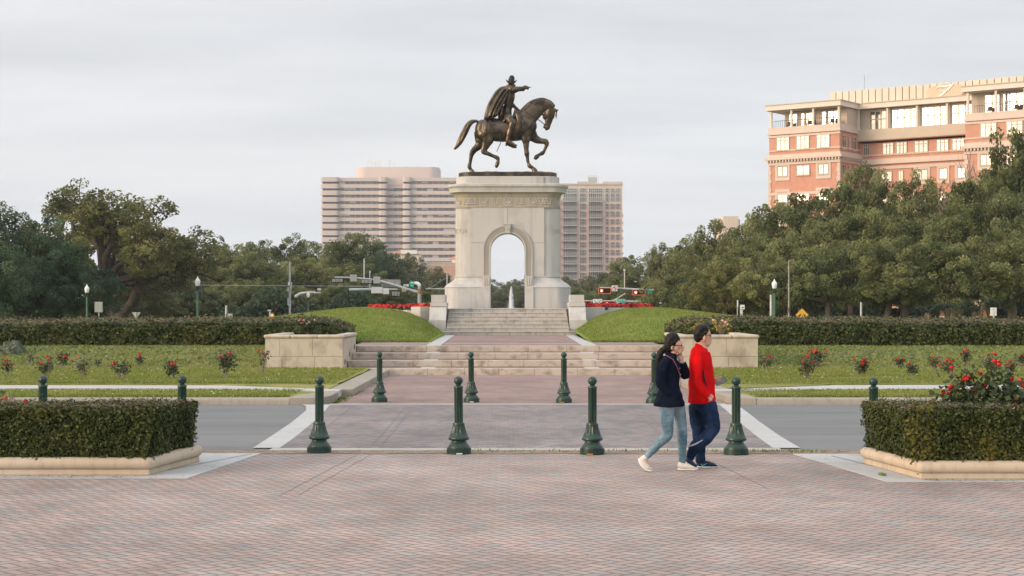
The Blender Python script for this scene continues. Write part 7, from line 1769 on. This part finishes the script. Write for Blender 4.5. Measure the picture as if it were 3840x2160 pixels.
Y = 86; t = thing('road_sign', 'bright white sign panel on a post at the right end of the right hedge', 'sign', (gx(3725, Y), Y, 0)); plate(t, 'panel', 3713, 3737, 1153.5, 1184.5, Y, 'sign_white', .03, .02); part('post', MB().box(gx(3722, Y), gx(3727.5, Y), Y-.06, Y-.031, 0, gz(1154, Y)), 'galv_white', t); plate(t, 'small_mark', 3719, 3721.5, 1160, 1164, Y-.031, 'galv', .004)
t = thing('road_sign', 'small white no parking sign low above the right hedge', 'sign', (gx(3532, Y), Y, 0)); plate(t, 'panel', 3523.5, 3541, 1186, 1199, Y, 'sign_white', .03, .01); part('post', MB().rod((gx(3532, Y), Y+.04, 0), (gx(3532, Y), Y+.04, gz(1187, Y)), .03), 'galv', t)
cx, cz = gx(3532, Y), gz(1192, Y); g = MB(); g.tube([(cx+.07*math.cos(2*PI*i/18), Y-.035, cz+.07*math.sin(2*PI*i/18)) for i in range(19)], [.008]*19, 4); g.tube([(cx-.05, Y-.035, cz+.05), (cx+.05, Y-.035, cz-.05)], [.008]*2, 4); part('symbol', g, 'petal_coral', t)
post('short_post', 3229, 1133, 0, 92, .07, 'short grey post in the shade under the right grove', 'post', 'galv'); 

# fountain seen through the arch
Y = 112.0; x = gx(1917, Y); zt = gz(1078, Y)
ft = thing('fountain_jet', 'white fountain plume rising beyond the arch opening', 'fountain', (x, Y, 0))
g = np.random.default_rng(4); n = 5200; t_ = g.random(n)**.8; z_ = t_*(zt-.1)+.1; rad = (.03+.36*(1-t_)**.8)*np.abs(g.normal(0, .55, n)); a = g.uniform(0, 2*PI, n)
C = np.stack([rad*np.cos(a), rad*np.sin(a), z_], 1); U_ = np.stack([g.normal(0, .006, n), g.normal(0, .006, n), g.uniform(.03, .10, n)], 1); V_ = np.stack([np.cos(a+1.5), np.sin(a+1.5), a*0], 1)*g.uniform(.010, .028, n)[:, None]
link('spray', quads_mesh('spray', C, U_, V_), 'spray', ft); part('core', MB().lathe([(.24, 0), (.17, zt*.35), (.08, zt*.75), (.01, zt)], 10, (0, 0, 0)), 'spray', ft, 60, world=False)
pool = thing('fountain_basin', 'stone basin of the fountain beyond the arch', 'basin', (x, Y, 0)); part('rim', MB().lathe([(4.6, 0), (4.6, .35), (4.3, .35), (4.3, .05)], 40, (x, Y, 0)), 'granite', pool, 40)

# ================================================================== AIR
hz_b = MB().box(-900, 900, -30, 1500, -1.2, 95); hzo = link('haze', mkmesh('haze', hz_b), None); hzo['kind'] = 'stuff'
m, b = newmat('haze'); pv_ = b.n('ShaderNodeVolumePrincipled', i={'Color': (.90, .93, 1.0, 1), 'Density': HAZE, 'Anisotropy': .2}); b.nt.links.new(pv_.outputs[0], b.n('ShaderNodeOutputMaterial').inputs[1]); hzo.data.materials.append(m)
# ================================================================== PEOPLE
def person(label, cat, Y, ox, gy, S):
    t = thing('person', label, cat, (ox, Y, 0)); return t
# scale: survey units per metre at each walker
def mk(Y, px0, gy0, crop=(2300, 1180), z=2.264):
    S = F/Y*z; X0 = gx(px0, Y)
    cx = (px0-crop[0])*z
    def q(x, y, lat=0): return Vector((X0+(x-cx)/S, Y+lat, (gy0-y)/S))
    return q, S, X0
def rows(mb, q, S, rs, n=14, steps=5):
    mb.limb([q(r[0], r[1], r[4] if len(r) > 4 else 0) for r in rs], [(r[2]/S, r[3]/S) for r in rs], n, (0, 1, 0), steps, .022)
def cloth(amp, fx=9, fz=7):
    def d(c, n_): return amp*mnoise.noise(Vector((c.x*fx, c.y*fx, c.z*fz)))+amp*.5*mnoise.noise(Vector((c.x*fx*2.6+4, c.y*fx*2.6, c.z*fz*1.8)))
    return d
def hand(mb, q, S, wr, kn, lat, curl, thumb, w=11):
    """palm from wrist to knuckles, five separate fingers"""
    wx, wy = wr; kx, ky = kn; dx, dy = kx-wx, ky-wy; L_ = math.hypot(dx, dy); dx /= L_; dy /= L_; nx_, ny_ = -dy, dx
    rows(mb, q, S, [(wx, wy, 16, 13, lat), (lerp(wx, kx, .55), lerp(wy, ky, .55), 22, 12, lat), (kx, ky, 21, 10, lat)], 10, 4)
    for i, (o, ln) in enumerate(((-16, 40), (-6, 48), (5, 45), (15, 34))):
        bx, by = kx+nx_*o, ky+ny_*o; c = curl*(1+.1*i)
        p = [(bx-dx*8, by-dy*8)]; ang = math.atan2(dy, dx)
        for k in range(3):
            ang += c; p.append((p[-1][0]+math.cos(ang)*ln*.38, p[-1][1]+math.sin(ang)*ln*.38))
        rows(mb, q, S, [(x, y, 6.4-.7*k, 6.4-.7*k, lat+(k*.004 if curl else 0)) for k, (x, y) in enumerate(p)], 8, 3)
    tx, ty = lerp(wx, kx, .35)+nx_*thumb*14, lerp(wy, ky, .35)+ny_*thumb*14
    rows(mb, q, S, [(tx, ty, 8, 8, lat-.01), (tx+dx*16+nx_*thumb*10, ty+dy*16+ny_*thumb*10, 7.5, 7.5, lat-.014), (tx+dx*36+nx_*thumb*10, ty+dy*36+ny_*thumb*10, 5.5, 5.5, lat-.016)], 8, 3)

# ---- woman in the navy jacket
YW = 19.05; q, S, X0 = mk(YW, 2512, 1326)
wm = thing('person', 'woman with ponytail and glasses in navy jacket and light jeans, hand at her chin', 'person', (X0, YW, 0))
b_ = MB()
rows(b_, q, S, [(508, 318, 30, 32), (502, 350, 32, 34), (492, 400, 45, 60)])                          # neck
rows(b_, q, S, [(545, 305, 26, 34), (530, 285, 44, 46), (522, 245, 54, 50), (522, 218, 46, 44), (522, 204, 30, 32)])    # skull
rows(b_, q, S, [(560, 318, 20, 28), (572, 300, 17, 26), (568, 270, 20, 36), (566, 240, 20, 38), (560, 215, 18, 34)])   # face
rows(b_, q, S, [(575, 252, 9, 8), (592, 268, 7, 7), (598, 279, 7, 8), (588, 284, 6, 9)], 8)           # nose
rows(b_, q, S, [(584, 298, 8, 14), (586, 306, 7, 13)], 8); rows(b_, q, S, [(572, 324, 11, 13), (562, 330, 10, 14)], 8)   # lips, chin
rows(b_, q, S, [(496, 262, 8, 5, -.072), (490, 282, 10, 5, -.075), (497, 300, 6, 4, -.07)], 8); rows(b_, q, S, [(496, 262, 8, 5, .072), (490, 282, 10, 5, .075), (497, 300, 6, 4, .07)], 8)
rows(b_, q, S, [(480, 410, 56, 85), (478, 480, 60, 85), (478, 570, 56, 70), (474, 680, 66, 90), (480, 770, 60, 90)])
rows(b_, q, S, [(452, 770, 48, 46, -.07), (450, 880, 38, 38, -.09), (457, 985, 27, 28, -.09), (448, 1022, 25, 26, -.09), (385, 1084, 24, 24, -.09), (325, 1145, 20, 20, -.09), (278, 1203, 17, 17, -.09), (268, 1235, 20, 20, -.09), (300, 1285, 17, 22, -.09)])
rows(b_, q, S, [(540, 775, 46, 44, .07), (573, 890, 35, 35, .09), (589, 1000, 27, 27, .09), (592, 1100, 25, 25, .09), (592, 1200, 19, 19, .09), (588, 1262, 18, 18, .09), (620, 1300, 18, 22, .09), (680, 1312, 13, 20, .09)])
rows(b_, q, S, [(445, 395, 26, 24, -.15), (400, 480, 22, 20, -.205), (388, 560, 19, 18, -.22), (430, 620, 17, 16, -.19), (468, 660, 16, 16, -.11)])
hand(b_, q, S, (470, 662), (492, 688), -.085, .25, -1)
rows(b_, q, S, [(520, 395, 25, 24, .13), (575, 450, 21, 20, .16), (610, 505, 18, 18, .13), (612, 470, 18, 17, .09), (598, 425, 20, 19, .05), (588, 398, 16, 15, .04)])
hand(b_, q, S, (588, 396), (562, 348), .03, -.3, 1)
o = fuse('body', b_, 'skin', wm, .0075, 2)
hr = MB()
rows(hr, q, S, [(488, 296, 22, 50), (470, 265, 34, 56), (470, 230, 42, 60), (490, 200, 50, 60), (515, 190, 46, 52), (545, 200, 24, 44), (558, 218, 10, 36)])
rows(hr, q, S, [(478, 250, 42, 61), (508, 232, 32, 61), (532, 212, 24, 56), (545, 204, 14, 48)])
rows(hr, q, S, [(455, 262, 30, 40), (462, 300, 20, 36), (475, 320, 8, 30)])
rows(hr, q, S, [(500, 225, 30, 56), (520, 235, 24, 54), (515, 262, 12, 53)])
rows(hr, q, S, [(452, 275, 22, 22), (430, 288, 24, 22), (405, 315, 30, 24), (388, 360, 28, 22), (378, 410, 20, 16), (368, 450, 11, 9), (360, 475, 3, 3)])
def hd_(c, n_): return .003*math.sin(c.x*160+c.z*70+3*mnoise.noise(c*9))
fuse('hair', hr, 'hair', wm, .009, 1, disp=hd_)
jk = MB()
rows(jk, q, S, [(480, 340, 40, 46), (488, 356, 52, 74), (482, 382, 74, 108), (478, 430, 88, 128), (480, 500, 86, 122), (480, 565, 80, 108), (478, 620, 88, 116), (476, 690, 112, 132), (474, 745, 132, 142), (474, 768, 134, 143)], 18)
rows(jk, q, S, [(442, 372, 38, 36, -.16), (402, 440, 42, 38, -.205), (384, 520, 38, 34, -.225), (382, 568, 36, 32, -.23), (420, 622, 32, 30, -.22), (462, 662, 28, 27, -.19)])
rows(jk, q, S, [(525, 385, 40, 36, .15), (580, 450, 40, 34, .17), (618, 520, 36, 32, .14), (624, 505, 36, 32, .12), (608, 450, 32, 30, .08), (592, 412, 30, 28, .05)])
rows(jk, q, S, [(452, 322, 16, 46), (480, 338, 26, 50), (522, 366, 16, 42)])                          # collar
fuse('jacket', jk, 'jacket_navy', wm, .010, 2, disp=cloth(.009, 8, 9))
je = MB()
rows(je, q, S, [(470, 745, 80, 112), (480, 790, 80, 110)])
rows(je, q, S, [(452, 770, 68, 64, -.07), (450, 870, 58, 55, -.09), (457, 960, 46, 45, -.09), (455, 1015, 43, 42, -.09), (405, 1062, 42, 40, -.09), (345, 1125, 36, 33, -.09), (292, 1180, 29, 27, -.09), (280, 1196, 28, 27, -.09)], 16)
rows(je, q, S, [(545, 775, 66, 64, .07), (572, 870, 54, 52, .09), (588, 970, 45, 43, .09), (592, 1060, 43, 41, .09), (592, 1150, 36, 33, .09), (592, 1225, 29, 28, .09), (592, 1258, 28, 27, .09)], 16)
fuse('jeans', je, 'denim', wm, .009, 2, disp=cloth(.006, 7, 16))
def shoe(t, q, S, rs, sole, lat, m_up, m_sole):
    u = MB(); rows(u, q, S, [r+(lat,) for r in rs], 14); o = fuse('shoe', u, m_up, t, .007, 2)
    s_ = MB(); rows(s_, q, S, [r+(lat,) for r in sole], 12)
    me = fuse('sole', s_, m_sole, o, .006, 1)
    return o
sh = shoe(wm, q, S, [(268, 1205, 26, 26), (240, 1225, 28, 28), (250, 1255, 32, 34), (282, 1285, 28, 36), (308, 1300, 18, 30)], [(214, 1222, 9, 24), (224, 1255, 9, 30), (258, 1296, 9, 34), (300, 1316, 9, 34), (322, 1316, 7, 24)], -.09, 'shoe_white', 'sole_white')
sh = shoe(wm, q, S, [(590, 1262, 28, 28), (582, 1290, 32, 32), (630, 1292, 28, 34), (680, 1306, 18, 34), (712, 1314, 10, 24)], [(560, 1317, 9, 28), (620, 1319, 8, 32), (690, 1320, 8, 34), (718, 1319, 6, 22)], .09, 'shoe_white', 'sole_white')
gl_ = MB(); gl_.tube([q(500, 262, -.077), q(545, 257, -.078), q(578, 258, -.06)], [.0035]*3, 5); gl_.tube([q(500, 262, .077), q(545, 257, .078), q(578, 258, .06)], [.0035]*3, 5)
for s in (-1, 1): 
    c = q(579, 262, .034*s); gl_.tube([(c.x+.004*math.cos(a), c.y+.027*math.cos(a), c.z+.016*math.sin(a)) for a in np.linspace(0, 2*PI, 12)], [.003]*12, 5)
gl_.tube([q(582, 257, -.008), q(582, 257, .008)], [.003]*2, 5); part('glasses', gl_, 'black', wm)
ey = MB()
for s in (-1, 1): ey.ball(tuple(q(574, 262, .034*s)), (.008, .013, .007), 8, 6)
for s in (-1, 1): ey.tube([q(573, 250, .02*s), q(576, 248, .035*s), q(570, 250, .052*s)], [.0025]*3, 5)
part('eyes', ey, 'black', wm, 60)
part('lips', MB().limb([q(590, 301, -.016), q(593, 301, 0), q(590, 301, .016)], [.003, .005, .003], 6), simple('lip', (.42, .14, .12), .5), wm, 60)
co_ = MB(); rows(co_, q, S, [(528, 355, 7, 14), (548, 388, 8, 12)]); rows(co_, q, S, [(575, 398, 14, 20, .04), (600, 400, 13, 20, .05)]); fuse('shirt_collar', co_, 'cloth_white', wm, .007, 1)
sv = MB(); sv.tube([q(440, 340, -.12), q(495, 375, -.17), q(530, 440, -.165), q(555, 500, -.13), q(568, 560, -.08), q(566, 606, -.06)], [(.004, .011)]*6, 6, (0, 1, 0)); part('bag_strap', sv, 'strap_pink', wm, 60)
bt = MB()
for y in (450, 505, 560, 600): bt.ball(tuple(q(556+(y-450)*.1, y, -.10)), .008, 8, 6)
part('buttons', bt, 'silver', wm, 60)

# ---- man in the red jacket
YM = 19.35; q, S, X0 = mk(YM, 2632, 1312)
mn_ = thing('person', 'man with short dark hair in red jacket and navy track pants, holding a tablet', 'person', (X0, YM, 0))
b_ = MB()
rows(b_, q, S, [(750, 262, 36, 38), (748, 235, 34, 36), (755, 300, 46, 50)])
rows(b_, q, S, [(790, 250, 26, 36), (768, 222, 46, 48), (752, 180, 58, 52), (752, 152, 50, 46), (752, 132, 34, 34)])
rows(b_, q, S, [(800, 258, 19, 30), (812, 240, 18, 28), (808, 205, 20, 38), (806, 172, 20, 40), (796, 140, 20, 36)])
rows(b_, q, S, [(816, 185, 9, 8), (832, 204, 7, 8), (838, 213, 7, 9), (828, 218, 6, 10)], 8)
rows(b_, q, S, [(824, 234, 8, 15), (826, 243, 7, 14)], 8); rows(b_, q, S, [(812, 262, 11, 14), (803, 268, 10, 15)], 8)
rows(b_, q, S, [(770, 185, 9, 6, -.078), (766, 208, 11, 6, -.081), (772, 226, 6, 5, -.076)], 8); rows(b_, q, S, [(770, 185, 9, 6, .078), (766, 208, 11, 6, .081), (772, 226, 6, 5, .076)], 8)
rows(b_, q, S, [(740, 335, 50, 85), (742, 430, 66, 98), (748, 560, 68, 90), (752, 680, 70, 90), (752, 770, 60, 88)])
rows(b_, q, S, [(780, 770, 50, 48, -.07), (815, 870, 42, 40, -.10), (828, 950, 32, 32, -.10), (800, 1010, 28, 28, -.10), (722, 1085, 24, 24, -.10), (656, 1165, 20, 20, -.10), (635, 1225, 22, 24, -.10), (655, 1262, 18, 26, -.10)])
rows(b_, q, S, [(722, 775, 48, 46, .07), (722, 900, 38, 38, .10), (735, 1020, 30, 30, .10), (745, 1150, 24, 24, .10), (752, 1245, 20, 20, .10), (790, 1280, 20, 28, .10), (850, 1292, 15, 26, .10)])
rows(b_, q, S, [(706, 355, 30, 28, -.18), (690, 450, 26, 24, -.245), (688, 545, 22, 22, -.262), (730, 622, 19, 19, -.248), (780, 680, 19, 19, -.21)])
hand(b_, q, S, (780, 680), (822, 702), -.205, .75, 1)
rows(b_, q, S, [(770, 365, 28, 26, .18), (800, 460, 24, 22, .23), (818, 535, 20, 20, .235), (860, 560, 22, 22, .20), (888, 560, 16, 17, .17)])
hand(b_, q, S, (886, 560), (922, 566), .16, .12, -1)
fuse('body', b_, 'skin', mn_, .0075, 2)
hr = MB()
rows(hr, q, S, [(722, 226, 22, 46), (712, 200, 30, 54), (718, 165, 40, 66), (735, 134, 44, 64), (762, 120, 38, 58), (788, 126, 26, 50), (804, 140, 11, 42)])
rows(hr, q, S, [(730, 205, 34, 60), (752, 178, 38, 62), (774, 155, 28, 60), (786, 142, 18, 54)])
rows(hr, q, S, [(735, 170, 34, 62), (762, 172, 24, 58), (772, 185, 8, 57)])
fuse('hair', hr, 'hair', mn_, .009, 1, disp=hd_)
jk = MB()
rows(jk, q, S, [(752, 268, 38, 42), (745, 292, 56, 66), (738, 325, 82, 125), (740, 400, 98, 150), (744, 500, 106, 142), (750, 600, 112, 134), (752, 690, 116, 134), (752, 740, 117, 136), (752, 750, 116, 134)], 18)
rows(jk, q, S, [(708, 325, 46, 42, -.19), (692, 400, 46, 42, -.235), (684, 490, 42, 38, -.26), (690, 560, 40, 36, -.265), (730, 628, 36, 34, -.25), (778, 680, 28, 28, -.22)])
rows(jk, q, S, [(770, 335, 44, 40, .19), (800, 430, 42, 38, .23), (815, 520, 38, 34, .24), (840, 556, 32, 30, .21), (862, 560, 26, 26, .19)])
rows(jk, q, S, [(705, 262, 12, 44), (748, 274, 18, 52), (790, 308, 12, 34)])
fuse('jacket', jk, 'jacket_red', mn_, .010, 2, disp=cloth(.009, 8, 7))
pk = MB(); pk.limb([q(742, 462, -.247), q(748, 520, -.235), q(758, 565, -.225), q(776, 604, -.208)], [(.007, .006), (.012, .008), (.011, .008), (.005, .005)], 8); part('side_stripe', pk, 'black', mn_, 60)
cl_ = MB(); cl_.limb([q(775, 305, -.06), q(790, 325, -.03), q(800, 345, 0)], [(.012, .02)]*3, 8); part('shirt_collar', cl_, 'cloth_white', mn_, 60)
zp = MB(); zp.tube([q(786, 305, -.07), q(806, 345, -.06), q(822, 400, -.05), q(836, 460, -.04)], [.004]*4, 5); part('zip', zp, 'black', mn_)
pt = MB()
rows(pt, q, S, [(752, 735, 98, 122), (758, 780, 98, 118)])
rows(pt, q, S, [(785, 765, 84, 72, -.08), (815, 850, 74, 66, -.10), (835, 930, 62, 58, -.10), (830, 985, 56, 55, -.10), (770, 1050, 56, 52, -.10), (700, 1110, 52, 48, -.10), (660, 1165, 42, 40, -.10), (642, 1215, 34, 34, -.10)], 16)
rows(pt, q, S, [(722, 775, 78, 70, .08), (722, 900, 68, 62, .10), (735, 1020, 60, 56, .10), (742, 1120, 54, 50, .10), (748, 1210, 46, 44, .10), (752, 1262, 42, 42, .10)], 16)
fuse('track_pants', pt, 'track_navy', mn_, .011, 2, disp=cloth(.013, 6, 8))
ss = MB(); ss.limb([q(632, 1112, -.165), q(680, 1095, -.178), q(742, 1060, -.186)], [(.008, .004), (.011, .004), (.006, .003)], 8); part('leg_stripe', ss, 'silver', mn_, 60)
shoe(mn_, q, S, [(752, 1262, 32, 32), (742, 1280, 28, 34), (800, 1278, 26, 36), (850, 1288, 20, 36), (888, 1298, 10, 26)], [(715, 1303, 8, 30), (780, 1305, 8, 36), (860, 1305, 8, 36), (896, 1303, 6, 24)], .10, 'shoe_navy', 'sole_white')
shoe(mn_, q, S, [(640, 1222, 28, 28), (630, 1245, 26, 30), (655, 1262, 24, 34), (690, 1282, 14, 32)], [(612, 1252, 8, 26), (640, 1285, 8, 32), (690, 1302, 8, 32), (712, 1302, 6, 22)], -.10, 'shoe_navy', 'sole_white')
sw_ = MB(); sw_.limb([q(748, 1276, .045), q(762, 1290, .043), q(795, 1274, .045)], [(.003, .003), (.006, .003), (.002, .002)], 6); part('shoe_mark', sw_, 'teal', mn_, 60)
gl_ = MB()
for s in (-1, 1):
    gl_.tube([q(772, 184, .084*s), q(812, 180, .078*s), q(824, 180, .058*s)], [.0035]*3, 5)
    c = q(826, 184, .036*s); gl_.tube([(c.x+.004*math.cos(a), c.y+.027*math.cos(a), c.z+.016*math.sin(a)) for a in np.linspace(0, 2*PI, 12)], [.003]*12, 5)
part('glasses', gl_, 'black', mn_)
ey = MB()
for s in (-1, 1): ey.ball(tuple(q(816, 186, .036*s)), (.008, .013, .007), 8, 6); ey.tube([q(814, 172, .02*s), q(817, 169, .038*s), q(812, 172, .056*s)], [.003]*3, 5)
part('eyes', ey, 'black', mn_, 60)
part('lips', MB().limb([q(830, 238, -.016), q(833, 238, 0), q(830, 238, .016)], [.003, .005, .003], 6), simple('lip', (.40, .16, .13), .5), mn_, 60)
tb = MB(); P4 = [q(870, 577, .16), q(958, 534, .16), q(982, 576, .15), q(892, 620, .15)]
tb.add([tuple(p+Vector((0, d, 0))) for d in (-.006, .006) for p in P4], [(0, 3, 2, 1), (4, 5, 6, 7), (0, 1, 5, 4), (1, 2, 6, 5), (2, 3, 7, 6), (3, 0, 4, 7)])
loc = tuple((P4[0]+P4[2])/2); t = thing('tablet', 'grey tablet held out in the left hand of the man in red', 'tablet', loc)
part('case', tb, 'black', t, bevel=.003)
c_ = sum(P4, Vector())/4; s4 = MB(); s4.add([tuple(c_+(p-c_)*.92+Vector((0, -.0075, 0))) for p in P4], [(3, 2, 1, 0)]); part('screen', s4, 'tablet', t)
